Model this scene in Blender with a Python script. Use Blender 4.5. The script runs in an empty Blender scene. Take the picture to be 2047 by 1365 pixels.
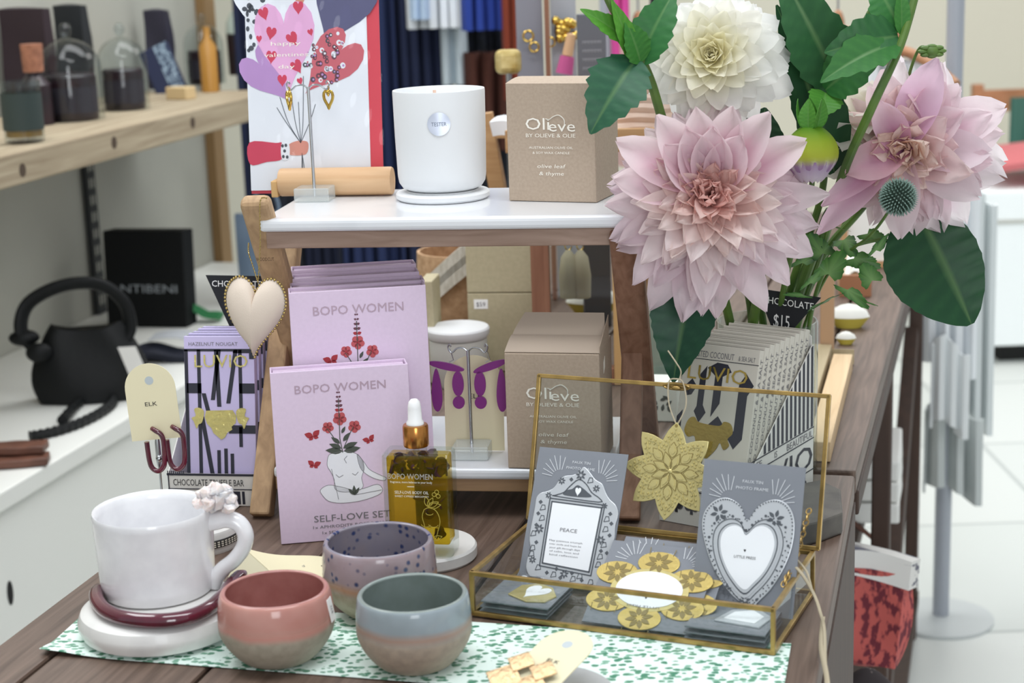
import bpy, bmesh, math, random
from mathutils import Vector, Matrix, Euler
random.seed(7)
S = bpy.context.scene
COL = S.collection
rad = math.radians

# ---------------------------------------------------------------- camera, world, lights, exposure
F_PX, PITCH, ROLL = 3400.0, rad(13.2), rad(-2.0)
T = 0.80                                   # height of the display table top
CAM_Z = T + 0.50
cam_d = bpy.data.cameras.new('camera')
cam = bpy.data.objects.new('camera', cam_d)
COL.objects.link(cam)
cam_d.sensor_width = 36.0
cam_d.sensor_fit = 'HORIZONTAL'
cam_d.lens = F_PX / 2047.0 * 36.0
cam_d.clip_start = 0.05
cam_d.clip_end = 60
cam_d.dof.use_dof = True
cam_d.dof.focus_distance = 1.47
cam_d.dof.aperture_fstop = cam_d.lens / 1000.0 / 0.0070
ROT = Matrix.Rotation(math.pi / 2 - PITCH, 4, 'X') @ Matrix.Rotation(ROLL, 4, 'Z')
cam.matrix_world = Matrix.Translation((0, 0, CAM_Z)) @ ROT
S.camera = cam
CAMP = Vector((0, 0, CAM_Z))

w = bpy.data.worlds.new('shop_daylight')
S.world = w
w.use_nodes = True
bg = w.node_tree.nodes['Background']
bg.inputs[0].default_value = (0.93, 0.97, 1.0, 1)
bg.inputs[1].default_value = 0.62

def area_light(name, loc, rot, sx, sy, power, col=(1, 1, 1)):
    l = bpy.data.lights.new(name, 'AREA')
    l.shape = 'RECTANGLE'
    l.size, l.size_y, l.energy, l.color = sx, sy, power, col
    o = bpy.data.objects.new(name, l)
    o.location, o.rotation_euler = loc, rot
    COL.objects.link(o)
    return o
area_light('added_fill_lamp', (0.2, 0.9, 2.75), (0, 0, 0), 1.5, 0.7, 26, (0.95, 0.98, 1.0))
area_light('added_fill_lamp', (0.1, 3.3, 2.75), (0, 0, 0), 2.2, 0.9, 42, (0.97, 0.99, 1.0))
area_light('added_fill_lamp', (1.9, 4.4, 2.75), (0, 0, 0), 1.6, 1.6, 46, (1, 0.99, 0.96))
area_light('added_fill_lamp', (-1.1, 2.0, 2.75), (0, 0, 0), 0.6, 1.6, 22, (0.96, 0.98, 1.0))  # fill light added to brighten the left wall and counter, no known fixture
area_light('shop_window', (0.35, -2.6, 1.75), (rad(84), 0, rad(4)), 1.1, 1.7, 42, (0.93, 0.97, 1.0))
S.view_settings.view_transform = 'Standard'
S.view_settings.look = 'None'
S.view_settings.gamma = 1.0
S.view_settings.use_curve_mapping = False
S.view_settings.exposure = -0.10
S.cycles.max_bounces = 12
S.cycles.transparent_max_bounces = 24
S.cycles.caustics_reflective = False
S.cycles.caustics_refractive = False
S.cycles.use_denoising = True

# ---------------------------------------------------------------- pixel -> place helpers
R3 = ROT.to_3x3()
def ray(px, py):
    return R3 @ Vector(((px - 1023.5) / F_PX, -(py - 682.5) / F_PX, -1.0))
def at(px, py, z=None, Y=None):
    d = ray(px, py)
    t = (z - CAM_Z) / d.z if z is not None else Y / d.y
    return CAMP + d * t
def proj(p):
    q = R3.transposed() @ (Vector(p) - CAMP)
    return (1023.5 + F_PX * q.x / -q.z, 682.5 - F_PX * q.y / -q.z)
def yaw_of(a, b):
    return math.atan2(-(b.y - a.y), b.x - a.x)
def fit_h(base, back, py, lean, lo=0.005, hi=0.6):
    for _ in range(50):
        m = (lo + hi) / 2
        p = base + back * (m * math.sin(lean)) + Vector((0, 0, m * math.cos(lean)))
        if proj(p)[1] > py: lo = m
        else: hi = m
    return lo
def face(bl, br, ty, z, lean=0.0):
    """frame of an upright (or leaning) front face from its lower corners"""
    A, B = at(*bl, z=z), at(*br, z=z)
    y = yaw_of(A, B)
    back = Vector((math.sin(y), math.cos(y), 0))
    return A, y, (B - A).length, fit_h(A, back, ty, lean)

# ---------------------------------------------------------------- objects
def link(o):
    COL.objects.link(o)
    return o
def thing(name, label, cat, loc=(0, 0, 0), yaw=0.0, lean=0.0, roll=0.0, group=None):
    o = bpy.data.objects.new(name, None)
    o.empty_display_size = 0.02
    link(o)
    o.matrix_world = Matrix.Translation(loc) @ Matrix.Rotation(-yaw, 4, 'Z') @ Matrix.Rotation(-lean, 4, 'X') @ Matrix.Rotation(roll, 4, 'Y')
    return tag(o, label, cat, group)
def tag(o, label, cat, group=None):
    o['label'], o['category'] = label, cat
    if group: o['group'] = group
    return o
def struct(o):
    o['kind'] = 'structure'
    return o
def dup(o, M=None, label=None, group=None, parent=None):
    c = o.copy()
    link(c)
    if parent is not None:
        c.parent = parent
    if M is not None: c.matrix_world = M
    if label: c['label'] = label
    if group: c['group'] = group
    for ch in o.children:
        dup(ch, parent=c)
    return c

# ---------------------------------------------------------------- materials
def lin(h):
    if isinstance(h, str):
        h = [int(h[i:i + 2], 16) / 255 for i in (0, 2, 4)]
        h = [c / 12.92 if c <= 0.04045 else ((c + 0.055) / 1.055) ** 2.4 for c in h]
    return (h[0], h[1], h[2], 1)
MATS = {}
def M(name, col='cccccc', rough=0.6, metal=0.0, spec=0.5, coat=0.0, sheen=0.0, trans=0.0, sub=0.0,
      col2=None, nscale=20.0, nlo=0.35, nhi=0.65, stretch=None, bump=0.0, bscale=200.0, detail=4.0, alpha=1.0, tex='NOISE', backcol=None):
    if name in MATS: return MATS[name]
    m = bpy.data.materials.new(name)
    m.use_nodes = True
    nt = m.node_tree
    b = nt.nodes['Principled BSDF']
    b.inputs['Base Color'].default_value = lin(col)
    b.inputs['Roughness'].default_value = rough
    b.inputs['Metallic'].default_value = metal
    b.inputs['Specular IOR Level'].default_value = spec
    b.inputs['Coat Weight'].default_value = coat
    b.inputs['Coat Roughness'].default_value = 0.06
    b.inputs['Sheen Weight'].default_value = sheen
    b.inputs['Transmission Weight'].default_value = trans
    b.inputs['Alpha'].default_value = alpha
    if sub:
        b.inputs['Subsurface Weight'].default_value = sub
        b.inputs['Subsurface Radius'].default_value = (0.006, 0.004, 0.003)
        b.inputs['Subsurface Scale'].default_value = 1.0
    tc = None
    def coords():
        nonlocal tc
        if tc is None:
            tc = nt.nodes.new('ShaderNodeTexCoord')
        src = tc.outputs['Object']
        if stretch:
            mp = nt.nodes.new('ShaderNodeMapping')
            mp.inputs['Scale'].default_value = stretch
            nt.links.new(src, mp.inputs[0])
            src = mp.outputs[0]
        return src
    if col2:
        n = nt.nodes.new('ShaderNodeTexNoise' if tex == 'NOISE' else 'ShaderNodeTexVoronoi')
        n.inputs['Scale'].default_value = nscale
        if tex == 'NOISE': n.inputs['Detail'].default_value = detail
        nt.links.new(coords(), n.inputs['Vector'])
        r = nt.nodes.new('ShaderNodeValToRGB')
        r.color_ramp.elements[0].position, r.color_ramp.elements[1].position = nlo, nhi
        r.color_ramp.elements[0].color, r.color_ramp.elements[1].color = lin(col), lin(col2)
        nt.links.new(n.outputs[0], r.inputs[0])
        nt.links.new(r.outputs[0], b.inputs['Base Color'])
    if bump:
        n = nt.nodes.new('ShaderNodeTexNoise')
        n.inputs['Scale'].default_value = bscale
        n.inputs['Detail'].default_value = 3
        nt.links.new(coords(), n.inputs['Vector'])
        bp = nt.nodes.new('ShaderNodeBump')
        bp.inputs['Strength'].default_value = bump
        bp.inputs['Distance'].default_value = 0.002
        nt.links.new(n.outputs[0], bp.inputs['Height'])
        nt.links.new(bp.outputs[0], b.inputs['Normal'])
    MATS[name] = m
    return m
def clear(name, tint='ffffff', refl=1.45, rough=0.02, body=0.0, bodycol='ffffff'):
    """thin clear sheet: light passes straight through, the surface mirrors by its Fresnel"""
    if name in MATS: return MATS[name]
    m = bpy.data.materials.new(name)
    m.use_nodes = True
    nt = m.node_tree
    nt.nodes.clear()
    out = nt.nodes.new('ShaderNodeOutputMaterial')
    tr = nt.nodes.new('ShaderNodeBsdfTransparent')
    tr.inputs[0].default_value = lin(tint)
    gl = nt.nodes.new('ShaderNodeBsdfGlossy')
    gl.inputs['Roughness'].default_value = rough
    lw = nt.nodes.new('ShaderNodeLayerWeight')
    lw.inputs[0].default_value = 0.5
    f0 = ((refl - 1) / (refl + 1)) ** 2
    pw = nt.nodes.new('ShaderNodeMath'); pw.operation = 'POWER'; pw.inputs[1].default_value = 5.0
    ma = nt.nodes.new('ShaderNodeMath'); ma.operation = 'MULTIPLY_ADD'; ma.inputs[1].default_value = 1 - f0; ma.inputs[2].default_value = f0
    nt.links.new(lw.outputs['Facing'], pw.inputs[0])
    nt.links.new(pw.outputs[0], ma.inputs[0])
    mx = nt.nodes.new('ShaderNodeMixShader')
    nt.links.new(ma.outputs[0], mx.inputs[0])
    src = tr.outputs[0]
    if body:
        df = nt.nodes.new('ShaderNodeBsdfDiffuse')
        df.inputs[0].default_value = lin(bodycol)
        m2 = nt.nodes.new('ShaderNodeMixShader')
        m2.inputs[0].default_value = body
        nt.links.new(src, m2.inputs[1])
        nt.links.new(df.outputs[0], m2.inputs[2])
        src = m2.outputs[0]
    nt.links.new(src, mx.inputs[1])
    nt.links.new(gl.outputs[0], mx.inputs[2])
    nt.links.new(mx.outputs[0], out.inputs[0])
    MATS[name] = m
    return m
def wood(name, a, b, stretch=(3, 40, 40), nscale=3.0, rough=0.6, c=None, bump=0.15):
    if name in MATS: return MATS[name]
    m = M(name, a, rough, col2=b, nscale=nscale, nlo=0.3, nhi=0.7, stretch=stretch, detail=8)
    nt = m.node_tree
    bs = nt.nodes['Principled BSDF']
    noise = [n for n in nt.nodes if n.bl_idname == 'ShaderNodeTexNoise'][0]
    noise.inputs['Distortion'].default_value = 0.6
    bp = nt.nodes.new('ShaderNodeBump')
    bp.inputs['Strength'].default_value = bump
    bp.inputs['Distance'].default_value = 0.002
    nt.links.new(noise.outputs[0], bp.inputs['Height'])
    nt.links.new(bp.outputs[0], bs.inputs['Normal'])
    return m

# ---------------------------------------------------------------- mesh builder
TEXTS = {}
def text_geo(s):
    if s not in TEXTS:
        c = bpy.data.curves.new('t', 'FONT')
        c.body = s
        c.align_x = 'CENTER'
        c.resolution_u = 2
        o = bpy.data.objects.new('t', c)
        COL.objects.link(o)
        dg = bpy.context.evaluated_depsgraph_get()
        dg.update()
        me = bpy.data.meshes.new_from_object(o.evaluated_get(dg))
        vs = [v.co.copy() for v in me.vertices]
        fs = [list(p.vertices) for p in me.polygons]
        bpy.data.objects.remove(o)
        bpy.data.curves.remove(c)
        bpy.data.meshes.remove(me)
        xs = [v.x for v in vs]; ys = [v.y for v in vs]
        TEXTS[s] = (vs, fs, min(xs), max(xs), min(ys), max(ys))
    return TEXTS[s]
ID = Matrix()
def XF(loc=(0, 0, 0), rx=0, ry=0, rz=0, s=None):
    m = Matrix.Translation(loc) @ Euler((rx, ry, rz)).to_matrix().to_4x4()
    if s: m = m @ Matrix.Diagonal((*s, 1))
    return m
def FRONT(x=0, y=0, z=0):
    """drawing plane on a front face: u right, v up, out towards the viewer"""
    return Matrix(((1, 0, 0, x), (0, 0, -1, y), (0, 1, 0, z), (0, 0, 0, 1)))
def RIGHT(x=0, y=0, z=0):
    """drawing plane on a right-hand face: u goes back, v up"""
    return Matrix(((0, 0, 1, x), (1, 0, 0, y), (0, 1, 0, z), (0, 0, 0, 1)))

class MB:
    def __init__(s):
        s.v, s.f, s.m, s.sm, s.mats, s.c = [], [], [], [], [], {}
    def mi(s, mat):
        if mat not in s.mats: s.mats.append(mat)
        return s.mats.index(mat)
    def add(s, vs, fs, mat, smooth=False, X=None, cols=None):
        o = len(s.v)
        if cols:
            for i, c in enumerate(cols): s.c[o + i] = c
        k = s.mi(mat)
        s.v += [(X @ Vector(p)) if X is not None else Vector(p) for p in vs]
        for f in fs:
            s.f.append([i + o for i in f]); s.m.append(k); s.sm.append(smooth)
        return s
    def box(s, x0, x1, y0, y1, z0, z1, mat, X=None):
        vs = [(x, y, z) for z in (z0, z1) for y in (y0, y1) for x in (x0, x1)]
        return s.add(vs, [(0, 2, 3, 1), (4, 5, 7, 6), (0, 1, 5, 4), (2, 6, 7, 3), (0, 4, 6, 2), (1, 3, 7, 5)], mat, False, X)
    def prism(s, pts, z0, z1, mat, X=None, smooth=False):
        n = len(pts)
        a = sum(pts[i][0] * pts[(i + 1) % n][1] - pts[(i + 1) % n][0] * pts[i][1] for i in range(n))
        if a < 0: pts = pts[::-1]
        vs = [(p[0], p[1], z0) for p in pts] + [(p[0], p[1], z1) for p in pts]
        fs = [list(range(n))[::-1], [n + i for i in range(n)]] + [(i, (i + 1) % n, n + (i + 1) % n, n + i) for i in range(n)]
        return s.add(vs, fs, mat, smooth, X)
    def ring(s, outer, inner, z0, z1, mat, X=None):
        n = len(outer)
        vs = [(p[0], p[1], z) for z in (z0, z1) for l in (outer, inner) for p in l]
        fs = []
        for i in range(n):
            j = (i + 1) % n
            fs += [(2 * n + i, 2 * n + j, 3 * n + j, 3 * n + i), (i, n + i, n + j, j), (i, j, 2 * n + j, 2 * n + i), (n + j, n + i, 3 * n + i, 3 * n + j)]
        return s.add(vs, fs, mat, False, X)
    def lathe(s, prof, mat, n=48, X=None, smooth=True, cap=True):
        vs, fs = [], []
        k = len(prof)
        for i in range(n):
            a = 2 * math.pi * i / n
            vs += [(r * math.cos(a), r * math.sin(a), z) for r, z in prof]
        for i in range(n):
            j = (i + 1) % n
            for q in range(k - 1):
                fs.append((i * k + q, j * k + q, j * k + q + 1, i * k + q + 1))
        if cap:
            if prof[0][0] > 1e-6: fs.append([i * k for i in range(n)][::-1])
            if prof[-1][0] > 1e-6: fs.append([i * k + k - 1 for i in range(n)])
        return s.add(vs, fs, mat, smooth, X)
    def tube(s, pts, r, mat, n=10, X=None, closed=False, flat=1.0):
        pts = [Vector(p) for p in pts]
        k = len(pts)
        rs = r if isinstance(r, (list, tuple)) else [r] * k
        vs, fs = [], []
        nrm = None
        for i, p in enumerate(pts):
            a = pts[(i - 1) % k] if closed or i > 0 else p
            b = pts[(i + 1) % k] if closed or i < k - 1 else p
            t = (b - a).normalized() if (b - a).length > 1e-9 else Vector((0, 0, 1))
            if nrm is None:
                nrm = t.orthogonal().normalized()
            nrm = (nrm - t * nrm.dot(t))
            nrm = nrm.normalized() if nrm.length > 1e-6 else t.orthogonal().normalized()
            bi = t.cross(nrm)
            vs += [p + (nrm * math.cos(2 * math.pi * j / n) + bi * math.sin(2 * math.pi * j / n) * flat) * rs[i] for j in range(n)]
        for i in range(k if closed else k - 1):
            i2 = (i + 1) % k
            for j in range(n):
                fs.append((i * n + j, i * n + (j + 1) % n, i2 * n + (j + 1) % n, i2 * n + j))
        if not closed:
            fs += [list(range(n))[::-1], [(k - 1) * n + j for j in range(n)]]
        return s.add(vs, fs, mat, True, X)
    def ball(s, c, r, mat, nu=14, nv=9, X=None):
        if not isinstance(r, (list, tuple)): r = (r, r, r)
        vs = [(c[0], c[1], c[2] - r[2])]
        for i in range(1, nv):
            a = math.pi * i / nv
            for j in range(nu):
                b = 2 * math.pi * j / nu
                vs.append((c[0] + r[0] * math.sin(a) * math.cos(b), c[1] + r[1] * math.sin(a) * math.sin(b), c[2] - r[2] * math.cos(a)))
        vs.append((c[0], c[1], c[2] + r[2]))
        fs = [(0, 1 + (j + 1) % nu, 1 + j) for j in range(nu)]
        for i in range(nv - 2):
            for j in range(nu):
                p, q = 1 + i * nu + j, 1 + i * nu + (j + 1) % nu
                fs.append((p, q, q + nu, p + nu))
        e = len(vs) - 1
        fs += [(e, 1 + (nv - 2) * nu + j, 1 + (nv - 2) * nu + (j + 1) % nu) for j in range(nu)]
        return s.add(vs, fs, mat, True, X)
    def grid(s, fn, nu, nv, mat, X=None, smooth=True, thick=0.0, colfn=None):
        """fn(u,v)->point; thick gives the sheet two sides and a rim"""
        P = [[Vector(fn(i / nu, j / nv)) for j in range(nv + 1)] for i in range(nu + 1)]
        vs = [p for row in P for p in row]
        w = nv + 1
        fs = [(i * w + j, (i + 1) * w + j, (i + 1) * w + j + 1, i * w + j + 1) for i in range(nu) for j in range(nv)]
        if thick:
            N = []
            for i in range(nu + 1):
                for j in range(nv + 1):
                    du = P[min(i + 1, nu)][j] - P[max(i - 1, 0)][j]
                    dv = P[i][min(j + 1, nv)] - P[i][max(j - 1, 0)]
                    c = du.cross(dv)
                    N.append(c.normalized() if c.length > 1e-12 else Vector((0, 0, 0)))
            o = len(vs)
            vs = vs + [v - n * thick for v, n in zip(vs, N)]
            fs = fs + [tuple(o + k for k in f[::-1]) for f in fs]
            b = [i * w for i in range(nu + 1)] + [nu * w + j for j in range(1, nv + 1)] + [i * w + nv for i in range(nu - 1, -1, -1)] + [j for j in range(nv - 1, 0, -1)]
            for q in range(len(b)):
                x, y = b[q], b[(q + 1) % len(b)]
                fs.append((y, x, x + o, y + o))
        cols = None
        if colfn:
            cols = [colfn(i / nu, j / nv) for i in range(nu + 1) for j in range(nv + 1)]
            if thick: cols = cols * 2
        return s.add(vs, fs, mat, smooth, X, cols)
    def line(s, pts, wd, mat, X, z1=0.0003, closed=False):
        """drawn stroke on a plane"""
        k = len(pts)
        for i in range(k if closed else k - 1):
            a, b = Vector(pts[i][:2]), Vector(pts[(i + 1) % k][:2])
            d = b - a
            if d.length < 1e-9: continue
            n = Vector((-d.y, d.x)).normalized() * wd / 2
            e = d.normalized() * wd * 0.3
            s.prism([a - e - n, b + e - n, b + e + n, a - e + n], 0, z1, mat, X)
        return s
    def text(s, t, cx, cy, h, mat, X, w=None, z=0.0003, shear=0.0, rot=0.0, cap=None):
        """h = height of the line's capitals, cx cy = centre of its capitals; w squeezes it to a width"""
        vs, fs, x0, x1, y0, y1 = text_geo(t)
        sy = h / 0.729
        sx = w / (x1 - x0) if w else sy
        mx = (x0 + x1) / 2
        c, q = math.cos(rot), math.sin(rot)
        out = []
        for v in vs:
            x, y = (v.x - mx) * sx + shear * (v.y - 0.36) * sy, (v.y - 0.3645) * sy
            out.append((cx + x * c - y * q, cy + x * q + y * c, z))
        return s.add(out, fs, mat, False, X)
    def build(s, name, parent=None, bevel=0.0, seg=2, sub=0, angle=35, loc=None):
        me = bpy.data.meshes.new(name)
        me.from_pydata([tuple(p) for p in s.v], [], s.f)
        for m in s.mats: me.materials.append(m)
        me.polygons.foreach_set('material_index', s.m)
        me.polygons.foreach_set('use_smooth', s.sm)
        me.update()
        if any(s.sm): me.set_sharp_from_angle(angle=rad(angle))
        if s.c:
            at_ = me.attributes.new('tint', 'FLOAT_COLOR', 'POINT')
            for i, c in s.c.items(): at_.data[i].color = c
        o = bpy.data.objects.new(name, me)
        link(o)
        if parent is not None:
            o.parent = parent
        if bevel:
            b = o.modifiers.new('round', 'BEVEL')
            b.width, b.segments, b.limit_method, b.angle_limit = bevel, seg, 'ANGLE', rad(40)
            b.harden_normals = False
        if sub:
            b = o.modifiers.new('sub', 'SUBSURF')
            b.levels = b.render_levels = sub
        return o
def circ(cx, cy, rx, ry=None, n=24, a0=0.0, a1=2 * math.pi, end=False):
    ry = rx if ry is None else ry
    k = n if not end else n - 1
    return [(cx + rx * math.cos(a0 + (a1 - a0) * i / k), cy + ry * math.sin(a0 + (a1 - a0) * i / k)) for i in range(n)]
def smooth_path(pts, n=6, closed=False):
    P = [Vector(p) for p in pts]
    k = len(P)
    out = []
    for i in range(k if closed else k - 1):
        g = lambda j: P[j % k] if closed else P[max(0, min(k - 1, j))]
        a, b, c, d = g(i - 1), g(i), g(i + 1), g(i + 2)
        for q in range(n):
            t = q / n
            out.append(0.5 * ((2 * b) + (c - a) * t + (2 * a - 5 * b + 4 * c - d) * t * t + (3 * b - a - 3 * c + d) * t ** 3))
    if not closed: out.append(P[-1])
    return out
def heart_pts(cx, cy, w, h, n=32, rot=0.0):
    out = []
    for i in range(n):
        t = 2 * math.pi * i / n
        x = 16 * math.sin(t) ** 3 / 32
        y = (13 * math.cos(t) - 5 * math.cos(2 * t) - 2 * math.cos(3 * t) - math.cos(4 * t) + 2.5) / 29
        x, y = x * w, y * h
        out.append((cx + x * math.cos(rot) - y * math.sin(rot), cy + x * math.sin(rot) + y * math.cos(rot)))
    return out
def leaf_pts(cx, cy, L, wd, rot, n=6):
    up = [(L * i / n, wd * math.sin(math.pi * (i / n) ** 0.85)) for i in range(n + 1)]
    pts = up + [(x, -y) for x, y in up[-2:0:-1]]
    c, q = math.cos(rot), math.sin(rot)
    return [(cx + x * c - y * q, cy + x * q + y * c) for x, y in pts]
def place(o, loc=(0, 0, 0), yaw=0.0, lean=0.0, roll=0.0):
    o.matrix_world = Matrix.Translation(loc) @ Matrix.Rotation(-yaw, 4, 'Z') @ Matrix.Rotation(-lean, 4, 'X') @ Matrix.Rotation(roll, 4, 'Y')
    return o
def along(yaw):
    return Vector((math.cos(yaw), -math.sin(yaw), 0)), Vector((math.sin(yaw), math.cos(yaw), 0))

# ================================================================ ROOM
YT = rad(14.7)                                   # the table and the wall fittings run this way
TR, TA = along(YT)
m_floor = M('floor_tile', 'cfd3cf', 0.35, col2='c2c8c4', nscale=3, bump=0.02)
def brick_floor():
    nt = m_floor.node_tree
    b = nt.nodes['Principled BSDF']
    tc = nt.nodes.new('ShaderNodeTexCoord')
    br = nt.nodes.new('ShaderNodeTexBrick')
    br.offset = 0
    br.inputs['Color1'].default_value = lin('dcdfdb'); br.inputs['Color2'].default_value = lin('cfd4d0')
    br.inputs['Mortar'].default_value = lin('b4b9b6')
    br.inputs['Scale'].default_value = 1.0
    br.inputs['Mortar Size'].default_value = 0.006
    br.inputs['Brick Width'].default_value = 0.6
    br.inputs['Row Height'].default_value = 0.6
    nt.links.new(tc.outputs['Object'], br.inputs[0])
    nt.links.new(br.outputs[0], b.inputs['Base Color'])
brick_floor()
b = MB(); b.box(-3.5, 4.5, -0.5, 7.2, -0.1, 0.0, m_floor)
struct(b.build('floor'))
m_wall = M('wall_paint_cream', 'd9d5c4', 0.8)
m_wallw = M('wall_panel_white', 'eef3f4', 0.6)
m_wallg = M('wall_paint_grey', 'b6b6ac', 0.8, col2='a8a89f', nscale=2)
b = MB(); b.box(-3.5, 4.5, 6.6, 6.75, 0.0, 2.9, m_wall)
struct(b.build('wall_back'))
b = MB(); b.box(0.9, 4.5, 6.55, 6.6, 1.43, 2.9, m_wallw)
struct(b.build('trim_1'))
# left wall: the counter front passes a measured point and runs with the table
CZ = 0.55
cf = at(276, 822, z=CZ)
def wallpt(v, depth, z):                          # v metres along, depth metres to the left of the counter front
    p = cf + TA * v - TR * depth
    return Vector((p.x, p.y, z))
WD = 0.46
vend = 1.35
b = MB()
p0, p1 = wallpt(-2.2, WD, 0), wallpt(vend, WD, 0)
q0, q1 = wallpt(-2.2, WD + 0.12, 0), wallpt(vend, WD + 0.12, 0)
b.add([p0, p1, q1, q0] + [p + Vector((0, 0, 2.6)) for p in (p0, p1, q1, q0)],
      [(0, 3, 2, 1), (4, 5, 6, 7), (0, 1, 5, 4), (1, 2, 6, 5), (2, 3, 7, 6), (3, 0, 4, 7)], m_wallg)
struct(b.build('wall_left'))
b = MB()
b.box(0, 0.024, 0.0, 0.06, 0, 2.6, M('post_wood', '8f7048', 0.6))
o = b.build('trim_2'); struct(o)
place(o, wallpt(vend, WD, 0), YT)

# ================================================================ TABLES
m_top = wood('table_wood', '524137', '756155', stretch=(60, 3.0, 60), nscale=2.6, rough=0.5, bump=0.06)
m_leg = wood('table_leg_wood', '3a2a22', '4b362b', stretch=(25, 25, 3), nscale=2.0, rough=0.6)
m_dark = M('gap_dark', '1c1411', 0.8)
TW = 0.607
tR = at(1713, 950, z=T)                           # back right corner of the near table
t = thing('display_table', 'dark brown slatted wooden table carrying the mug, bowls and riser shelf', 'table', (tR.x, tR.y, 0), YT)
def boards(parent, y0, y1, splits, mat):
    xs = [-TW] + splits + [0]
    for i in range(len(xs) - 1):
        b = MB(); b.box(xs[i] + 0.002, xs[i + 1] - 0.002, y0, y1, T - 0.024, T, mat)
        b.build('board', parent, bevel=0.0025)
boards(t, -0.72, 0.0, [-0.555, -0.43, -0.28, -0.10], m_top)
b = MB(); b.box(-TW + 0.004, -0.004, -0.72, -0.004, T - 0.05, T - 0.026, m_dark); b.build('underframe', t)
b = MB(); b.box(-0.020, -0.001, -0.72, -0.001, 0.30, T - 0.026, m_leg); b.build('side_panel', t)
for x in (-TW + 0.0, -0.06):
    for y in (-0.72, -0.06):
        b = MB(); b.box(x + (0.002 if x < -.3 else -0.022), x + (0.058 if x < -.3 else 0.036), y + 0.001, y + 0.058, 0, T - 0.052, m_leg); b.build('leg', t, bevel=0.003)

t = thing('display_table', 'long dark wooden trestle table reaching back towards the white wall', 'table', (tR.x, tR.y, 0), rad(16.2))
boards(t, 0.014, 1.56, [-0.50, -0.36, -0.20, -0.072], m_top)
b = MB(); b.box(-TW, -0.03, 0.03, 1.54, T - 0.055, T - 0.026, m_dark); b.build('underframe', t)
b = MB(); b.box(-0.024, 0.0, 0.03, 1.56, T - 0.05, T - 0.025, m_leg); b.build('side_rail', t, bevel=0.002)
for y in (0.585, 1.50):
    for x in (-0.026, -TW):
        b = MB(); b.box(x, x + 0.024, y, y + 0.03, 0, T - 0.0505, m_leg); b.build('leg', t, bevel=0.003)
b = MB()
b.tube([(-0.02, 0.60, 0.06), (-0.02, 1.48, 0.60)], 0.016, m_leg, 4); b.build('brace', t)
b = MB(); b.box(-TW, 0.0, 0.62, 1.54, 0.06, 0.085, m_leg); b.build('lower_shelf', t)
b = MB(); b.box(-TW, -0.06, 0.30, 1.54, 0.415, 0.44, m_leg); b.build('middle_shelf', t)

# green leaf-print paper under the bowls
m_paper = M('leaf_print_paper', 'e4f6ef', 0.5)
def leafprint():
    nt = m_paper.node_tree
    bs = nt.nodes['Principled BSDF']
    tc = nt.nodes.new('ShaderNodeTexCoord')
    mp = nt.nodes.new('ShaderNodeMapping'); mp.inputs['Scale'].default_value = (150, 210, 1); mp.inputs['Rotation'].default_value = (0, 0, 0.3)
    nt.links.new(tc.outputs['Object'], mp.inputs[0])
    ns = nt.nodes.new('ShaderNodeTexNoise'); ns.inputs['Scale'].default_value = 1.3
    nt.links.new(mp.outputs[0], ns.inputs['Vector'])
    ad = nt.nodes.new('ShaderNodeMixRGB'); ad.blend_type = 'ADD'; ad.inputs[0].default_value = 0.55
    nt.links.new(mp.outputs[0], ad.inputs[1]); nt.links.new(ns.outputs['Color'], ad.inputs[2])
    vo = nt.nodes.new('ShaderNodeTexVoronoi'); vo.inputs['Scale'].default_value = 1.0
    nt.links.new(ad.outputs[0], vo.inputs['Vector'])
    rp = nt.nodes.new('ShaderNodeValToRGB'); rp.color_ramp.interpolation = 'LINEAR'
    rp.color_ramp.elements[0].position, rp.color_ramp.elements[1].position = 0.40, 0.46
    rp.color_ramp.elements[0].color = (1, 1, 1, 1); rp.color_ramp.elements[1].color = (0, 0, 0, 1)
    nt.links.new(vo.outputs['Distance'], rp.inputs[0])
    c2 = nt.nodes.new('ShaderNodeValToRGB')
    e = c2.color_ramp.elements
    e[0].position, e[0].color = 0.15, lin('3f8468')
    e[1].position, e[1].color = 0.85, lin('7fae97')
    n = e.new(0.5); n.color = lin('5f9478')
    sp = nt.nodes.new('ShaderNodeSeparateColor')
    nt.links.new(vo.outputs['Color'], sp.inputs[0]); nt.links.new(sp.outputs[0], c2.inputs[0])
    mx = nt.nodes.new('ShaderNodeMixRGB'); mx.inputs[1].default_value = lin('e6f7f0')
    nt.links.new(rp.outputs[0], mx.inputs[0]); nt.links.new(c2.outputs[0], mx.inputs[2])
    nt.links.new(mx.outputs[0], bs.inputs['Base Color'])
leafprint()
A, B, C_, D = at(80, 1309, z=T), at(900, 1352, z=T), at(1580, 1300, z=T), at(205, 1195, z=T)
B2 = at(1560, 1420, z=T)
def sheetpt(u, v):
    p = (A * (1 - u) + B2 * u) * (1 - v) + (D * (1 - u) + (C_ + (C_ - B2) * 0.1) * u) * v
    lift = 0.0012 + 0.004 * math.exp(-((u / 0.06) ** 2 + (v / 0.12) ** 2))
    return (p.x, p.y, T + lift)
b = MB(); b.grid(sheetpt, 30, 12, m_paper, thick=0.0004)
tag(b.build('wrapping_paper'), 'white paper sheet with green leaf print lying under the bowls', 'paper')

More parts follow.
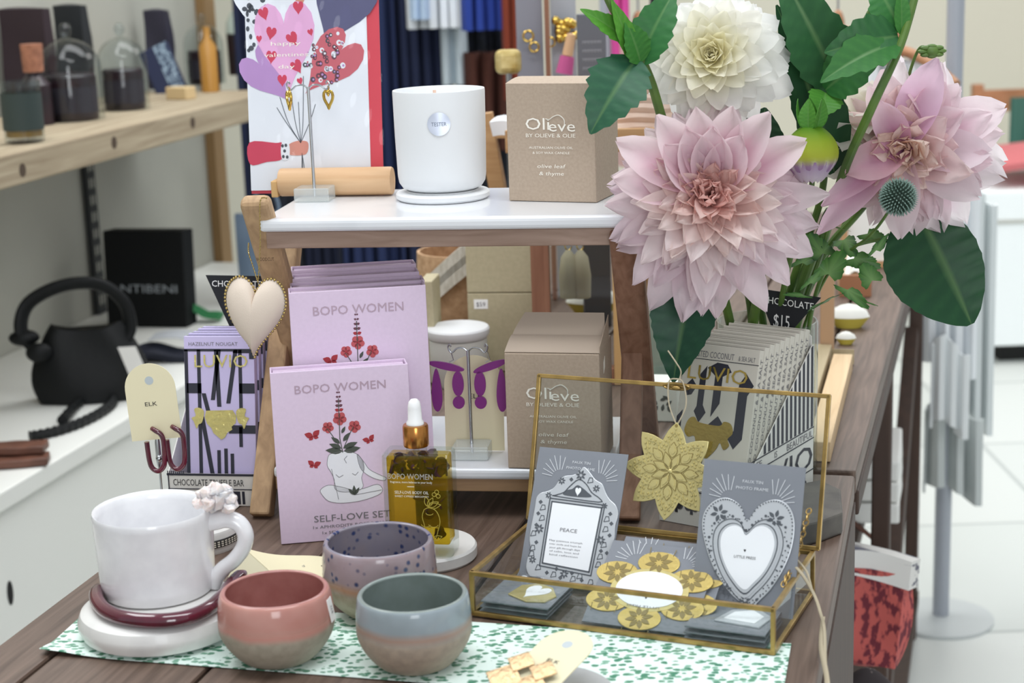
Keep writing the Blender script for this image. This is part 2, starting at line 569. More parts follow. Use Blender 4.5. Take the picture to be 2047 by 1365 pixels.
# ================================================================ RISER STAND
L0, R0 = at(523, 1034, z=T), at(1258, 1043, z=T)
YS = yaw_of(L0, R0)
SW = (R0 - L0).length
SX, SB = along(YS)
def onstand(x, y, z):                              # stand frame -> world, z above the table
    p = L0 + SX * x + SB * y
    return Vector((p.x, p.y, T + z))
ZL, ZT = 0.048, 0.273                              # tops of the two marble shelves
m_marble = M('white_marble', 'e2e4e8', 0.25, col2='c2c6cd', nscale=7, nlo=0.52, nhi=0.80, detail=9, coat=0.3)
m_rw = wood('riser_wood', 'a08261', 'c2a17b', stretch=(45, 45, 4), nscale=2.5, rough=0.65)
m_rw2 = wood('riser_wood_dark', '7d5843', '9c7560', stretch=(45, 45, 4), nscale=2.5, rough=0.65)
m_rail = wood('riser_rail_wood', '8a7060', 'a98f80', stretch=(5, 45, 45), nscale=2.5, rough=0.6)
t = thing('riser_stand', 'two tier wooden riser stand with white marble shelves on the table', 'display stand', onstand(0, 0, 0), YS)
def bar(p, q, wx, wd, mat):
    """square bar from p to q, wx wide across, wd deep"""
    p, q = Vector(p), Vector(q)
    d = (q - p).normalized()
    x = Vector((1, 0, 0)); x = (x - d * x.dot(d)).normalized()
    n = d.cross(x)
    b = MB()
    vs = []
    for e in (p, q):
        vs += [e - x * wx - n * wd, e + x * wx - n * wd, e + x * wx + n * wd, e - x * wx + n * wd]
    b.add(vs, [(0, 3, 2, 1), (4, 5, 6, 7), (0, 1, 5, 4), (1, 2, 6, 5), (2, 3, 7, 6), (3, 0, 4, 7)], mat)
    return b
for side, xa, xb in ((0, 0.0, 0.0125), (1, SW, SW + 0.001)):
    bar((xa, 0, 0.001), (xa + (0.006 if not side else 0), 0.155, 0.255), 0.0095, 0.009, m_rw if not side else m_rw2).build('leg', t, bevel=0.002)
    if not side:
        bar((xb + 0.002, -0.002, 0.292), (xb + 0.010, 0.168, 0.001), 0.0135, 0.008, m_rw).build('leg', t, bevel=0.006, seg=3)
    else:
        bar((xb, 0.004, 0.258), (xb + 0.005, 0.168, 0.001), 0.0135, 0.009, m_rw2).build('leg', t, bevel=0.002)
b = MB(); b.box(0.016, SW + 0.006, -0.001, 0.176, ZT - 0.0115, ZT, m_marble); b.build('top_shelf', t, bevel=0.004, seg=3)
b = MB(); b.box(0.020, SW - 0.002, 0.006, 0.022, ZT - 0.027, ZT - 0.012, m_rail)
b.build('rail', t, bevel=0.001)
b = MB(); b.box(0.020, SW - 0.002, 0.150, 0.166, ZT - 0.027, ZT - 0.012, m_rail); b.build('rail', t, bevel=0.001)
b = MB(); b.box(0.014, SW - 0.012, -0.001, 0.172, ZL - 0.0105, ZL, m_marble); b.build('lower_shelf', t, bevel=0.0035, seg=3)
m_rail2 = wood('riser_rail_light', '94765a', 'b0906c', stretch=(5, 45, 45), nscale=2.5, rough=0.6)
for y in (0.008, 0.140):
    b = MB(); b.box(0.013, SW - 0.012, y, y + 0.014, ZL - 0.024, ZL - 0.011, m_rail2)
    b.build('rail', t, bevel=0.001)
b = MB(); b.text('WOODCUT', 0, 0, 0.0032, M('ink_brown', '3a2415', 0.8), FRONT(0.0175, 0.012, 0.2365), w=0.016, z=0.0045); b.build('lettering', t)
# ================================================================ POTTERY AT THE FRONT
m_glaze = M('speckled_white_glaze', 'f0f0f2', 0.22, coat=0.5, col2='e4e4e7', nscale=60, nlo=0.35, nhi=0.75, bump=0.04, bscale=60)
m_quartz = M('rose_quartz', 'f0e6e4', 0.2, spec=0.6, sub=0.6, col2='e4d2ce', nscale=50)
m_burg = M('burgundy_resin', '6a1030', 0.12, coat=1.0, col2='4a0a22', nscale=25)
m_marble2 = M('veined_marble', 'e4e3e0', 0.35, col2='c3c2c2', nscale=16, nlo=0.50, nhi=0.78, detail=8, coat=0.2)

# marble round under the mug
dc = at(322, 1201, z=T + 0.024)
dc.z = T + 0.0018
b = MB()
b.lathe([(0.0, 0), (0.054, 0.0), (0.060, 0.003), (0.0625, 0.009), (0.0625, 0.013), (0.060, 0.019), (0.055, 0.0218), (0.0, 0.022)], m_marble2, 64)
o = b.build('marble_trivet')
place(o, dc, 0.2)
tag(o, 'thick round white marble slab carrying the white mug', 'trivet')
ZD = dc.z + 0.0222

mc = at(318, 1178, z=ZD)
t = thing('mug', 'white stoneware mug with a rose quartz cluster on its handle', 'mug', mc, rad(4))
prof = [(0.0, 0.0), (0.040, 0.0), (0.0425, 0.002), (0.0435, 0.010), (0.0445, 0.035), (0.0455, 0.060), (0.0458, 0.0645), (0.0450, 0.0662), (0.0438, 0.0650)]
for i in range(12):
    z = 0.064 - i * 0.005
    prof.append((0.0425 - 0.0007 * (i % 2) - i * 0.00015, z))
prof += [(0.036, 0.0055), (0.0, 0.005)]
b = MB(); b.lathe(prof, m_glaze, 72, cap=False)
b.build('body', t, angle=60)
hp = [(0.0430, 0, 0.055), (0.049, 0, 0.0555), (0.057, 0, 0.0565), (0.066, 0, 0.053), (0.0705, 0, 0.044), (0.0685, 0, 0.034), (0.061, 0, 0.024), (0.052, 0, 0.017), (0.0465, 0, 0.011), (0.0445, 0, 0.005), (0.0435, 0, 0.001)]
hp = smooth_path(hp, 5)
b = MB(); b.tube(hp, [0.0066 + 0.0018 * abs(1 - 2 * i / (len(hp) - 1)) ** 3 - (0.004 * max(0, i / (len(hp) - 1) - 0.8) / 0.2) for i in range(len(hp))], m_glaze, 14, flat=0.85)
b.build('handle', t)
b = MB()
rnd = random.Random(3)
Q0 = None
cl = Vector((0.0505, 0.0, 0.0735))
for (ox, oy, oz, r) in ((0, 0, 0, 1.0), (-.009, .002, .001, .62), (.009, -.002, -.002, .62), (.002, -.004, .006, .6), (-.005, -.005, .004, .5), (.006, .003, .004, .55), (-.003, -.008, -.002, .55), (.010, -.006, -.006, .45), (-.013, -.003, -.003, .4)):
    nb = len(b.v)
    b.ball((cl.x + ox, cl.y + oy, cl.z + oz), (.0125 * r, .0105 * r, .0105 * r), m_quartz, 9, 6)
    for q in range(nb, len(b.v)):
        d = b.v[q] - (cl + Vector((ox, oy, oz)))
        b.v[q] = b.v[q] + d * rnd.uniform(-.22, .30)
    b.sm = [False if i_ >= 0 and f_[0] >= nb else s_ for i_, (f_, s_) in enumerate(zip(b.f, b.sm))]
b.build('quartz_cluster', t, bevel=.0004)

# burgundy torque lying round the mug
zz = ZD + 0.0058
pts = [at(*p, z=zz) for p in ((202, 1177), (193, 1186), (196, 1203), (214, 1222), (252, 1236), (312, 1241), (370, 1235), (415, 1217), (446, 1191), (468, 1163), (488, 1146))]
path = smooth_path(pts, 8)
b = MB()
n = len(path)
b.tube(path, [0.0056 * min(1, 0.55 + 0.45 * min(i, n - 1 - i) / 4) for i in range(n)], m_burg, 16)
tag(b.build('bangle'), 'open burgundy resin torque lying around the foot of the mug', 'bangle')

# ------------- bowls: glaze above, bare stoneware below
def bowl_mat(name, glaze, glaze2, clay, clay2, edge, zed, amp, rim, speck=None, gscale=30):
    m = bpy.data.materials.new(name); m.use_nodes = True
    nt = m.node_tree; L = nt.links.new
    bs = nt.nodes['Principled BSDF']
    tc = nt.nodes.new('ShaderNodeTexCoord')
    sx = nt.nodes.new('ShaderNodeSeparateXYZ'); L(tc.outputs['Object'], sx.inputs[0])
    n1 = nt.nodes.new('ShaderNodeTexNoise'); n1.inputs['Scale'].default_value = 26; n1.inputs['Detail'].default_value = 2
    mp = nt.nodes.new('ShaderNodeMapping'); mp.inputs['Scale'].default_value = (1, 1, 0.15)
    L(tc.outputs['Object'], mp.inputs[0]); L(mp.outputs[0], n1.inputs['Vector'])
    ml = nt.nodes.new('ShaderNodeMath'); ml.operation = 'MULTIPLY_ADD'; ml.inputs[1].default_value = amp
    L(n1.outputs[0], ml.inputs[0]); L(sx.outputs[2], ml.inputs[2])
    mr = nt.nodes.new('ShaderNodeMapRange')
    mr.inputs['From Min'].default_value = zed - 0.006 + amp / 2; mr.inputs['From Max'].default_value = zed + 0.006 + amp / 2
    L(ml.outputs[0], mr.inputs[0])
    def nz(scale, a, c, lo=0.35, hi=0.65):
        q = nt.nodes.new('ShaderNodeTexNoise'); q.inputs['Scale'].default_value = scale; q.inputs['Detail'].default_value = 5
        L(tc.outputs['Object'], q.inputs['Vector'])
        r = nt.nodes.new('ShaderNodeValToRGB'); e = r.color_ramp.elements
        e[0].position, e[1].position = lo, hi; e[0].color, e[1].color = lin(a), lin(c)
        L(q.outputs[0], r.inputs[0])
        return r.outputs[0]
    g = nz(gscale, glaze, glaze2)
    if speck:
        vo = nt.nodes.new('ShaderNodeTexVoronoi'); vo.inputs['Scale'].default_value = 170
        L(tc.outputs['Object'], vo.inputs['Vector'])
        sp = nt.nodes.new('ShaderNodeSeparateColor'); L(vo.outputs['Color'], sp.inputs[0])
        cut = nt.nodes.new('ShaderNodeMath'); cut.operation = 'LESS_THAN'; cut.inputs[1].default_value = 0.48
        L(sp.outputs[0], cut.inputs[0])
        near = nt.nodes.new('ShaderNodeMapRange'); near.inputs['From Min'].default_value = 0.42; near.inputs['From Max'].default_value = 0.18
        L(vo.outputs['Distance'], near.inputs[0])
        mm = nt.nodes.new('ShaderNodeMath'); mm.operation = 'MULTIPLY'; L(cut.outputs[0], mm.inputs[0]); L(near.outputs[0], mm.inputs[1])
        mx = nt.nodes.new('ShaderNodeMixRGB'); mx.inputs[2].default_value = lin(speck)
        L(mm.outputs[0], mx.inputs[0]); L(g, mx.inputs[1]); g = mx.outputs[0]
    c = nz(140, clay, clay2)
    r = nt.nodes.new('ShaderNodeMixRGB'); L(mr.outputs[0], r.inputs[0]); L(c, r.inputs[1]); L(g, r.inputs[2])
    band = nt.nodes.new('ShaderNodeValToRGB'); e = band.color_ramp.elements
    e[0].position, e[0].color = 0.15, (0, 0, 0, 1); e[1].position, e[1].color = 0.95, (0, 0, 0, 1)
    q = e.new(0.5); q.color = (1, 1, 1, 1)
    L(mr.outputs[0], band.inputs[0])
    r2 = nt.nodes.new('ShaderNodeMixRGB'); r2.inputs[2].default_value = lin(edge)
    mb2 = nt.nodes.new('ShaderNodeMath'); mb2.operation = 'MULTIPLY'; mb2.inputs[1].default_value = 0.75
    L(band.outputs[0], mb2.inputs[0]); L(mb2.outputs[0], r2.inputs[0]); L(r.outputs[0], r2.inputs[1])
    L(r2.outputs[0], bs.inputs['Base Color'])
    rr = nt.nodes.new('ShaderNodeMapRange'); rr.inputs['To Min'].default_value = 0.62; rr.inputs['To Max'].default_value = 0.13
    L(mr.outputs[0], rr.inputs[0]); L(rr.outputs[0], bs.inputs['Roughness'])
    bs.inputs['Coat Weight'].default_value = 0.0
    return m
def bowl(px, py, rb, rm, rr, h, zmax, mat, inner, label, tilt=0):
    c = at(px, py, z=T + 0.0018)
    d = Vector((c.x, c.y, 0)).normalized()
    c = c + d * rb
    pr = []
    for i in range(9):
        a = i / 8
        z = 0.0015 + a * zmax
        r = rb + (rm - rb) * math.sin(a * math.pi / 2) ** 0.9
        pr.append((r, z))
    for i in range(1, 9):
        a = i / 8
        pr.append((rm - (rm - rr) * (1 - math.cos(a * math.pi / 2)) ** 0.9, zmax + 0.0015 + (h - zmax - 0.0015) * math.sin(a * math.pi / 2) ** (0.95)))
    outer = [(0, 0.0012), (rb * 0.9, 0.0)] + pr
    ins = [(rr - 0.0012, h + 0.0009), (rr - 0.0028, h)] + [(r - 0.0036, z) for r, z in pr[-2:2:-1]] + [(rb * 0.7, 0.006), (0, 0.005)]
    b = MB()
    b.lathe(outer, mat, 72, cap=False)
    b.lathe([pr[-1]] + ins, inner, 72, cap=False)
    o = b.build('bowl', angle=70)
    place(o, c, 0.5)
    return tag(o, label, 'bowl')
m_pink = bowl_mat('pink_glaze', 'b98379', 'c39186', 'aca595', '9f9888', 'c9897e', 0.0305, 0.010, 0)
m_pinkin = M('pink_glaze_inside', 'b07c76', 0.25, col2='a46f69', nscale=60)
m_grey = bowl_mat('blue_grey_glaze', '9aa6ad', '8f9a9f', 'b0a08f', 'a09283', 'a98673', 0.0325, 0.004, 0)
m_greyin = M('grey_glaze_inside', '85908e', 0.25, col2='79847f', nscale=40)
m_purp = bowl_mat('purple_speckle_glaze', '98868a', 'a3949a', 'ab9e8a', '9d8f78', 'b5835e', 0.030, 0.006, 0, speck='3c4668')
m_purpin = bowl_mat('purple_glaze_inside', '8f868c', '838090', '8f868c', '838090', '8f868c', -0.02, 0.001, 0, speck='33406a')
pb = bowl(560, 1341, 0.027, 0.0420, 0.0380, 0.0515, 0.026, m_pink, m_pinkin, 'pink rimmed stoneware bowl with a bare clay base beside the mug')
gb = bowl(833, 1354, 0.027, 0.0412, 0.0385, 0.0525, 0.026, m_grey, m_greyin, 'blue grey rimmed stoneware bowl in front of the speckled one')
bowl(765, 1246, 0.028, 0.0440, 0.0412, 0.0570, 0.026, m_purp, m_purpin, 'mauve stoneware bowl speckled with dark blue, behind the other two')
m_label = M('sticker_white', 'f4f4f2', 0.5)
m_ink = M('ink_black', '2b2b2e', 0.7)
m_inkgrey = M('ink_grey', '77757a', 0.7)
# price sticker on the pink bowl
b = MB()
Xs = Matrix.Translation((0, 0, 0))
a = rad(-17)
b.prism([(-0.0045, -0.0085), (0.0045, -0.0085), (0.0045, 0.0085), (-0.0045, 0.0085)], 0.0, 0.0006, m_label, FRONT())
b.text('$32', 0, 0, 0.003, m_inkgrey, FRONT(), rot=rad(90), z=0.0009)
o = b.build('price_sticker', pb, bevel=0.0002)
ang = rad(-12)
o.matrix_parent_inverse = Matrix()
o.matrix_local = Matrix.Rotation(0.5 + ang, 4, 'Z') @ Matrix.Translation((0.0414, 0, 0.038)) @ Matrix.Rotation(rad(-10), 4, 'Y') @ Matrix.Rotation(rad(90), 4, 'Z')

# ------------- small round dish with a woven band, hidden behind the mug
c = at(455, 1090, z=T)
t = thing('trinket_dish', 'small white round dish with black woven band behind the mug handle', 'dish', (c.x - 0.024, c.y + 0.005, T), 0.1)
b = MB(); b.lathe([(0, 0), (0.033, 0), (0.034, 0.003), (0.034, 0.017), (0.033, 0.019), (0.0, 0.0195)], m_marble2, 48); b.build('dish', t)
m_weave = M('black_weave', '22201f', 0.7)
m_weave2 = M('weave_stitch', 'd8d2c4', 0.8)
b = MB(); b.lathe([(0.0342, 0.006), (0.0352, 0.0065), (0.0352, 0.0125), (0.0342, 0.013)], m_weave, 48, cap=False)
for i in range(60):
    for k in range(3):
        X = Matrix.Rotation(2 * math.pi * i / 60, 4, 'Z') @ Matrix.Translation((0.0353, 0, 0.0077 + 0.0018 * k))
        b.box(-0.0002, 0.0002, -0.0011, 0.0011, -0.0005, 0.0005, m_weave2, X)
b.build('woven_band', t)

# ------------- folded cream earring card lying behind the pink bowl
m_cream = M('cream_card', 'e6ddbb', 0.75)
m_cream2 = M('cream_card_pale', 'e8e2c6', 0.75)
z0 = T + 0.0185
P = [at(486, 1099, z=z0), at(533, 1138, z=z0), at(655, 1160, z=T + 0.012), at(652, 1120, z=T + 0.010), at(612, 1105, z=T + 0.013), at(560, 1103, z=T + 0.017)]
b = MB()
c1 = at(488, 1097, z=T + 0.026); c2 = at(536, 1140, z=T + 0.026)
cd, cn = (c2 - c1), None
far = at(660, 1117, z=T + 0.012)
ex = (far - c1)
def cardpt(u, v):
    p = c1 + cd * (v * 1.15 - 0.02) + ex * u
    wv = 0.0035 * math.sin(u * math.pi * 1.6)
    return (p.x, p.y, (T + 0.026) * (1 - u) + (T + 0.010) * u - wv * 0.6)
pts = []
b.grid(cardpt, 14, 4, m_cream, thick=0.0007)
b.add([c1, c2, Vector((c2.x - 0.012, c2.y - 0.004, T + 0.004)), Vector((c1.x - 0.014, c1.y - 0.004, T + 0.004))], [(0, 1, 2, 3), (3, 2, 1, 0)], m_cream2)
hc = cardpt(0.80, 0.46)
Xh = Matrix.Translation((hc[0], hc[1], hc[2] + 0.0009))
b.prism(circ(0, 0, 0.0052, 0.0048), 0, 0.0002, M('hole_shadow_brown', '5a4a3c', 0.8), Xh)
b.text('EL', hc[0] - 0.019, hc[1] - 0.001, 0.0035, m_inkgrey, Matrix.Translation((0, 0, hc[2] + 0.0022)), rot=rad(110))
tag(b.build('earring_card'), 'blank side of a bent cream earring card lying behind the pink bowl', 'card')

# ================================================================ PINK BOOK BOXES
m_box = M('lilac_card', 'ddc9df', 0.75, col2='d9c5db', nscale=300)
m_boxin = M('lilac_card_inside', 'cbb7cd', 0.8)
m_foil = M('rose_silver_foil', 'a08a98', 0.35, metal=0.6)
m_red = M('print_red', 'a3343c', 0.8)
m_coral = M('print_coral', 'b9555a', 0.8)
m_leafp = M('print_leaf', '4a5048', 0.8)
m_fig = M('print_white', 'e8e9f0', 0.8)
def gift_box(loc, yaw, lean, w, h, d, label, group, art=True):
    t = thing('gift_box', label, 'box', loc, yaw, lean, group=group)
    k = 0.0016
    b = MB()
    b.box(0, w, 0, k, 0, h, m_box); b.box(0, w, d - k, d, 0, h, m_box)
    b.box(0, k, k, d - k, 0, h, m_box); b.box(w - k, w, k, d - k, 0, h, m_box); b.box(k, w - k, k, d - k, 0, k, m_box)
    b.build('sleeve', t, bevel=0.0006)
    b = MB(); b.box(k + 0.0006, w - k - 0.0006, k + 0.0006, d * 0.55, k, h - 0.007, m_boxin); b.box(k + 0.0006, w - k - 0.0006, d * 0.58, d - k - 0.0005, k, h - 0.0025, m_box)
    b.build('inner_tray', t, bevel=0.0005)
    b = MB()
    X = FRONT(0, 0, 0)
    b.text('BOPO WOMEN', w * 0.50, h * 0.895, h * 0.050, m_foil, X, w=w * 0.66)
    b.text('SELF-LOVE SET', w * 0.53, h * 0.135, h * 0.040, m_inkgrey, X, w=w * 0.56)
    b.text('1x APHRODITE ROSE ROLLER', w * 0.53, h * 0.085, h * 0.018, m_inkgrey, X, w=w * 0.58)
    b.text('1x SELF-LOVE BODY OIL', w * 0.53, h * 0.050, h * 0.018, m_inkgrey, X, w=w * 0.45)
    if not art:
        b.build('print', t)
        return t
    u = w / 270.0                                  # drawing units of the printed front
    def q(px, py): return ((px) * u, (345 - py) * u * (h / (345 * u)))
    # seated figure: body, folded legs, arm
    body = [(104, 172), (116, 168), (132, 166), (146, 168), (160, 174), (170, 188), (172, 205), (166, 222), (168, 240), (156, 248), (126, 248), (112, 240), (112, 222), (106, 205), (100, 192)]
    legs = [(86, 250), (84, 240), (100, 232), (126, 238), (150, 246), (170, 244), (196, 238), (206, 248), (200, 258), (176, 266), (150, 270), (120, 270), (98, 264)]
    arm = [(160, 174), (172, 190), (182, 206), (200, 218), (214, 226), (210, 231), (192, 226), (174, 214), (164, 200)]
    for pl in (body, legs, arm):
        pl = [q(*p) for p in smooth_path([(x, y, 0) for x, y in pl], 4, True) for p in [(p[0], p[1])]]
        b.prism(pl, 0, 0.00015, m_fig, X)
        b.line(pl, 0.8 * u, m_inkgrey, X, 0.00025, closed=True)
    for ln in ([(140, 176), (134, 182), (138, 190)], [(116, 212), (122, 218), (130, 214)], [(148, 212), (154, 216), (160, 210)], [(108, 200), (112, 226), (116, 248), (118, 262)], [(150, 256), (186, 252), (204, 250)]):
        b.line([q(*p) for p in ln], 0.9 * u, m_inkgrey, X, 0.0003)
    def fl(px, py, r, mat):
        for i in range(5):
            a = 2 * math.pi * i / 5 + 0.3
            c = q(px + r * 0.55 * math.cos(a), py + r * 0.55 * math.sin(a))
            b.prism(circ(c[0], c[1], r * 0.52 * u, n=10), 0, 0.0002, mat, X)
        c = q(px, py); b.prism(circ(c[0], c[1], r * 0.2 * u, n=8), 0, 0.0003, m_red, X)
    b.line([q(132, 168), q(128, 140), q(130, 60)], 1.6 * u, m_leafp, X)
    b.line([q(134, 160), q(150, 128), q(156, 118)], 1.4 * u, m_leafp, X)
    b.line([q(128, 158), q(112, 130), q(104, 118)], 1.4 * u, m_leafp, X)
    fl(130, 100, 13, m_coral); fl(106, 116, 11, m_coral); fl(158, 118, 12, m_coral)
    for i in range(5):
        y = 84 - i * 9
        for s in (-1, 1):
            c = q(130, y)
            b.prism(leaf_pts(c[0], c[1], (9 - i * 1.2) * u, (3.4 - 0.4 * i) * u, rad(20) if s > 0 else rad(160), 4), 0, 0.0002, m_red if i < 1 else M('print_plum', '6a4450', 0.8), X)
    for px, py, a, L in ((130, 160, 155, 26), (134, 160, 20, 30), (128, 150, 140, 22), (134, 146, 50, 22), (132, 166, 172, 34), (134, 166, 8, 34), (132, 130, 60, 16)):
        c = q(px, py)
        b.prism(leaf_pts(c[0], c[1], L * u, L * 0.2 * u, rad(a), 5), 0, 0.00022, m_leafp, X)
    for px, py, a, L in ((150, 262, 90, 20), (150, 262, 130, 18), (150, 262, 55, 18)):
        c = q(px, py - 6)
        b.prism(leaf_pts(c[0], c[1], L * u, L * 0.18 * u, rad(a), 5), 0.0002, 0.0004, m_leafp, X)
    for px, py, s, a in ((76, 132, 1.0, 0.2), (74, 190, 0.85, -0.2), (186, 148, 0.8, 0.35)):
        for sg in (-1, 1):
            c = q(px, py)
            b.prism(leaf_pts(c[0], c[1], 18 * s * u, 6 * s * u, rad(90 - sg * 58) + a, 5), 0, 0.0002, m_red, X)
            b.prism(leaf_pts(c[0], c[1], 11 * s * u, 4 * s * u, rad(90 - sg * 118) + a, 5), 0, 0.0002, m_red, X)
    b.build('print', t)
    return t
GB = 'lilac boxed gift sets'
A, yw, wd, hh = face((562.5, 1089.5), (834, 1067), 747, T, rad(4))
gift_box(A + Vector((0, 0, 0.0005)), yw, rad(4), wd, hh, 0.030, 'lilac boxed set standing on the table, in front of the riser shelf', GB)
# four more on the lower shelf, one behind the other
A, yw, wd, hh = face((600, 951), (869, 931), 587, T + ZL, rad(3))
labs = ['lilac boxed set foremost on the lower marble shelf, its upper front showing', 'second lilac boxed set from the front on the lower marble shelf',
        'third lilac boxed set from the front on the lower marble shelf', 'rearmost lilac boxed set on the lower marble shelf']
for i in range(4):
    bk = Vector((math.sin(yw), math.cos(yw), 0))
    gift_box(A + bk * (0.0325 * i) + Vector((0.002 * (i > 0) + 0.002 * (i > 1), 0, 0.0005)), yw, rad(3), wd - (0.004 * (i > 1)), hh - (0.0015 * (i % 2)) + (0.003 if i == 3 else 0), 0.0315, labs[i], GB, art=(i == 0))

# ================================================================ OIL BOTTLE ON ITS MARBLE COASTER
cc = at(852, 1086, z=T + 0.012); cc.z = T + 0.0002
b = MB(); b.lathe([(0, 0), (0.041, 0), (0.0425, 0.002), (0.0425, 0.0095), (0.041, 0.0115), (0, 0.0118)], m_marble2, 64)
o = b.build('marble_coaster'); place(o, cc)
tag(o, 'round white marble coaster under the amber oil bottle', 'coaster')
zc = cc.z + 0.0121
m_glass = clear('clear_glass', 'f4f8f6')
m_oil = clear('amber_oil', 'f5df78', 1.05, body=0.12, bodycol='c9b02c')
m_oil2 = clear('amber_oil_pale', 'd9b545', 1.05, body=0.22, bodycol='c2a02a')
m_copper = M('copper_foil', 'c98a4a', 0.22, metal=1.0)
m_rub = M('white_rubber', 'f2f2f2', 0.45)
m_petal = M('dried_petal', '4a1620', 0.7, col2='2a0c12', nscale=150)
bl = at(772, 1112, z=zc)
yb = rad(11)
t = thing('oil_bottle', 'square glass bottle of amber body oil with white dropper and copper collar', 'bottle', bl, yb)
bw, bd, bh = 0.0565, 0.027, 0.088
b = MB(); b.box(0, bw, 0, bd, 0, bh, m_glass); b.build('glass', t, bevel=0.003, seg=3)
b = MB(); b.box(0.003, bw - 0.003, 0.003, bd - 0.003, 0.010, bh - 0.003, m_oil); b.build('oil', t, bevel=0.002)
b = MB(); rnd = random.Random(5)
for i in range(60):
    x, y = rnd.uniform(0.006, bw - 0.006), rnd.uniform(0.004, bd - 0.005)
    z = rnd.uniform(bh - 0.022, bh - 0.005)
    if i > 50: x, y, z = rnd.uniform(0.03, bw - 0.008), 0.0065, rnd.uniform(0.018, 0.065)
    X = XF((x, y, z), rnd.uniform(0, 3), rnd.uniform(0, 3), rnd.uniform(0, 3))
    r = rnd.uniform(0.003, 0.0052)
    b.grid(lambda u, v: ((u - .5) * 2 * r * math.sin(math.pi * (0.08 + 0.84 * v)), (v - .5) * 2.2 * r, 0.4 * r * ((u - .5) * 2) ** 2), 4, 5, m_petal, X, thick=0.0003)
for (x, z) in ((0.031, 0.0495), (0.046, 0.021)):
    b.ball((x, 0.0055, z), (0.0075 if x < .04 else 0.003, 0.002, 0.003 if x < .04 else 0.005), m_petal, 10, 7)
b.build('rose_petals', t)
m_wprint = M('print_white_ink', 'f0efe8', 0.6)
m_gprint = M('print_gold_ink', 'cdbb52', 0.6)
b = MB(); X = FRONT(0, 0, 0)
b.text('BOPO WOMEN', bw * 0.42, bh * 0.79, 0.0050, M('foil_silver', 'd0d0cc', 0.4, metal=0.5), X, w=bw * 0.66)
b.text('fragrance, more balance to your body', bw * 0.43, bh * 0.735, 0.0019, m_wprint, X, w=bw * 0.62)
b.line([(bw * 0.37, bh * 0.69), (bw * 0.47, bh * 0.69)], 0.0004, m_wprint, X)
b.text('SELF-LOVE BODY OIL', bw * 0.43, bh * 0.635, 0.0026, m_wprint, X, w=bw * 0.50)
b.text('SWEET CYPRESS BERGAMOT', bw * 0.43, bh * 0.597, 0.0016, m_wprint, X, w=bw * 0.50)
fg = [(0.60, 0.47), (0.66, 0.49), (0.74, 0.48), (0.80, 0.44), (0.83, 0.36), (0.80, 0.28), (0.76, 0.20), (0.72, 0.16)]
b.line(smooth_path([(x * bw, z * bh, 0) for x, z in fg], 4), 0.0005, m_gprint, X)
b.line(smooth_path([(x * bw, z * bh, 0) for x, z in [(0.60, 0.47), (0.57, 0.40), (0.60, 0.30), (0.58, 0.20), (0.66, 0.16)]], 4), 0.0005, m_gprint, X)
for x, z, r in ((0.62, 0.33, 0.004), (0.73, 0.33, 0.004), (0.68, 0.44, 0.003)):
    b.line(circ(x * bw, z * bh, r, r * 0.6, 10, 3.3, 6.0, True), 0.0004, m_gprint, X)
for x, z, a, L in ((0.66, 0.50, 60, 0.009), (0.66, 0.50, 100, 0.009), (0.66, 0.50, 10, 0.011), (0.66, 0.50, 25, 0.010), (0.66, 0.20, 70, 0.008), (0.66, 0.20, 130, 0.008), (0.70, 0.18, 20, 0.009)):
    b.line(leaf_pts(x * bw, z * bh, L, L * 0.22, rad(a), 5), 0.0004, m_gprint, X, closed=True)
for x, z in ((0.76, 0.62), (0.80, 0.645), (0.82, 0.605)):
    b.line(circ(x * bw, z * bh, 0.0017, n=9), 0.0004, m_gprint, X, closed=True)
b.build('lettering', t)
xc, yc = bw * 0.47, bd * 0.5
b = MB(); b.lathe([(0.0085, bh - 0.001), (0.0085, bh + 0.003), (0.007, bh + 0.004)], m_glass, 32, Matrix.Translation((xc, yc, 0)), cap=False)
b.build('neck', t)
b = MB(); b.lathe([(0.0, bh + 0.0035), (0.0100, bh + 0.0035), (0.0105, bh + 0.0045), (0.0105, bh + 0.020), (0.0098, bh + 0.0215), (0.005, bh + 0.022), (0.0, bh + 0.022)], m_copper, 40, Matrix.Translation((xc, yc, 0)))
b.build('collar', t)
b = MB(); b.lathe([(0.0072, bh + 0.0215), (0.0072, bh + 0.0235), (0.0058, bh + 0.0255), (0.0054, bh + 0.036), (0.0046, bh + 0.0405), (0.0028, bh + 0.0425), (0, bh + 0.043)], m_rub, 32, Matrix.Translation((xc, yc, 0)))
b.build('dropper_bulb', t)
b = MB(); b.tube([(xc, yc, 0.014), (xc, yc, bh + 0.004)], 0.0024, m_glass, 12); b.build('pipette', t)
# ================================================================ TOP SHELF
m_steel = M('brushed_steel', 'b9bcc0', 0.25, metal=1.0)
m_gold = M('polished_gold', 'd8b65c', 0.18, metal=1.0)
m_acryl = clear('clear_acrylic', 'f6faf9', 1.5, body=0.30, bodycol='f8fbfb')
m_cup = M('matt_white_ceramic', 'e2e4e6', 0.55, bump=0.03, bscale=300)
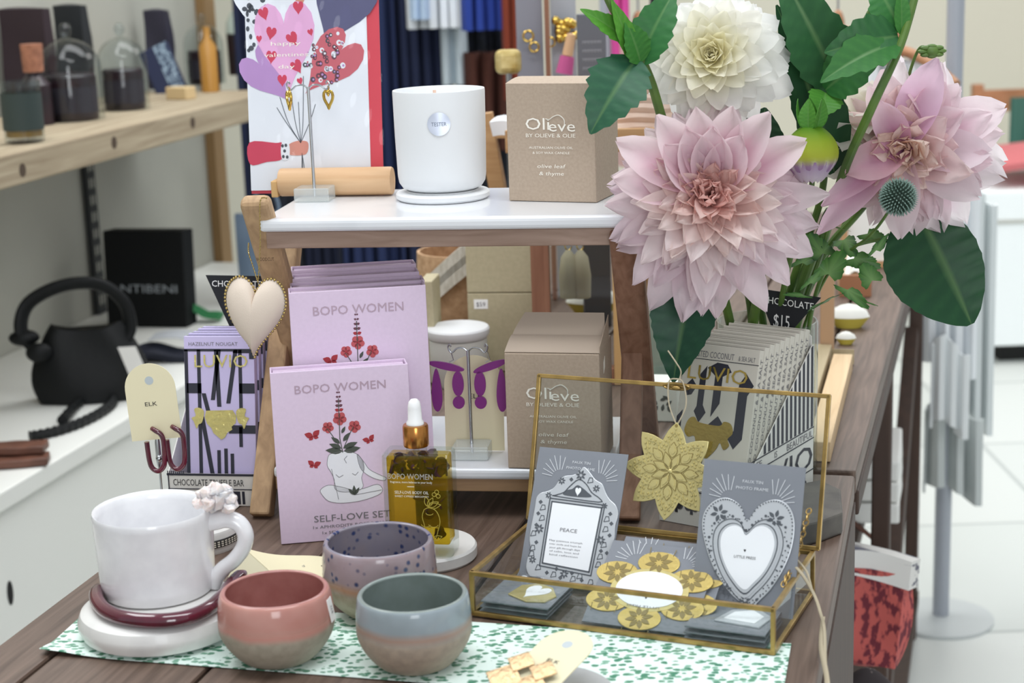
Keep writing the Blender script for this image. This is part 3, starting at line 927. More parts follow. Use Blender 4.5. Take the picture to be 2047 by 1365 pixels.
# white candle cup on its saucer lid
Zt = T + ZT
cl0 = at(876, 397, z=Zt)
c = onstand(0.160, 0.110, ZT + 0.0003)
t = thing('candle', 'white ceramic candle cup with round silver sticker on the upper marble shelf', 'candle', c, YS)
b = MB(); b.lathe([(0, 0), (0.0405, 0), (0.0430, 0.002), (0.0432, 0.0055), (0.042, 0.0070), (0.033, 0.0075), (0.033, 0.0085), (0, 0.0085)], m_cup, 64); b.build('saucer_lid', t)
pr = [(0, 0.009), (0.031, 0.009), (0.0365, 0.0115), (0.0395, 0.016), (0.0405, 0.022), (0.0415, 0.058), (0.0420, 0.098), (0.0417, 0.0995), (0.0403, 0.0995), (0.0400, 0.0975), (0.0396, 0.0875), (0, 0.0870)]
b = MB(); b.lathe(pr, m_cup, 72); b.build('cup', t, angle=55)
b = MB(); b.tube([(-0.003, -0.004, 0.087), (-0.003, -0.004, 0.099)], 0.0016, M('wick', 'd9b7a4', 0.8), 8); b.build('wick', t)
m_silver = M('silver_sticker', 'cfd5e4', 0.3, metal=0.5)
b = MB()
def onring(r, a, z):
    return Vector((r * math.sin(a), -r * math.cos(a), z))
R_ = 0.0424
vs = [onring(R_, rad(9), 0.072)]
for i in range(33):
    q = 2 * math.pi * i / 32
    vs.append(onring(R_, rad(9) + 0.0104 * math.cos(q) / R_, 0.072 + 0.0104 * math.sin(q)))
b.add(vs, [(0, i, i + 1) for i in range(1, 33)], m_silver, True)
tv, tf, x0, x1, y0, y1 = text_geo('TESTER')
k = 0.0135 / (x1 - x0)
b.add([onring(R_ + 0.0002, rad(9) + (v.x - (x0 + x1) / 2) * k / R_, 0.072 + (v.y - 0.36) * k * 1.2) for v in tv], tf, M('ink_silver_dark', '6a7486', 0.6))
b.build('sticker', t)

# sand coloured candle boxes
m_kraft = M('sand_card', 'b2a08e', 0.85, col2='aa9886', nscale=400)
m_kraft2 = M('sand_card_inside', 'b7a797', 0.85)
m_wink = M('ink_white', 'f2ede2', 0.7)
def candle_box(loc, yaw, w, d, h, label, lid, group):
    t = thing('candle_box', label, 'box', loc, yaw, group=group)
    b = MB()
    if not lid:
        def top(u, v):
            return (w * u, d * v, h + 0.0035 * math.sin(math.pi * v) * 1.0)
        b.grid(top, 4, 8, m_kraft)
        b.add([(0, 0, 0), (w, 0, 0), (w, d, 0), (0, d, 0), (0, 0, h), (w, 0, h), (w, d, h), (0, d, h)], [(0, 3, 2, 1), (0, 1, 5, 4), (1, 2, 6, 5), (2, 3, 7, 6), (3, 0, 4, 7)], m_kraft)
        for x in (0, w):
            b.add([(x, d * i / 8, h + 0.0035 * math.sin(math.pi * i / 8)) for i in range(9)], [list(range(9)) if x else list(range(9))[::-1]], m_kraft)
    else:
        b.box(0, w, 0, d, 0, h, m_kraft)
    b.build('carton', t, bevel=0.0008)
    if lid:                                         # half open tuck flap at the back
        b = MB()
        b.grid(lambda u, v: (w * u, d * (0.02 + 0.46 * v), h + 0.001 + d * 0.10 * math.sin(v * 1.5)), 2, 8, m_kraft2, thick=0.0005)
        b.grid(lambda u, v: (w * (u * (1 - 0.14 * v) + 0.07 * v + 0.03 * v), d * (0.50 + 0.28 * v), h + d * 0.10 + d * 0.22 * v ** 0.8), 2, 6, m_kraft2, thick=0.0005)
        b.grid(lambda u, v: (w + 0.0004, d * (0.02 + 0.75 * u), h + d * (0.08 + 0.22 * u) * v), 4, 3, m_kraft, thick=0.0005)
        b.build('flap', t)
    b = MB(); X = FRONT(0, -0.0002, 0)
    b.text('Oli', w * 0.355, h * 0.665, h * 0.105, m_wink, X, w=w * 0.27); b.text('eve', w * 0.63, h * 0.648, h * 0.098, m_wink, X, w=w * 0.30)
    b.line(smooth_path([(w * 0.45, h * 0.705, 0), (w * 0.49, h * 0.70, 0), (w * 0.54, h * 0.725, 0), (w * 0.60, h * 0.735, 0), (w * 0.655, h * 0.70, 0), (w * 0.66, h * 0.66, 0)], 5), 0.0008, m_wink, X)
    b.text('BY OLIEVE & OLIE', w * 0.50, h * 0.565, h * 0.033, m_wink, X, w=w * 0.56)
    b.text('AUSTRALIAN OLIVE OIL', w * 0.50, h * 0.462, h * 0.021, m_wink, X, w=w * 0.50)
    b.text('& SOY WAX CANDLE', w * 0.50, h * 0.418, h * 0.021, m_wink, X, w=w * 0.42)
    b.text('olive leaf', w * 0.50, h * 0.305, h * 0.034, m_wink, X, w=w * 0.32, shear=0.18)
    b.text('& thyme', w * 0.50, h * 0.243, h * 0.034, m_wink, X, w=w * 0.28, shear=0.18)
    b.build('lettering', t)
    if lid:
        b = MB(); X = RIGHT(w + 0.0002, d * 0.30, h * 0.86); b.prism([(0, -.008), (.008, -.004), (.008, .006), (0, .002)], 0, 0.0002, m_wink, X); b.build('side_mark', t)
    return t
A, yw, wd, hh = face((1018, 402), (1193, 406), 168, Zt, 0)
candle_box(A + Vector((0, 0, 0.0004)), yw, wd, 0.066, hh, 'closed sand brown candle box on the upper marble shelf', False, 'sand brown candle boxes')
A, yw, wd, hh = face((1016, 936), (1203, 941), 707, T + ZL, 0)
candle_box(A + Vector((0, 0, 0.0004)), yw, wd, 0.075, hh, 'sand brown candle box with raised flap on the lower marble shelf', True, 'sand brown candle boxes')

# steel T stands with acrylic feet
def t_stand(loc, yaw, h, arm, label, lean=0):
    t = thing('earring_stand', label, 'jewellery stand', loc, yaw)
    b = MB(); b.box(-0.0165, 0.0165, -0.0135, 0.0135, 0.0003, 0.0125, m_acryl); b.build('base', t, bevel=0.0012)
    b = MB(); b.tube([(0, 0, 0.004), (0, 0, h)], 0.0015, m_steel, 10); b.build('rod', t)
    for s in (-1, 1):
        p = smooth_path([(0, 0, h - 0.0015), (s * arm * 0.25, 0, h + 0.002), (s * arm * 0.6, 0, h + 0.0015), (s * arm * 0.85, 0, h - 0.002), (s * arm, 0, h - 0.001), (s * arm * 1.08, 0, h + 0.003), (s * arm * 0.98, 0, h + 0.0055), (s * arm * 0.92, 0, h + 0.003)], 5)
        b = MB(); b.tube(p, 0.0008, m_steel, 8); b.build('arm', t)
    return t
sb = onstand(0.0395, 0.108, ZT)
hT = 0.104
t_stand(sb + Vector((0, 0, 0.0003)), YS, hT, 0.0185, 'steel T-bar earring stand on clear block, before the balloon card')
def hoop(pts, r, mat): 
    b = MB(); b.tube(pts, r, mat, 10); return b
for s, lab, a in ((-1, 'gold heart earring hanging from left arm of the upper T-bar stand', 0.9), (1, 'gold heart earring hanging from right arm of the upper T-bar stand', 0.35)):
    pts = [(x, 0, y) for x, y in heart_pts(0, -0.007, 0.0100, 0.0160, 24)]
    b = MB(); b.tube([(x, 0, z) for x, _, z in pts], 0.0014, m_gold, 8, closed=True)
    b.tube([(0, 0, 0.0005), (0.0005, 0.001, 0.004), (0.0, 0.0, 0.0055)], 0.0008, m_gold, 6)
    o = b.build('heart_earring')
    place(o, sb + SX * (s * 0.0185) + Vector((0, 0, hT - 0.0045)) + SB * -0.0005, YS + a)
    tag(o, lab, 'earring', 'gold heart earrings')

# ---- valentine card in its clear sleeve, propped on a wooden ledge behind the shelf
m_cardw = M('card_white', 'e2e6ee', 0.6)
m_rededge = M('envelope_red', 'cf4352', 0.6)
m_beech = wood('beech_wood', 'c99e74', 'dcb78e', stretch=(3, 45, 45), nscale=2, rough=0.55, bump=0.05)
m_sleeve = clear('clear_sleeve', 'ffffff', 1.28, rough=0.05)
cb = onstand(-0.0335, 0.150, ZT + 0.004)
YC = YS - rad(1)
lean = rad(7)
cw, ch = 0.117, 0.205
kx = cw / 250.0                                      # drawing unit: one photo pixel on the card
t = thing('greeting_card', 'balloon heart valentine card in clear sleeve leaning behind the steel T-bar stand', 'greeting card', cb, YC, lean)
b = MB(); b.box(0, cw, 0, 0.0012, 0, ch, m_cardw); b.build('card', t)
b = MB(); b.box(0.0, cw + 0.0118, 0.0014, 0.0026, -0.003, ch + 0.002, m_rededge); b.build('envelope', t)
b = MB()
def slv(u, v):
    return (-0.001 + (cw + 0.0145) * u, -0.0010 - 0.0006 * math.sin(9 * u + 4 * v) - 0.0007 * math.sin(23 * (u * 0.7 + v)) - 0.0004 * math.sin(41 * (u - 0.6 * v)), -0.004 + (ch + 0.007) * v)
b.grid(slv, 40, 50, m_sleeve); b.build('clear_sleeve', t)
b = MB(); X = FRONT(0, -0.0001, 0)
def cq(px, py): return ((px - 545) * kx, (372 - py) * kx * 1.03)
m_pk = M('print_pink', 'dfa9d2', 0.7); m_lil = M('print_lilac', 'b48cc4', 0.7); m_slate = M('print_slate', '58587a', 0.7)
m_tan = M('print_tan', 'c98d78', 0.7); m_rose = M('print_rose', 'c4626e', 0.7); m_cr = M('print_cherry', 'c8405a', 0.7); m_char = M('print_charcoal', '4a4f58', 0.7)
m_skin = M('print_skin', 'cc8a7c', 0.7)
def blob(pts, mat, z0=0.0, z1=0.0003):
    b.prism([(p[0], p[1]) for p in smooth_path([(*cq(*p), 0) for p in pts], 4, True)], z0, z1, mat, X)
def balloon(cx, cy, wd, hg, rot, mat, z):
    c = cq(cx, cy)
    b.prism(heart_pts(c[0], c[1], wd * kx, hg * kx, 28, rot), 0, z, mat, X)
balloon(742, 20, 130, 175, rad(-24), m_slate, 0.00015)
balloon(660, -55, 110, 170, rad(0), m_tan, 0.00016)
balloon(562, 10, 70, 170, rad(18), m_cardw, 0.00012)
balloon(592, 150, 90, 130, rad(38), m_lil, 0.0002)
balloon(715, 130, 100, 150, rad(-42), m_rose, 0.0002)
balloon(628, 95, 125, 185, rad(3), m_pk, 0.00028)
rnd = random.Random(11)
for i in range(34):                                  # charcoal spots on the pale balloon
    x, y = rnd.uniform(545, 600), rnd.uniform(-5, 98)
    if y > 40 and x > 560 + (98 - y) * 0.5: continue
    c = cq(x, y); b.prism(circ(c[0], c[1], rnd.uniform(3, 6) * kx, rnd.uniform(3, 7) * kx, 8), 0, 0.0002, m_char, X)
for i in range(60):                                  # leopard spots on the rose balloon
    u, v = rnd.uniform(-1, 1), rnd.uniform(-1, 1)
    x, y = 716 + u * 34 + v * 24, 122 - u * 38 + v * 42
    if v > .2 and abs(u) + v > 1.05: continue
    c = cq(x, y); r = rnd.uniform(3, 6) * kx
    b.prism(circ(c[0], c[1], r, r * 1.1, 9), 0, 0.00024, rnd.choice([m_char, m_cardw, M('print_plum', '6a4450', 0.8)]), X)
    b.prism(circ(c[0] + r * 0.2, c[1], r * 0.45, n=7), 0, 0.00028, rnd.choice([m_lil, m_cardw, m_rose]), X)
for x, y, s, r in ((585, 28, 22, 0.3), (598, 66, 22, -0.2), (656, 18, 22, 0), (643, 78, 24, 0.5), (597, 112, 22, -0.1), (650, 132, 24, 0.5), (573, 76, 12, 0), (618, 158, 20, 0.0), (655, 160, 12, 0.3), (680, 66, 12, 0.3)):
    c = cq(x, y); b.prism(heart_pts(c[0], c[1], s * kx, s * 1.25 * kx, 18, r), 0, 0.00034, m_cr, X)
for tx, y, wdt in (('happy', 85, 62), ('valentines', 107, 92), ('day', 130, 34)):
    c = cq(628, y); b.text(tx, c[0], c[1], 0.0038, m_wink, X, w=wdt * kx, z=0.0005)
for x0, y0 in ((612, 190), (636, 190), (662, 150), (685, 205), (650, 200), (605, 210)):
    b.line(smooth_path([(*cq(x0, y0), 0), (*cq((x0 + 652) / 2 + (x0 - 652) * 0.1, 240), 0), (*cq(652, 280), 0)], 5), 0.0005, m_char, X)
for x1 in (655, 660, 652):
    b.line([cq(654, 300), cq(x1, 345)], 0.0005, m_char, X)
blob([(545, 277), (600, 279), (613, 280), (613, 310), (580, 316), (545, 320)], m_cr)
blob([(612, 281), (627, 280), (627, 309), (612, 311)], m_cardw, 0.0, 0.00035)
for x, y in ((614, 285), (621, 284), (618, 295), (615, 306), (623, 307)):
    c = cq(x, y); b.prism(circ(c[0], c[1], 3 * kx, 3.6 * kx, 8), 0, 0.0005, m_char, X)
blob([(626, 284), (644, 276), (664, 277), (668, 286), (664, 300), (652, 304), (627, 302)], m_skin)
b.build('print', t)

t = thing('wooden_ledge', 'round beech wood bar lying behind the candle cup and T-bar stand', 'display ledge', onstand(0.0, 0.1355, ZT), YS)
b = MB(); b.lathe([(0.0, 0), (0.0125, 0), (0.0132, 0.0012), (0.0132, 0.1065), (0.0125, 0.108), (0, 0.108)], m_beech, 40, Matrix.Translation((0.0, 0, 0.0135)) @ Matrix.Rotation(rad(90), 4, 'Y')); b.build('bar', t)
b = MB(); b.box(-0.007, -0.0005, -0.010, 0.012, 0.0005, 0.016, M('pale_pine', 'd2aa72', 0.6)); b.build('end_block', t, bevel=0.001)

# ================================================================ LOWER SHELF JEWELLERY
sb2 = onstand(0.190, 0.035, ZL + 0.0003)
h2 = 0.099
t_stand(sb2, YS, h2, 0.0165, 'steel T-bar earring stand with clear foot on the lower marble shelf')
m_purpleac = M('purple_acrylic', '7a2a78', 0.35)
def flat_oval(b, cx, cz, rx, rz, rot, taper=0.0, y=0.0):
    pts = []
    for i in range(24):
        a = 2 * math.pi * i / 24
        x, z = rx * math.cos(a), rz * math.sin(a)
        x *= 1 - taper * (z / rz)
        pts.append((cx + x * math.cos(rot) - z * math.sin(rot), cz + x * math.sin(rot) + z * math.cos(rot)))
    b.prism(pts, 0, 0.0022, m_purpleac, FRONT(0, y, 0))
for s, lab in ((-1, 'dangling purple earring of flat ovals on left arm of the lower T-bar stand'), (1, 'dangling purple earring of flat ovals on right arm of the lower T-bar stand')):
    t = thing('drop_earring', lab, 'earring', sb2 + SX * (s * 0.0165) + Vector((0, 0, h2 - 0.003)), YS, group='purple drop earrings')
    b = MB(); flat_oval(b, s * 0.0035, -0.0115, 0.0165, 0.0034, rad(12) * s * (1 if s > 0 else 1) * (1.6 if s > 0 else 1.0), 0); b.build('top_bar', t)
    b = MB(); flat_oval(b, s * 0.0130, -0.0335, 0.0046, 0.020, 0, 0.35); b.build('long_drop', t)
    b = MB(); flat_oval(b, -s * 0.0065, -0.0275, 0.0052, 0.0115, 0, 0.05); b.build('oval_drop', t)
    b = MB(); flat_oval(b, -s * 0.0065, -0.0450, 0.0054, 0.0058, 0, 0); b.build('round_drop', t)
    b = MB(); b.tube([(0, 0, 0.004), (0.0015, 0, 0), (0.003, 0, -0.006), (-0.001, 0, -0.008)], 0.0005, m_steel, 6); b.build('hook', t)
def earring_card(w, h, hole, text, txy, th=0.0006, holes=()):
    """arched cream card in its own plane: x right, z up, origin at the middle of the lower edge"""
    b = MB()
    out = [(-w / 2, 0), (w / 2, 0)] + circ(0, h - w / 2, w / 2, n=21, a0=0, a1=math.pi, end=True)
    b.prism(out, -th, 0, m_cream, FRONT())
    b.prism(circ(0, h - hole, 0.0038, n=20), 0, 0.0001, M('punched_hole_grey', 'b9c2c6', 0.7), FRONT())
    b.text(text, txy[0], txy[1], w * 0.085, m_ink, FRONT(), w=w * 0.24)
    return b
o = earring_card(0.0545, 0.088, 0.5, 'ELK', (0.002, 0.0505)).build('earring_card')
place(o, sb2 + SB * 0.017 + SX * 0.0 + Vector((0, 0, 0.0005)), YS, rad(6))
tag(o, 'arched cream card standing behind the purple earrings on the lower marble shelf', 'card')

# ================================================================ LEFT: EARRING CARD ON A CLIP STAND
mcx = at(330, 1062, z=T)
t = thing('clip_stand', 'slim steel rod with a clip, standing behind the white mug', 'clip stand', (mcx.x, mcx.y, T + 0.0003), rad(2))
hk = fit_h(Vector((mcx.x, mcx.y, T)), Vector((0, 1, 0)), 872, 0)
b = MB(); b.lathe([(0, 0), (0.016, 0), (0.017, 0.002), (0.016, 0.006), (0, 0.0065)], m_beech, 32); b.build('base', t)
b = MB(); b.tube([(0, 0, 0.004), (0, 0, hk - 0.022)], 0.0011, m_steel, 8); b.build('rod', t)
b = MB(); b.tube([(0, 0, hk - 0.032), (0, 0, hk - 0.022), (0, 0, hk - 0.006), (0, 0, hk + 0.002)], [0.001, 0.0026, 0.0024, 0.0014], m_steel, 10); b.ball((0.001, -0.002, hk - 0.020), 0.0034, m_steel, 10, 8); b.build('clip', t)
cp = Vector((mcx.x, mcx.y, T + hk)) + Vector((0, -0.0024, -0.003))
kk = (cp - CAMP).length / F_PX
o = earring_card(99 * kk, 152 * kk, 34 * kk, 'ELK', (-0.001, 72 * kk)).build('earring_card')
place(o, cp + Vector((1 * kk, 0, 2 * kk)), rad(2), rad(2), rad(-3.5))
tag(o, 'arched cream earring card held upright in the clip behind the white mug', 'card')
for px0, lab in ((322, 'burgundy U-shaped hoop hanging on left side of the upright cream card'), (362, 'burgundy U-shaped hoop hanging on right side of the upright cream card')):
    P = [(-16, 2), (-8, 0), (2, -8), (6, -24), (5, -62), (0, -76), (-10, -82), (-20, -76), (-25, -60), (-27, -22)]
    b = MB(); b.tube(smooth_path([(x * kk, -0.0022 - 0.0035 * (1 if i > 0 else 0), y * kk) for i, (x, y) in enumerate(P)], 5), 5.0 * kk, m_burg, 12)
    o = b.build('hoop_earring')
    hx = at(px0, 857 if px0 < 340 else 853, Y=cp.y - 0.001)
    place(o, hx, rad(2))
    tag(o, lab, 'earring', 'burgundy hoop earrings')

# ================================================================ HANGING HEART
m_canvas = M('cream_canvas', 'd9cabb', 0.9, bump=0.12, bscale=900)
m_bead = M('antique_brass_bead', 'b09a62', 0.35, metal=0.9)
hc_ = at(511, 622, Y=onstand(0.0, -0.020, 0).y)
kk = (hc_ - CAMP).length / F_PX
t = thing('heart_ornament', 'padded cream heart with a brass bead edge hanging from the riser leg', 'ornament', hc_, YS, 0, rad(5))
hw, hh2 = 122 * kk, 163 * kk
b = MB()
n = 48
hp = heart_pts(0, -0.006, hw, hh2, n)
hp = [(x, z - 0.0) for x, z in hp]
rings = 9
vs, fs = [], []
for side in (-1, 1):
    o0 = len(vs)
    for r in range(rings + 1):
        s_ = 1 - r / rings
        y = side * 0.0165 * math.sqrt(max(0, 1 - s_ ** 2.2))
        for x, z in hp:
            zc_ = -0.004
            # the cleft stays creased
            k2 = (1 - s_) ** 0.6 * 0.9
            th = math.atan2(z - zc_, x)
            ex_, ez_ = hw * 0.42 * math.cos(th), (hh2 * 0.36 if z > zc_ else hh2 * 0.46) * math.sin(th)
            xx, z2 = x * (1 - k2) + ex_ * k2, (z - zc_) * (1 - k2) + ez_ * k2
            vs.append((xx * s_, y, z2 * s_ + zc_))
    for r in range(rings):
        for i in range(n):
            j = (i + 1) % n
            q = (o0 + r * n + i, o0 + r * n + j, o0 + (r + 1) * n + j, o0 + (r + 1) * n + i)
            fs.append(q if side > 0 else q[::-1])
b.add(vs, fs, m_canvas, True)
b.build('pad', t, angle=80)
b = MB()
P = smooth_path([(x * 1.015, 0, z * 1.015) for x, z in hp], 4, True)
acc = 0
last = P[0]
for p in P:
    if (p - last).length >= 0.0023:
        b.ball((p.x, p.y - 0.001, p.z), 0.0013, m_bead, 7, 5)
        last = p
b.build('bead_edge', t)
top_c = Vector((0.002, -0.001, hh2 * 0.36))
leg = at(520, 404, Y=onstand(0.0, -0.0145, 0).y) - hc_
Mi = t.matrix_world.to_3x3().transposed()
L2 = Mi @ leg
L1 = Mi @ (at(497, 505, Y=onstand(0, -0.016, 0).y) - hc_)
b = MB()
for pa in ([top_c, top_c + (L2 - top_c) * 0.5 + Vector((0.001, 0, 0)), L2, L2 + Vector((0.004, 0.006, 0.003))], [top_c, L1 * 0.6 + top_c * 0.4, L1, L1 + Vector((-0.003, 0.010, 0.006))]):
    P = smooth_path(pa, 12)
    b.tube(P, 0.0004, m_bead, 5)
    last = None
    for p in P:
        if last is None or (p - last).length > 0.0021:
            b.ball(p, 0.00085, m_bead, 6, 4); last = p
b.build('bead_chain', t)
# ================================================================ CHOCOLATE BARS IN THEIR CARTONS
def fit2(A, back, px, py):
    """height and lean of a face standing on A whose upper corner is seen at px,py"""
    d = ray(px, py)
    m = Matrix(((back.x, 0, -d.x), (back.y, 0, -d.y), (0, 1, -d.z)))
    a, h, _ = m.inverted() @ (CAMP - A)
    return math.atan2(a, h), math.hypot(a, h)
m_wcard = M('bar_card_white', 'e6e4df', 0.6)
m_ivory = M('bar_card_ivory', 'd6d1c5', 0.65)
m_navy = M('bar_ink_navy', '2a2b38', 0.6)
m_goldfoil = M('gold_foil', 'b59c52', 0.30, metal=0.85, bump=0.2, bscale=250)
m_goldpale = M('gold_foil_pale', 'e0d48c', 0.28, metal=0.7, bump=0.6, bscale=180)
m_lilc = M('bar_card_lilac', 'c6bce2', 0.6)
m_black = M('pennant_black', '1d1f24', 0.8)
m_chalk = M('chalk_white', 'f4f4f2', 0.8)
def clover(b, x, y, r, mat, X):
    for a in (90, 210, 330):
        b.prism(circ(x + r * 0.5 * math.cos(rad(a)), y + r * 0.5 * math.sin(rad(a)), r * 0.46, n=10), 0, 0.0002, mat, X)
    b.prism([(x - r * .1, y), (x + r * .1, y), (x + r * .2, y - r * 1.1), (x - r * .2, y - r * 1.1)], 0, 0.0002, mat, X)
def ornament_blob(b, w, h, cx, cy, mat, X, s=1.0):
    P = [(-.30, .16), (-.22, .20), (-.14, .14), (.14, .13), (.2, .19), (.30, .17), (.34, .06), (.28, -.02), (.31, -.10), (.24, -.16), (.18, -.08), (.14, -.16), (.06, -.26), (0, -.30), (-.08, -.25), (-.15, -.15), (-.19, -.04), (-.28, -.06), (-.34, .02)]
    b.prism([(p[0], p[1]) for p in smooth_path([(cx + x * w * s, cy + y * w * s, 0) for x, y in P], 4, True)], 0, 0.0004, mat, X)
def bar_front_white(b, w, h, X, mark):
    b.prism([(0, h * .945), (w, h * .945), (w, h * .952), (0, h * .952)], 0, 0.0002, m_navy, X) if False else None
    b.text('TOASTED COCONUT', w * .36, h * .945, h * .036, m_inkgrey, X, w=w * .62)
    b.text('& SEA SALT', w * .84, h * .942, h * .028, m_inkgrey, X, w=w * .22)
    b.line([(0, h * .915), (w, h * .915)], 0.0006, m_navy, X)
    def st(pts): b.prism([(x * w, y * h) for x, y in pts], 0, 0.0002, m_navy, X)
    st([(.25, .83), (.33, .88), (.33, .66), (.38, .62), (.30, .56), (.22, .62), (.25, .65)])
    st([(.34, .87), (.46, .905), (.60, .90), (.66, .86), (.55, .83), (.55, .68), (.45, .60), (.45, .83)])
    st([(.78, .80), (.86, .86), (.97, .80), (.90, .74), (.90, .50), (.80, .44), (.70, .50), (.78, .54)])
    st([(.07, .76), (.15, .80), (.22, .76), (.16, .71), (.08, .70)])
    st([(.42, .55), (.55, .61), (.66, .55), (.52, .49)])
    st([(.0, .58), (.07, .62), (.06, .40), (.0, .36)])
    st([(.55, .24), (.72, .30), (.72, .27), (.56, .20)]); st([(.28, .30), (.42, .36), (.40, .30), (.30, .26)])
    b.text('LUVIO', w * .48, h * .842, h * .085, m_goldfoil, X, w=w * .80, z=0.0006)
    if mark: ornament_blob(b, w, h, w * .45, h * .50, m_goldfoil, X, 0.95)
def bar_front_lilac(b, w, h, X, mark):
    b.text('HAZELNUT NOUGAT', w * .42, h * .955, h * .022, m_inkgrey, X, w=w * .7)
    def st(pts): b.prism([(x * w, y * h) for x, y in pts], 0, 0.0002, m_navy, X)
    st([(0, .925), (1, .925), (1, .865), (.93, .865), (.93, .90), (.70, .90), (.70, .91), (0, .91)])
    for x, y0, y1 in ((.03, .10, .92), (.21, .10, .92), (.80, .55, .92), (.47, .10, .32), (.57, .10, .33), (.66, .16, .30), (.79, .34, .46)):
        st([(x - .025, y0), (x + .025, y0), (x + .025, y1), (x - .025, y1)])
    for a in ([(.03, .72), (.24, .66)], [(.78, .72), (1, .66)], [(.62, .47), (1, .42)]):
        (x0, y1), (x1, y0) = a
        st([(x0, y0), (x1, y0), (x1, y1), (x0, y1)])
    for (x0, y0), (x1, y1) in (((.40, .62), (.50, .92)), ((.46, .92), (.49, .58)), ((.62, .60), (.74, .92)), ((.24, .52), (.40, .10)), ((.27, .66), (.36, .50))):
        d = 0.03
        st([(x0 - d, y0), (x0 + d, y0), (x1 + d, y1), (x1 - d, y1)])
    b.text('LUVIO', w * .53, h * .855, h * .078, m_goldpale, X, w=w * .76, z=0.0006)
    if mark: 
        P = [(-.20, .13), (.18, .14), (.23, .06), (.22, -.04), (.16, -.09), (.17, -.13), (.10, -.17), (.06, -.24), (.01, -.27), (-.05, -.22), (-.10, -.18), (-.13, -.11), (-.19, -.05), (-.22, .04)]
        b.prism([(w * .5 + x * w, h * .50 + y * w) for x, y in P], 0, 0.0006, m_goldpale, X)
        for s in (-1, 1):
            b.prism([(p[0], p[1]) for p in smooth_path([(w * .5 + s * x * w, h * .50 + y * w, 0) for x, y in ((.23, .12), (.30, .17), (.37, .15), (.35, .06), (.41, .03), (.38, -.02), (.34, -.12), (.31, -.06), (.26, -.03))], 3, True)], 0, 0.0006, m_goldpale, X)
def make_bar(w, h, th, front, mat, side, label, cat, mark):
    t = thing('chocolate_bar', label, cat)
    b = MB(); b.box(0, w, 0, th, 0, h, mat); b.build('wrapper', t, bevel=0.0005)
    b = MB(); front(b, w, h, FRONT(0, -0.0001, 0), mark); b.build('print', t)
    if side:
        b = MB(); X = RIGHT(w + 0.0001, 0, 0)
        b.text(side, th * .5, h * .57, th * 0.50, m_inkgrey, X, w=h * .76, rot=rad(90))
        b.prism([(th * .86, h * .02), (th * 1.0, h * .02), (th * 1.0, h * .995), (th * .86, h * .995)], 0, 0.0001, m_ivory, X)
        b.build('spine_print', t)
    b = MB(); b.box(0.001, w - 0.001, th * .66, th * .98, h, h + 0.0002, m_navy); b.build('top_stripe', t)
    return t
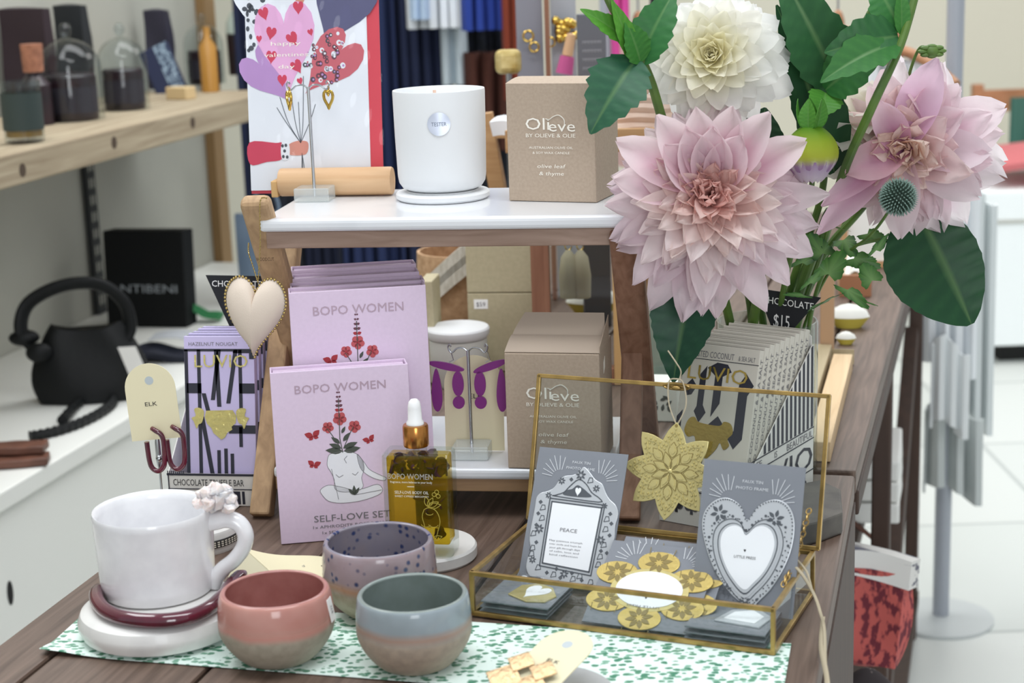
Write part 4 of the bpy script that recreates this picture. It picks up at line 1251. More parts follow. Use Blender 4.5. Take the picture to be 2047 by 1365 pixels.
def carton(loc, yaw, w, d, hf, hb, label, lilac):
    t = thing('display_carton', label, 'carton', loc, yaw)
    k = 0.0012
    b = MB()
    side = [(0, 0), (d, 0), (d, hb), (d - 0.004, hb), (0, hf)]
    b.prism(side, 0, k, m_wcard, RIGHT(0, 0, 0)); b.prism(side, -k, 0, m_wcard, RIGHT(w, 0, 0))
    b.box(k, w - k, 0, k, 0, hf, m_wcard); b.box(k, w - k, d - k, d, 0, hb, m_wcard); b.box(k, w - k, k, d - k, 0, k, m_wcard)
    b.build('tray', t, bevel=0.0004)
    for x0, x1 in ((w * .02, w * .44), (w * .60, w * .98)):
        b = MB(); r = 0.006
        b.prism([(x0, 0), (x1, 0), (x1, .009), (x1 - r, .014), (x0 + r, .014), (x0, .009)], 0, 0.0009, m_wcard, FRONT(0, d - k, hb - .001)); b.build('flap', t)
    b = MB(); X = RIGHT(w + 0.0002, 0, 0)
    lo, hi = hb * .43, hb
    n = 17
    for i in range(n):
        u0 = d * (i + .3) / n; u1 = d * (i + .78) / n
        v0 = lo + 0.001
        g = lambda u: hf + (hb - hf) * u / (d - .004)
        if g(u0) < v0 + .002: continue
        b.prism([(u0, v0), (u1, v0), (u1, min(hb, g(u1))), (u0, min(hb, g(u0)))], 0, 0.0001, m_navy, X)
    b.line([(d * .10, lo), (d, lo)], .0009, m_navy, X); b.line([(d * .0, hb * .355), (d, hb * .355)], .0009, m_navy, X)
    b.text('LIFE', d * .22, hb * .392, hb * .042, m_inkgrey, X, w=d * .13); b.text('IS', d * .47, hb * .392, hb * .045, m_inkgrey, X); b.text('BEAUTIFUL', d * .80, hb * .392, hb * .048, m_inkgrey, X, w=d * .36)
    b.text('LUVIO', d * .52, hb * .245, hb * .17, m_navy, X, w=d * .92)
    b.line([(0, hb * .135), (d, hb * .135)], .0009, m_navy, X)
    for i in range(5): clover(b, d * (.14 + .18 * i), hb * .075, hb * .045, m_navy, X)
    b.build('side_print', t)
    b = MB(); X = FRONT(0, -0.0001, 0)
    if lilac:
        b.line([(0, hf * .97), (w, hf * .97)], hf * .07, m_navy, X); b.line([(0, hf * .52), (w, hf * .52)], .0009, m_navy, X); b.line([(0.0006, 0), (0.0006, hf)], .001, m_navy, X); b.line([(w - .0006, 0), (w - .0006, hf)], .001, m_navy, X)
        b.text('CHOCOLATE TRUFFLE BAR', w * .46, hf * .73, hf * .21, m_ink, X, w=w * .80)
        for i in range(3): clover(b, w * (.12 + .14 * i), hf * .27, hf * .15, m_navy, X)
        b.prism([(w * .66, hf * .06), (w * .81, hf * .06), (w * .81, hf * .46), (w * .66, hf * .46)], 0, .0002, m_navy, X)
        b.prism(circ(w * .735, hf * .27, w * .045, n=16), 0, .0003, m_wcard, X); b.prism(circ(w * .72, hf * .25, w * .022, n=12), 0, .0004, m_navy, X); b.prism(circ(w * .745, hf * .33, w * .012, n=10), 0, .0004, m_navy, X)
        b.prism([(w * .83, hf * .06), (w * .86, hf * .06), (w * .86, hf * .46), (w * .83, hf * .46)], 0, .0002, m_navy, X)
        for i in range(9):
            b.prism([(w * (.0 + .022 * i * 1.0), hf * 1.0), (w * (.012 + .022 * i), hf * 1.0), (w * (.012 + .022 * i), hf * 1.08), (w * (.0 + .022 * i), hf * 1.08)], 0, .0001, m_navy, X)
    else:
        for i in range(4): clover(b, w * (.22 + .19 * i), hf * .55, hf * .22, m_navy, X)
        b.line([(0, hf * .93), (w, hf * .93)], .0009, m_navy, X)
    b.build('front_print', t)
    return t
# white carton, toasted coconut
A = at(1318, 1040, z=T)
YL = rad(35)
BX, BB = along(YL)
base = A + BX * 0.003 + BB * 0.0035 + Vector((0, 0, 0.0018))
ln, hbar = fit2(base, BB, 1374, 683)
ln = max(rad(4), min(rad(16), ln))
hbar = fit_h(base, BB, 683, ln)
TL = base + BB * (hbar * math.sin(ln)) + Vector((0, 0, hbar * math.cos(ln)))
wb = 0.07
for _ in range(30):
    e = 1520.6 - proj(TL + BX * wb)[0]
    wb += e / 3000
print('white bar', math.degrees(ln), hbar, wb)
dcar = 0.105 + hbar * math.sin(ln)
hbk = fit_h(A + BX * (wb + .006) + BB * dcar, BB, 690, 0)
carton(A + Vector((0, 0, .0004)), YL, wb + 0.006, dcar, 0.034, hbk, 'white striped display carton holding the toasted coconut bars beside the flowers', False)
bar0 = make_bar(wb, hbar, 0.0088, bar_front_white, m_ivory, 'TOASTED COCONUT & SEA SALT', 'foremost toasted coconut bar with gold emblem in the white striped carton', 'chocolate bar', True)
ordn = ['second', 'third', 'fourth', 'fifth', 'sixth', 'seventh', 'eighth', 'ninth']
for i in range(10):
    X = Matrix.Translation(base + BB * (0.0101 * i) + Vector((0, 0, 0.0005 * (i % 3)))) @ Matrix.Rotation(-YL, 4, 'Z') @ Matrix.Rotation(-ln, 4, 'X')
    lab = bar0['label'] if i == 0 else ('rearmost' if i == 9 else ordn[i - 1]) + (' white chocolate bar from the front in the striped coconut carton' if i < 9 else ' white chocolate bar, against the black price sign in the coconut carton')
    if i == 0: bar0.matrix_world = X; bar0['group'] = 'toasted coconut bars'
    else: dup(bar0, X, lab, 'toasted coconut bars')
# purple bars
A = at(340, 1010, z=T)
YP = rad(9)
PX, PB = along(YP)
wP = 0.085
carton(A + Vector((0, 0, .0004)), YP, wP, 0.074, 0.031, 0.085, 'striped display carton of lilac truffle bars behind the mug', True)
base = A + PX * 0.0162 + PB * 0.003 + Vector((0, 0, 0.0018))
ln2 = rad(9)
hP = fit_h(base, PB, 672, ln2)
bar1 = make_bar(0.0672, hP, 0.0085, bar_front_lilac, m_lilc, None, 'front lilac hazelnut bar with pale gold emblem in the truffle carton', 'chocolate bar', True)
for i in range(5):
    X = Matrix.Translation(base + PB * (0.0100 * i) + PX * (0.0012 * i) + Vector((0, 0, 0.0006 * (i % 2)))) @ Matrix.Rotation(-YP, 4, 'Z') @ Matrix.Rotation(-ln2, 4, 'X')
    lab = bar1['label'] if i == 0 else ['second lilac hazelnut bar from the front in the truffle carton', 'third lilac hazelnut bar from the front in the truffle carton', 'fourth lilac hazelnut bar from the front in the truffle carton', 'rearmost lilac hazelnut bar in the truffle carton'][i - 1]
    if i == 0: bar1.matrix_world = X; bar1['group'] = 'lilac hazelnut bars'
    else: dup(bar1, X, lab, 'lilac hazelnut bars')
# black pennants
def pennant(P, Y, lines, label):
    c = [at(*p, Y=y) for p, y in zip(P, Y)]
    o = c[0]
    ex = (c[1] - c[0]).normalized()
    ez = (c[0] - (c[2] + c[3]) / 2); ez = (ez - ex * ez.dot(ex)).normalized()
    ey = ez.cross(ex)
    Mx = Matrix(((ex.x, ey.x, ez.x, o.x), (ex.y, ey.y, ez.y, o.y), (ex.z, ey.z, ez.z, o.z), (0, 0, 0, 1)))
    Li = Mx.inverted()
    q = [Li @ p for p in c]
    t = thing('price_pennant', label, 'price sign'); t.matrix_world = Mx
    b = MB(); b.prism([(p.x, p.z) for p in q], -0.0008, 0, m_black, FRONT()); b.build('board', t)
    b = MB()
    W_ = q[1].x
    for s, fx, fz, hgt, wd in lines:
        b.text(s, W_ * fx, fz * W_, hgt * W_, m_chalk, FRONT(), w=wd * W_, z=0.0004)
    b.build('chalk_lettering', t)
    return t
ys = (A2 := at(1318, 1040, z=T) + BB * (dcar + 0.0022) + BX * .035).y
yb0 = lambda px: (lambda d: (CAMP + d * (((at(1318, 1040, z=T) + BB * (dcar + 0.0022)) - CAMP).dot(BB) / d.dot(BB))).y)(ray(px, 620))
pennant([(1512, 576), (1641, 595), (1577, 668), (1546, 664)], [yb0(1512) - .0, yb0(1641), yb0(1577), yb0(1546)], [('CHOCOLATE', .50, -.14, .105, .80), ('$15', .42, -.42, .20, .25)], 'black hand-lettered pennant above the coconut bars reading fifteen dollars')
yp = (A_ := at(340, 1010, z=T) + PB * 0.077).y
pennant([(411, 550), (535, 552), (482, 668), (466, 668)], [yp] * 4, [('CHOCOLATE', .50, -.13, .105, .80), ('$15', .50, -.42, .20, .25)], 'black hand-lettered pennant partly hidden by the hanging heart')

# ================================================================ BRASS AND GLASS DISPLAY BOX
zg = T + 0.034
GF, GR = at(937, 1150, z=zg), at(1540, 1224, z=zg)
YG = rad(23.4)
GX, GBk = along(YG)
gw, gd, gh = 0.237, 0.124, 0.034
G0 = Vector((GF.x, GF.y, T + 0.0016))
def ing(x, y, z=0.0): return G0 + GX * x + GBk * y + Vector((0, 0, z))
m_brass = M('aged_brass', 'b7985a', 0.32, metal=0.7, col2='947a48', nscale=60)
m_pane = clear('box_glass', 'eef3f1', 1.5)
t = thing('glass_box', 'open glass display box with brass edges holding photo frame cards', 'display box', G0, YG)
r = 0.0017
def edge(p, q, name='edge', par=None):
    b = MB()
    p, q = Vector(p), Vector(q)
    d = (q - p).normalized()
    u = Vector((0, 0, 1)) if abs(d.z) < .9 else Vector((1, 0, 0))
    n1 = d.cross(u).normalized(); n2 = d.cross(n1)
    vs = []
    for e in (p - d * r * .6, q + d * r * .6):
        vs += [e + n1 * a * r + n2 * c * r for a, c in ((-1, -1), (1, -1), (1, 1), (-1, 1))]
    b.add(vs, [(0, 3, 2, 1), (4, 5, 6, 7), (0, 1, 5, 4), (1, 2, 6, 5), (2, 3, 7, 6), (3, 0, 4, 7)], m_brass)
    return b.build('brass_edge', par or t, bevel=0.0004)
e0 = r
cs = [(e0, e0), (gw - e0, e0), (gw - e0, gd - e0), (e0, gd - e0)]
for i in range(4):
    a, c = cs[i], cs[(i + 1) % 4]
    edge((*a, r), (*c, r)); edge((*a, gh), (*c, gh)); edge((*a, r), (*a, gh))
for i in range(4):
    a, c = cs[i], cs[(i + 1) % 4]
    b = MB(); b.add([(*a, r), (*c, r), (*c, gh), (*a, gh)], [(0, 1, 2, 3)], m_pane); b.build('glass_pane', t)
b = MB(); b.add([(*a, r) for a in cs], [(0, 1, 2, 3)], m_pane); b.build('glass_pane', t)
# lid
hinge = ing(0.0, gd, gh)
lnG, hG = fit2(hinge, GBk, 1083, 758)
print('lid', math.degrees(lnG), hG)
lnG = max(rad(5), min(rad(22), lnG)); hG = fit_h(hinge, GBk, 758, lnG)
lid = bpy.data.objects.new('lid', None); link(lid); lid.parent = t
lid.matrix_local = Matrix.Translation((0, gd, gh + .003)) @ Matrix.Rotation(-lnG, 4, 'X')
lw = gw + 0.004
lc = [(-.002, 0, 0), (lw - .002, 0, 0), (lw - .002, 0, hG), (-.002, 0, hG)]
for i in range(4): edge(lc[i], lc[(i + 1) % 4], par=lid)
b = MB(); b.add(lc, [(0, 1, 2, 3)], m_pane); b.build('glass_pane', lid)
cx = lw * .485
b = MB(); b.tube([(cx + .0105 * math.cos(a), -.002 - .0015 * math.sin(a), hG + .0022 * math.sin(a) - .0008) for a in [2 * math.pi * i / 24 for i in range(24)]], 0.0012, m_brass, 8, closed=True)
b.ball((cx, -.0025, hG - .002), (.004, .002, .002), m_brass, 10, 6)
b.build('clasp', lid)
# curb chain from the lid to the box side
b = MB()
c0 = t.matrix_world.inverted() @ at(1617, 1022, Y=(hinge + GX * gw).y - 0.004)
c1 = Vector((gw - .006, gd * .40, gh + .001))
n = 17
for i in range(n):
    u = i / (n - 1)
    p = c0.lerp(c1, u); p.z -= 0.006 * math.sin(math.pi * u)
    d = (c1 - c0).normalized(); o1 = d.cross(Vector((1, 0, 0))).normalized(); o2 = d.cross(o1)
    nn = o1 if i % 2 else o2
    b.tube([p + d * .0034 * math.cos(a) + nn * .0019 * math.sin(a) for a in [2 * math.pi * k / 10 for k in range(10)]], .0006, m_brass, 5, closed=True)
b.build('chain', t)

# ---- cards with embossed tin frames
m_slatec = M('slate_card', '7e828a', 0.75)
m_tin = M('silver_tin', 'c9cdd2', 0.32, metal=0.35)
m_gtin = M('gold_tin', 'cab36a', 0.32, metal=0.5, bump=0.15, bscale=400)
m_gtin2 = M('pale_gold_tin', 'd2c486', 0.30, metal=0.5, bump=0.1, bscale=300)
m_insert = M('insert_white', 'f0f2f6', 0.7)
m_tdark = M('tin_dark', '50555c', 0.5)
m_gdark = M('gold_dark', '85733a', 0.5)
m_ltext = M('card_text_pale', 'd5d8dd', 0.8)
def zp(x, y): return (900 + x / 2.6244, 860 + y / 2.6244)   # reading marks taken on an enlarged view
class Card:
    """card plane from three seen corners: affine from the photo to the card"""
    def __init__(s, TL, TR, BL, base, ex, yaw, lean, w, h, label, dark=False, sleeve=True, mx=None):
        s.TL, s.TR, s.BL, s.w, s.h = [Vector(p) for p in (TL, TR, BL)] + [w, h]
        s.t = thing('frame_card', label, 'photo frame card', base, yaw, lean)
        if mx is not None: s.t.matrix_world = mx
        b = MB(); b.box(0, w, 0, .0009, 0, h, m_slatec); b.build('card', s.t)
        if sleeve:
            b = MB()
            b.grid(lambda u, v: (-.001 + (w + .002) * u, -.0032 - .0005 * math.sin(11 * u + 6 * v) - .0004 * math.sin(19 * v - 7 * u), -.0005 + (h + .001) * v), 16, 20, m_sleeve)
            b.grid(lambda u, v: (-.001 + (w + .002) * u, .0014, -.0005 + (h + .001) * v), 2, 2, m_sleeve)
            b.build('clear_sleeve', s.t)
        s.X = FRONT(0, -.0001, 0)
    def m(s, x, y):
        u, v, p = s.TR - s.TL, s.BL - s.TL, Vector((x, y)) - s.TL
        det = u.x * v.y - u.y * v.x
        a = (p.x * v.y - p.y * v.x) / det; c = (u.x * p.y - u.y * p.x) / det
        return (a * s.w, (1 - c) * s.h)
    def pl(s, pts, closed=True, n=4):
        return [(p[0], p[1]) for p in smooth_path([(*s.m(*q), 0) for q in pts], n, closed)]
    def heading(s, top=.90):
        b = MB(); w, h, X = s.w, s.h, s.X
        b.text('FAUX TIN', w * .5, h * top, h * .021, m_ltext, X, w=w * .20); b.text('PHOTO FRAME', w * .5, h * (top - .045), h * .021, m_ltext, X, w=w * .32)
        for sg in (-1, 1):
            for i in range(7):
                a = rad(88 - sg * (12 + i * 13))
                x0, y0 = w * (.5 + sg * .22) , h * (top - .13)
                a2 = rad(90 + (-sg) * (-8) - sg * i * 15)
                dx, dy = math.cos(a2), math.sin(a2)
                r0, r1 = w * .09, w * (.25 - .012 * abs(i - 2))
                b.line([(x0 + dx * r0, y0 + dy * r0), (x0 + dx * r1, y0 + dy * r1)], w * .006, m_ltext, X)
        b.build('lettering', s.t)
def emb_flower(b, x, y, r, mat, X, z, n=6, rot=0.3):
    for i in range(n):
        a = rot + 2 * math.pi * i / n
        b.prism(leaf_pts(x + r * .2 * math.cos(a), y + r * .2 * math.sin(a), r * .8, r * .2, a, 4), z, z + .0003, mat, X)
# card A: arched silver frame, left
TLa, TRa, BLa = (470, 86), (935, 131), (358, 765)
def card_pose(bl, br, z, tlpx, w=None, yaw=YG, lo=8, hi=35):
    A_ = at(*bl, z=z)
    lean, h = fit2(A_, along(yaw)[1], *tlpx)
    print('card', math.degrees(lean), h)
    lean = max(rad(lo), min(rad(hi), lean))
    h = fit_h(A_, along(yaw)[1], tlpx[1], lean)
    return A_, lean, h
def fitw(A_, yaw, lean, h, px):
    X_, B_ = along(yaw)
    P = A_ + B_ * (h * math.sin(lean)) + Vector((0, 0, h * math.cos(lean)))
    w_ = .06
    for _ in range(40): w_ += (px - proj(P + X_ * w_)[0]) / 3500
    return w_
zf = T + .0045
A_, ln_, h_ = card_pose(zp(358, 765), None, zf + .004, zp(470, 86))
w_ = fitw(A_, YG, ln_, h_, zp(935, 131)[0])
ca = Card(TLa, TRa, BLa, A_, None, YG, ln_, w_, h_, 'slate card with arched silver tin frame, in left rear of the glass box')
ca.heading(.905)
b = MB()
out = ca.pl([(705, 195), (680, 222), (648, 238), (606, 243), (575, 266), (548, 303), (515, 322), (478, 332), (455, 355), (447, 400), (438, 450), (424, 520), (418, 580), (424, 625), (410, 665), (400, 720), (420, 765), (470, 770), (520, 795), (570, 785), (620, 812), (670, 800), (720, 822), (775, 812), (800, 770), (832, 700), (846, 620), (860, 560), (864, 500), (880, 440), (868, 395), (838, 365), (818, 330), (800, 285), (765, 262), (735, 222)], True, 3)
b.prism(out, 0, .0012, m_tin, ca.X)
b.build('tin_frame', ca.t, bevel=.0005)
b = MB()
z = .0012
rect = [ca.m(*p) for p in ((538, 378), (797, 410), (728, 738), (487, 696))]
b.prism(rect, z, z + .0003, m_insert, ca.X)
for k, wd in ((1.0, .0012), (1.10, .0009)):
    c = (sum(p[0] for p in rect) / 4, sum(p[1] for p in rect) / 4)
    b.line([(c[0] + (p[0] - c[0]) * k, c[1] + (p[1] - c[1]) * k) for p in rect], wd, m_tdark, Matrix.Translation((0, -z, 0)) @ ca.X, .0004, closed=True)
ped = ca.pl([(555, 345), (600, 330), (630, 300), (680, 262), (720, 290), (745, 330), (785, 360), (780, 380), (560, 350)], True, 3)
b.line(ped, .0008, m_tdark, Matrix.Translation((0, -z, 0)) @ ca.X, .0003, closed=True)
b.prism(ca.pl([(595, 340), (618, 318), (645, 312), (672, 292), (700, 308), (725, 330), (745, 352), (700, 355), (640, 350)], True, 3), z, z + .0003, m_tdark, ca.X)
hcx = ca.m(675, 328); b.prism(heart_pts(hcx[0], hcx[1], .005, .007, 18), z + .0003, z + .0007, m_insert, ca.X)
for (x, y, r_) in ((690, 240, 28), (590, 270, 20), (770, 310, 20), (520, 345, 18), (810, 400, 18), (470, 520, 26), (790, 575, 24), (600, 750, 24), (435, 680, 20)):
    c = ca.m(x, y); emb_flower(b, c[0], c[1], r_ / 2.62 * .00042, m_tdark, ca.X, z, 7)
rnd = random.Random(4)
motif = [(478, 380), (490, 410), (465, 440), (485, 465), (455, 500), (440, 545), (455, 590), (435, 620), (840, 440), (822, 468), (845, 490), (815, 520), (835, 550), (805, 600), (790, 630), (785, 660), (820, 640), (775, 700), (790, 730), (465, 720), (510, 745), (545, 755), (580, 770), (645, 775), (690, 780), (735, 790), (640, 745), (680, 760), (560, 725), (430, 650), (640, 262), (740, 268)]
for i, (x, y) in enumerate(motif):
    c = ca.m(x, y); r_ = .0022 * (1 if i % 2 else .8)
    if i % 2: b.line([(c[0] - r_, c[1] - r_), (c[0] + r_, c[1] - r_ * .5), (c[0] + r_ * .6, c[1] + r_), (c[0] - r_ * .5, c[1] + r_)], .0005, m_tdark, Matrix.Translation((0, -z, 0)) @ ca.X, .0003, closed=True)
    else: b.prism([(c[0] - r_, c[1]), (c[0], c[1] - r_), (c[0] + r_, c[1]), (c[0], c[1] + r_)], z, z + .0003, m_tdark, ca.X)
Xt = Matrix.Translation((0, -z - .0003, 0)) @ ca.X
c = ca.m(625, 527); b.text('PEACE', c[0], c[1], .0030, m_inkgrey, Xt, w=.0145)
for i, s_ in enumerate(('May patience triumph', 'over strife and hope be', 'your gift through days', 'of calm, love and', 'kind reflection')):
    c = ca.m(610 - i * 3, 585 + i * 18); b.text(s_, c[0], c[1], .0014, m_inkgrey, Xt, w=.028 - .001 * i)
b.build('frame_print', ca.t)
# card B: silver heart frame, right
A_, ln_, h_ = card_pose(zp(1262, 925), None, zf + .004, zp(1335, 150))
w_ = fitw(A_, YG, ln_, h_, zp(1866, 201)[0])
cb_ = Card((1335, 150), (1866, 201), (1262, 925), A_, None, YG, ln_, w_, h_, 'slate card with silver tin heart frame, in right rear of the glass box')
cb_.heading(.875)
b = MB()
ho = cb_.pl([(1562, 470), (1530, 400), (1480, 362), (1430, 355), (1375, 380), (1335, 430), (1322, 500), (1335, 580), (1362, 670), (1405, 760), (1470, 850), (1540, 905), (1585, 922), (1620, 890), (1680, 830), (1740, 740), (1785, 640), (1806, 540), (1805, 460), (1780, 400), (1735, 368), (1680, 368), (1620, 400)], True, 4)
b.prism(ho, 0, .0013, m_tin, cb_.X); b.build('tin_frame', cb_.t, bevel=.0006)
b = MB(); z = .0013
hi_ = cb_.pl([(1558, 552), (1535, 515), (1500, 500), (1460, 512), (1430, 550), (1424, 610), (1440, 680), (1480, 760), (1545, 830), (1595, 795), (1650, 735), (1690, 660), (1706, 590), (1690, 530), (1650, 503), (1605, 512)], True, 4)
Xz = Matrix.Translation((0, -z, 0)) @ cb_.X
def scaled(pl, k, c=None):
    c = c or (sum(p[0] for p in pl) / len(pl), sum(p[1] for p in pl) / len(pl))
    return [(c[0] + (p[0] - c[0]) * k, c[1] + (p[1] - c[1]) * k) for p in pl]
b.prism(scaled(hi_, 1.20), z, z + .0004, m_tin, cb_.X)
b.prism(scaled(hi_, 1.12), z, z + .0006, m_tdark, cb_.X)
b.prism(scaled(hi_, 1.08), z, z + .0007, m_tin, cb_.X)
b.prism(hi_, z, z + .0009, m_insert, cb_.X)
hs = scaled(hi_, 1.30)
b.line(hs, .0006, m_tdark, Xz, .0004, closed=True)
P = smooth_path([(p[0], p[1], 0) for p in scaled(ho, .955)], 2, True)
for i, p in enumerate(P):
    if i % 2 == 0: b.prism(circ(p[0], p[1], .0006, n=5), z, z + .0004, m_tdark, cb_.X)
for (x, y, r_) in ((1415, 435, 46), (1710, 465, 46), (1450, 830, 30), (1550, 885, 30)):
    c = cb_.m(x, y); emb_flower(b, c[0], c[1], r_ / 2.62 * .0004, m_tdark, cb_.X, z)
rnd = random.Random(9)
for i in range(70):
    a = 2 * math.pi * i / 70
    j = int(i / 70 * len(hi_))
    k = 1.42 + .06 * math.sin(i * 1.6)
    p = scaled(hi_, k)[j]
    b.prism(circ(p[0], p[1], .0006 if i % 4 else .0011, n=6), z, z + .0004, m_tdark, cb_.X)
c = cb_.m(1552, 630); b.prism(heart_pts(c[0], c[1], .0018, .0022, 12), z + .0009, z + .0011, m_ink, cb_.X)
c = cb_.m(1552, 664); b.text('LITTLE PRESS', c[0], c[1], .0021, m_ink, Matrix.Translation((0, -z - .0009, 0)) @ cb_.X, w=.0165)
b.build('frame_print', cb_.t)
# cards C: gold flower frame in front, its twin behind
def flower_card(bl, tl, trx, z0, label, shift=None):
    A_, ln_, h_ = card_pose(zp(*bl), None, z0, zp(*tl), lo=25, hi=62)
    w_ = fitw(A_, YG, ln_, h_, zp(*trx)[0])
    if shift: A_ = A_ + shift
    c = Card(tl, trx, bl, A_, None, YG, ln_, w_, h_, label)
    w, h = w_, h_
    c.heading(.90)
    b = MB()
    cx_, cy_ = w * .5, h * .44
    ky = h / w / 1.42
    pet = [(0, .47), (.345, .235), (.345, -.235), (0, -.47), (-.345, -.235), (-.345, .235)]
    for x, y in pet: b.prism(circ(cx_ + x * w, cy_ + y * w * ky, .195 * w, .195 * w * ky, 24), 0, .0010 + .00005 * abs(x), m_gtin, c.X)
    b.prism(circ(cx_, cy_, .36 * w, .36 * w * ky, 32), 0, .0012, m_gtin2, c.X)
    b.build('tin_frame', c.t, bevel=.0004)
    b = MB()
    b.prism(circ(cx_, cy_, .305 * w, .305 * w * ky, 40), .0012, .0016, m_insert, c.X)
    for x, y in pet:
        emb_flower(b, cx_ + x * w, cy_ + y * w * ky, .125 * w, m_gdark, c.X, .0010, 8)
        for s_ in (-1, 1):
            b.line([(cx_ + (x + s_ * .11) * w, cy_ + (y - .06) * w), (cx_ + (x + s_ * .12) * w, cy_ + (y + .02) * w)], .0005, m_gdark, Matrix.Translation((0, -.001, 0)) @ c.X, .0003)
    b.text('LITTLE PRESS', cx_, cy_ - .20 * w, .0020, m_inkgrey, Matrix.Translation((0, -.0016, 0)) @ c.X, w=.30 * w, rot=math.pi)
    b.prism(heart_pts(cx_, cy_ - .10 * w, .0018, .0022, 12), .0016, .0018, m_ink, c.X)
    b.build('frame_print', c.t)
    return c, A_, ln_
c1_, Af, lf = flower_card((690, 1000), (880, 575), (1412, 628), T + .0045, 'slate card with gold tin flower frame, foremost in the glass box')
tw = dup(c1_.t, Matrix.Translation(GX * .0075 + GBk * .0085 + Vector((0, 0, .001))) @ c1_.t.matrix_world, 'second slate card with gold flower frame, mostly hidden behind the first')
# flat cards at both front corners
def flat_card(P, label, shape):
    e = (P[1] - P[0]); w = e.length; ex_ = e.normalized()
    bk = P[3] - P[0]; bk = bk - ex_ * bk.dot(ex_); h = bk.length
    ez = bk.normalized(); ey = ez.cross(ex_)
    mx = Matrix(((ex_.x, ey.x, ez.x, P[0].x), (ex_.y, ey.y, ez.y, P[0].y), (ex_.z, ey.z, ez.z, P[0].z), (0, 0, 0, 1)))
    c = Card((0, 0), (1, 0), (0, 1), P[0], None, 0, 0, w, h, label, mx=mx)
    b = MB()
    if shape == 'heart':
        k = [(.28, .30), (.62, .12), (.88, .18), (.96, .42), (.80, .70), (.55, .80), (.34, .66)]
        b.prism([(x * w, y * h) for x, y in k], 0, .0014, m_gtin2, c.X); b.build('tin_frame', c.t, bevel=.0004)
        b = MB(); b.prism(heart_pts(w * .62, h * .45, w * .36, h * .46, 24, -.35), .0014, .0018, m_insert, c.X); b.build('insert', c.t)
    else:
        b.prism([(w * .30, h * .28), (w * .88, h * .20), (w * .95, h * .62), (w * .70, h * .90), (w * .42, h * .72)], 0, .0014, m_tin, c.X); b.build('tin_frame', c.t, bevel=.0004)
        b = MB(); b.prism([(w * .40, h * .36), (w * .80, h * .30), (w * .86, h * .58), (w * .68, h * .78), (w * .48, h * .64)], .0014, .0018, m_insert, c.X); b.build('insert', c.t)
    return c
for k in range(3):
    z0 = .0026 + .0042 * k
    flat_card([ing(.005 + .001 * k, .005, z0), ing(.060 + .001 * k, .005, z0), ing(.068, .060, z0), ing(.013, .060, z0)], ['undermost slate card lying flat at left front of the glass box', 'middle slate card lying flat at left front of the glass box', 'uppermost flat slate card with gold heart frame at left front of the glass box'][k], 'heart')
for k in range(3):
    z0 = .0026 + .0042 * k
    flat_card([ing(.168, .005 + .001 * k, z0), ing(.228, .005 + .001 * k, z0), ing(.231, .058, z0), ing(.176, .058, z0)], ['undermost slate card lying flat at right front of the glass box', 'middle slate card lying flat at right front of the glass box', 'uppermost flat slate card with white house-shaped insert at right front of the glass box'][k], 'house')
# silver plastic-wrapped frame at the left wall
A_ = ing(.008, .066, .003); 
c = Card((0, 0), (1, 0), (0, 1), A_, None, YG, rad(64), .046, .052, 'crumpled clear wrapped silver card by left wall of the glass box')
b = MB(); b.grid(lambda u, v: (.004 + .038 * u, -.001 - .0012 * math.sin(14 * u + 3 * v) * math.sin(11 * v), .003 + .038 * v), 24, 20, m_tin); b.build('tin_frame', c.t)

# ---- embossed gold star flower hanging from the clasp
pc = lid.matrix_world
bpy.context.view_layer.update()
Ml = lid.matrix_world.copy()
Li = Ml.inverted()
def onlid(px, py, off):
    """point in the lid frame, off metres in front of the pane"""
    d = ray(px, py); o = Li @ CAMP; dd = Li.to_3x3() @ d
    q = o + dd * ((-off - o.y) / dd.y)
    return q
oc = onlid(1341, 942, .006); top = onlid(1353, 851, .006)
t = thing('hanging_ornament', 'embossed gold tin flower hung by twine from the glass lid clasp', 'ornament')
t.matrix_world = Ml @ Matrix.Translation(oc)
R0_ = (top - oc).length
b = MB()
pts = []
axis0 = math.atan2(top.z - oc.z, top.x - oc.x)
Ro, Ri = R0_ * 1.08, R0_ * .70
n = 8
for i in range(n):
    a0 = axis0 + 2 * math.pi * i / n
    for k in range(8):
        u = k / 8
        a = a0 + 2 * math.pi / n * (u)
        w_ = abs(2 * u - 1)
        rr = Ri + (Ro - Ri) * (w_ ** 1.7 if w_ > .0 else 0)
        rr = rr + (Ro - Ri) * .18 * math.sin(math.pi * w_)
        pts.append((rr * math.cos(a), rr * math.sin(a)))
b.prism(pts, 0, .0012, m_goldpale if False else m_gtin2, FRONT())
b.build('tin_sheet', t, bevel=.0004)
b = MB(); X = FRONT(0, -.0012, 0)
for k, sc, st in ((0, .86, 1), (1, .72, 1)):
    for i, p in enumerate(pts):
        b.ball((p[0] * sc, -.0012, p[1] * sc), (.0011, .0009, .0011), m_gtin2, 6, 4)
for i in range(n):
    a = axis0 + 2 * math.pi * (i + .5) / n
    for rr, L, wd, zz in ((.02, .42, .09, .0008), (.30, .34, .10, .0006)):
        aa = a if rr < .1 else axis0 + 2 * math.pi * i / n
        L_ = R0_ * L
        p = leaf_pts(R0_ * rr * math.cos(aa), R0_ * rr * math.sin(aa), L_, R0_ * wd, aa, 6)
        b.prism(p, 0, zz, m_gtin2, X); b.prism(scaled(p, .55), 0, zz + .0006, m_gtin2, X)
        b.line(p, .0004, m_gdark, X, zz + .0001, closed=True)
    a = axis0 + 2 * math.pi * i / n
    p = leaf_pts(R0_ * .50 * math.cos(a), R0_ * .50 * math.sin(a), R0_ * .36, R0_ * .13, a, 6)
    b.line(p, .0007, m_gtin2, X, .0008, closed=True); b.line(p, .0004, m_gdark, X, .0003, closed=True)
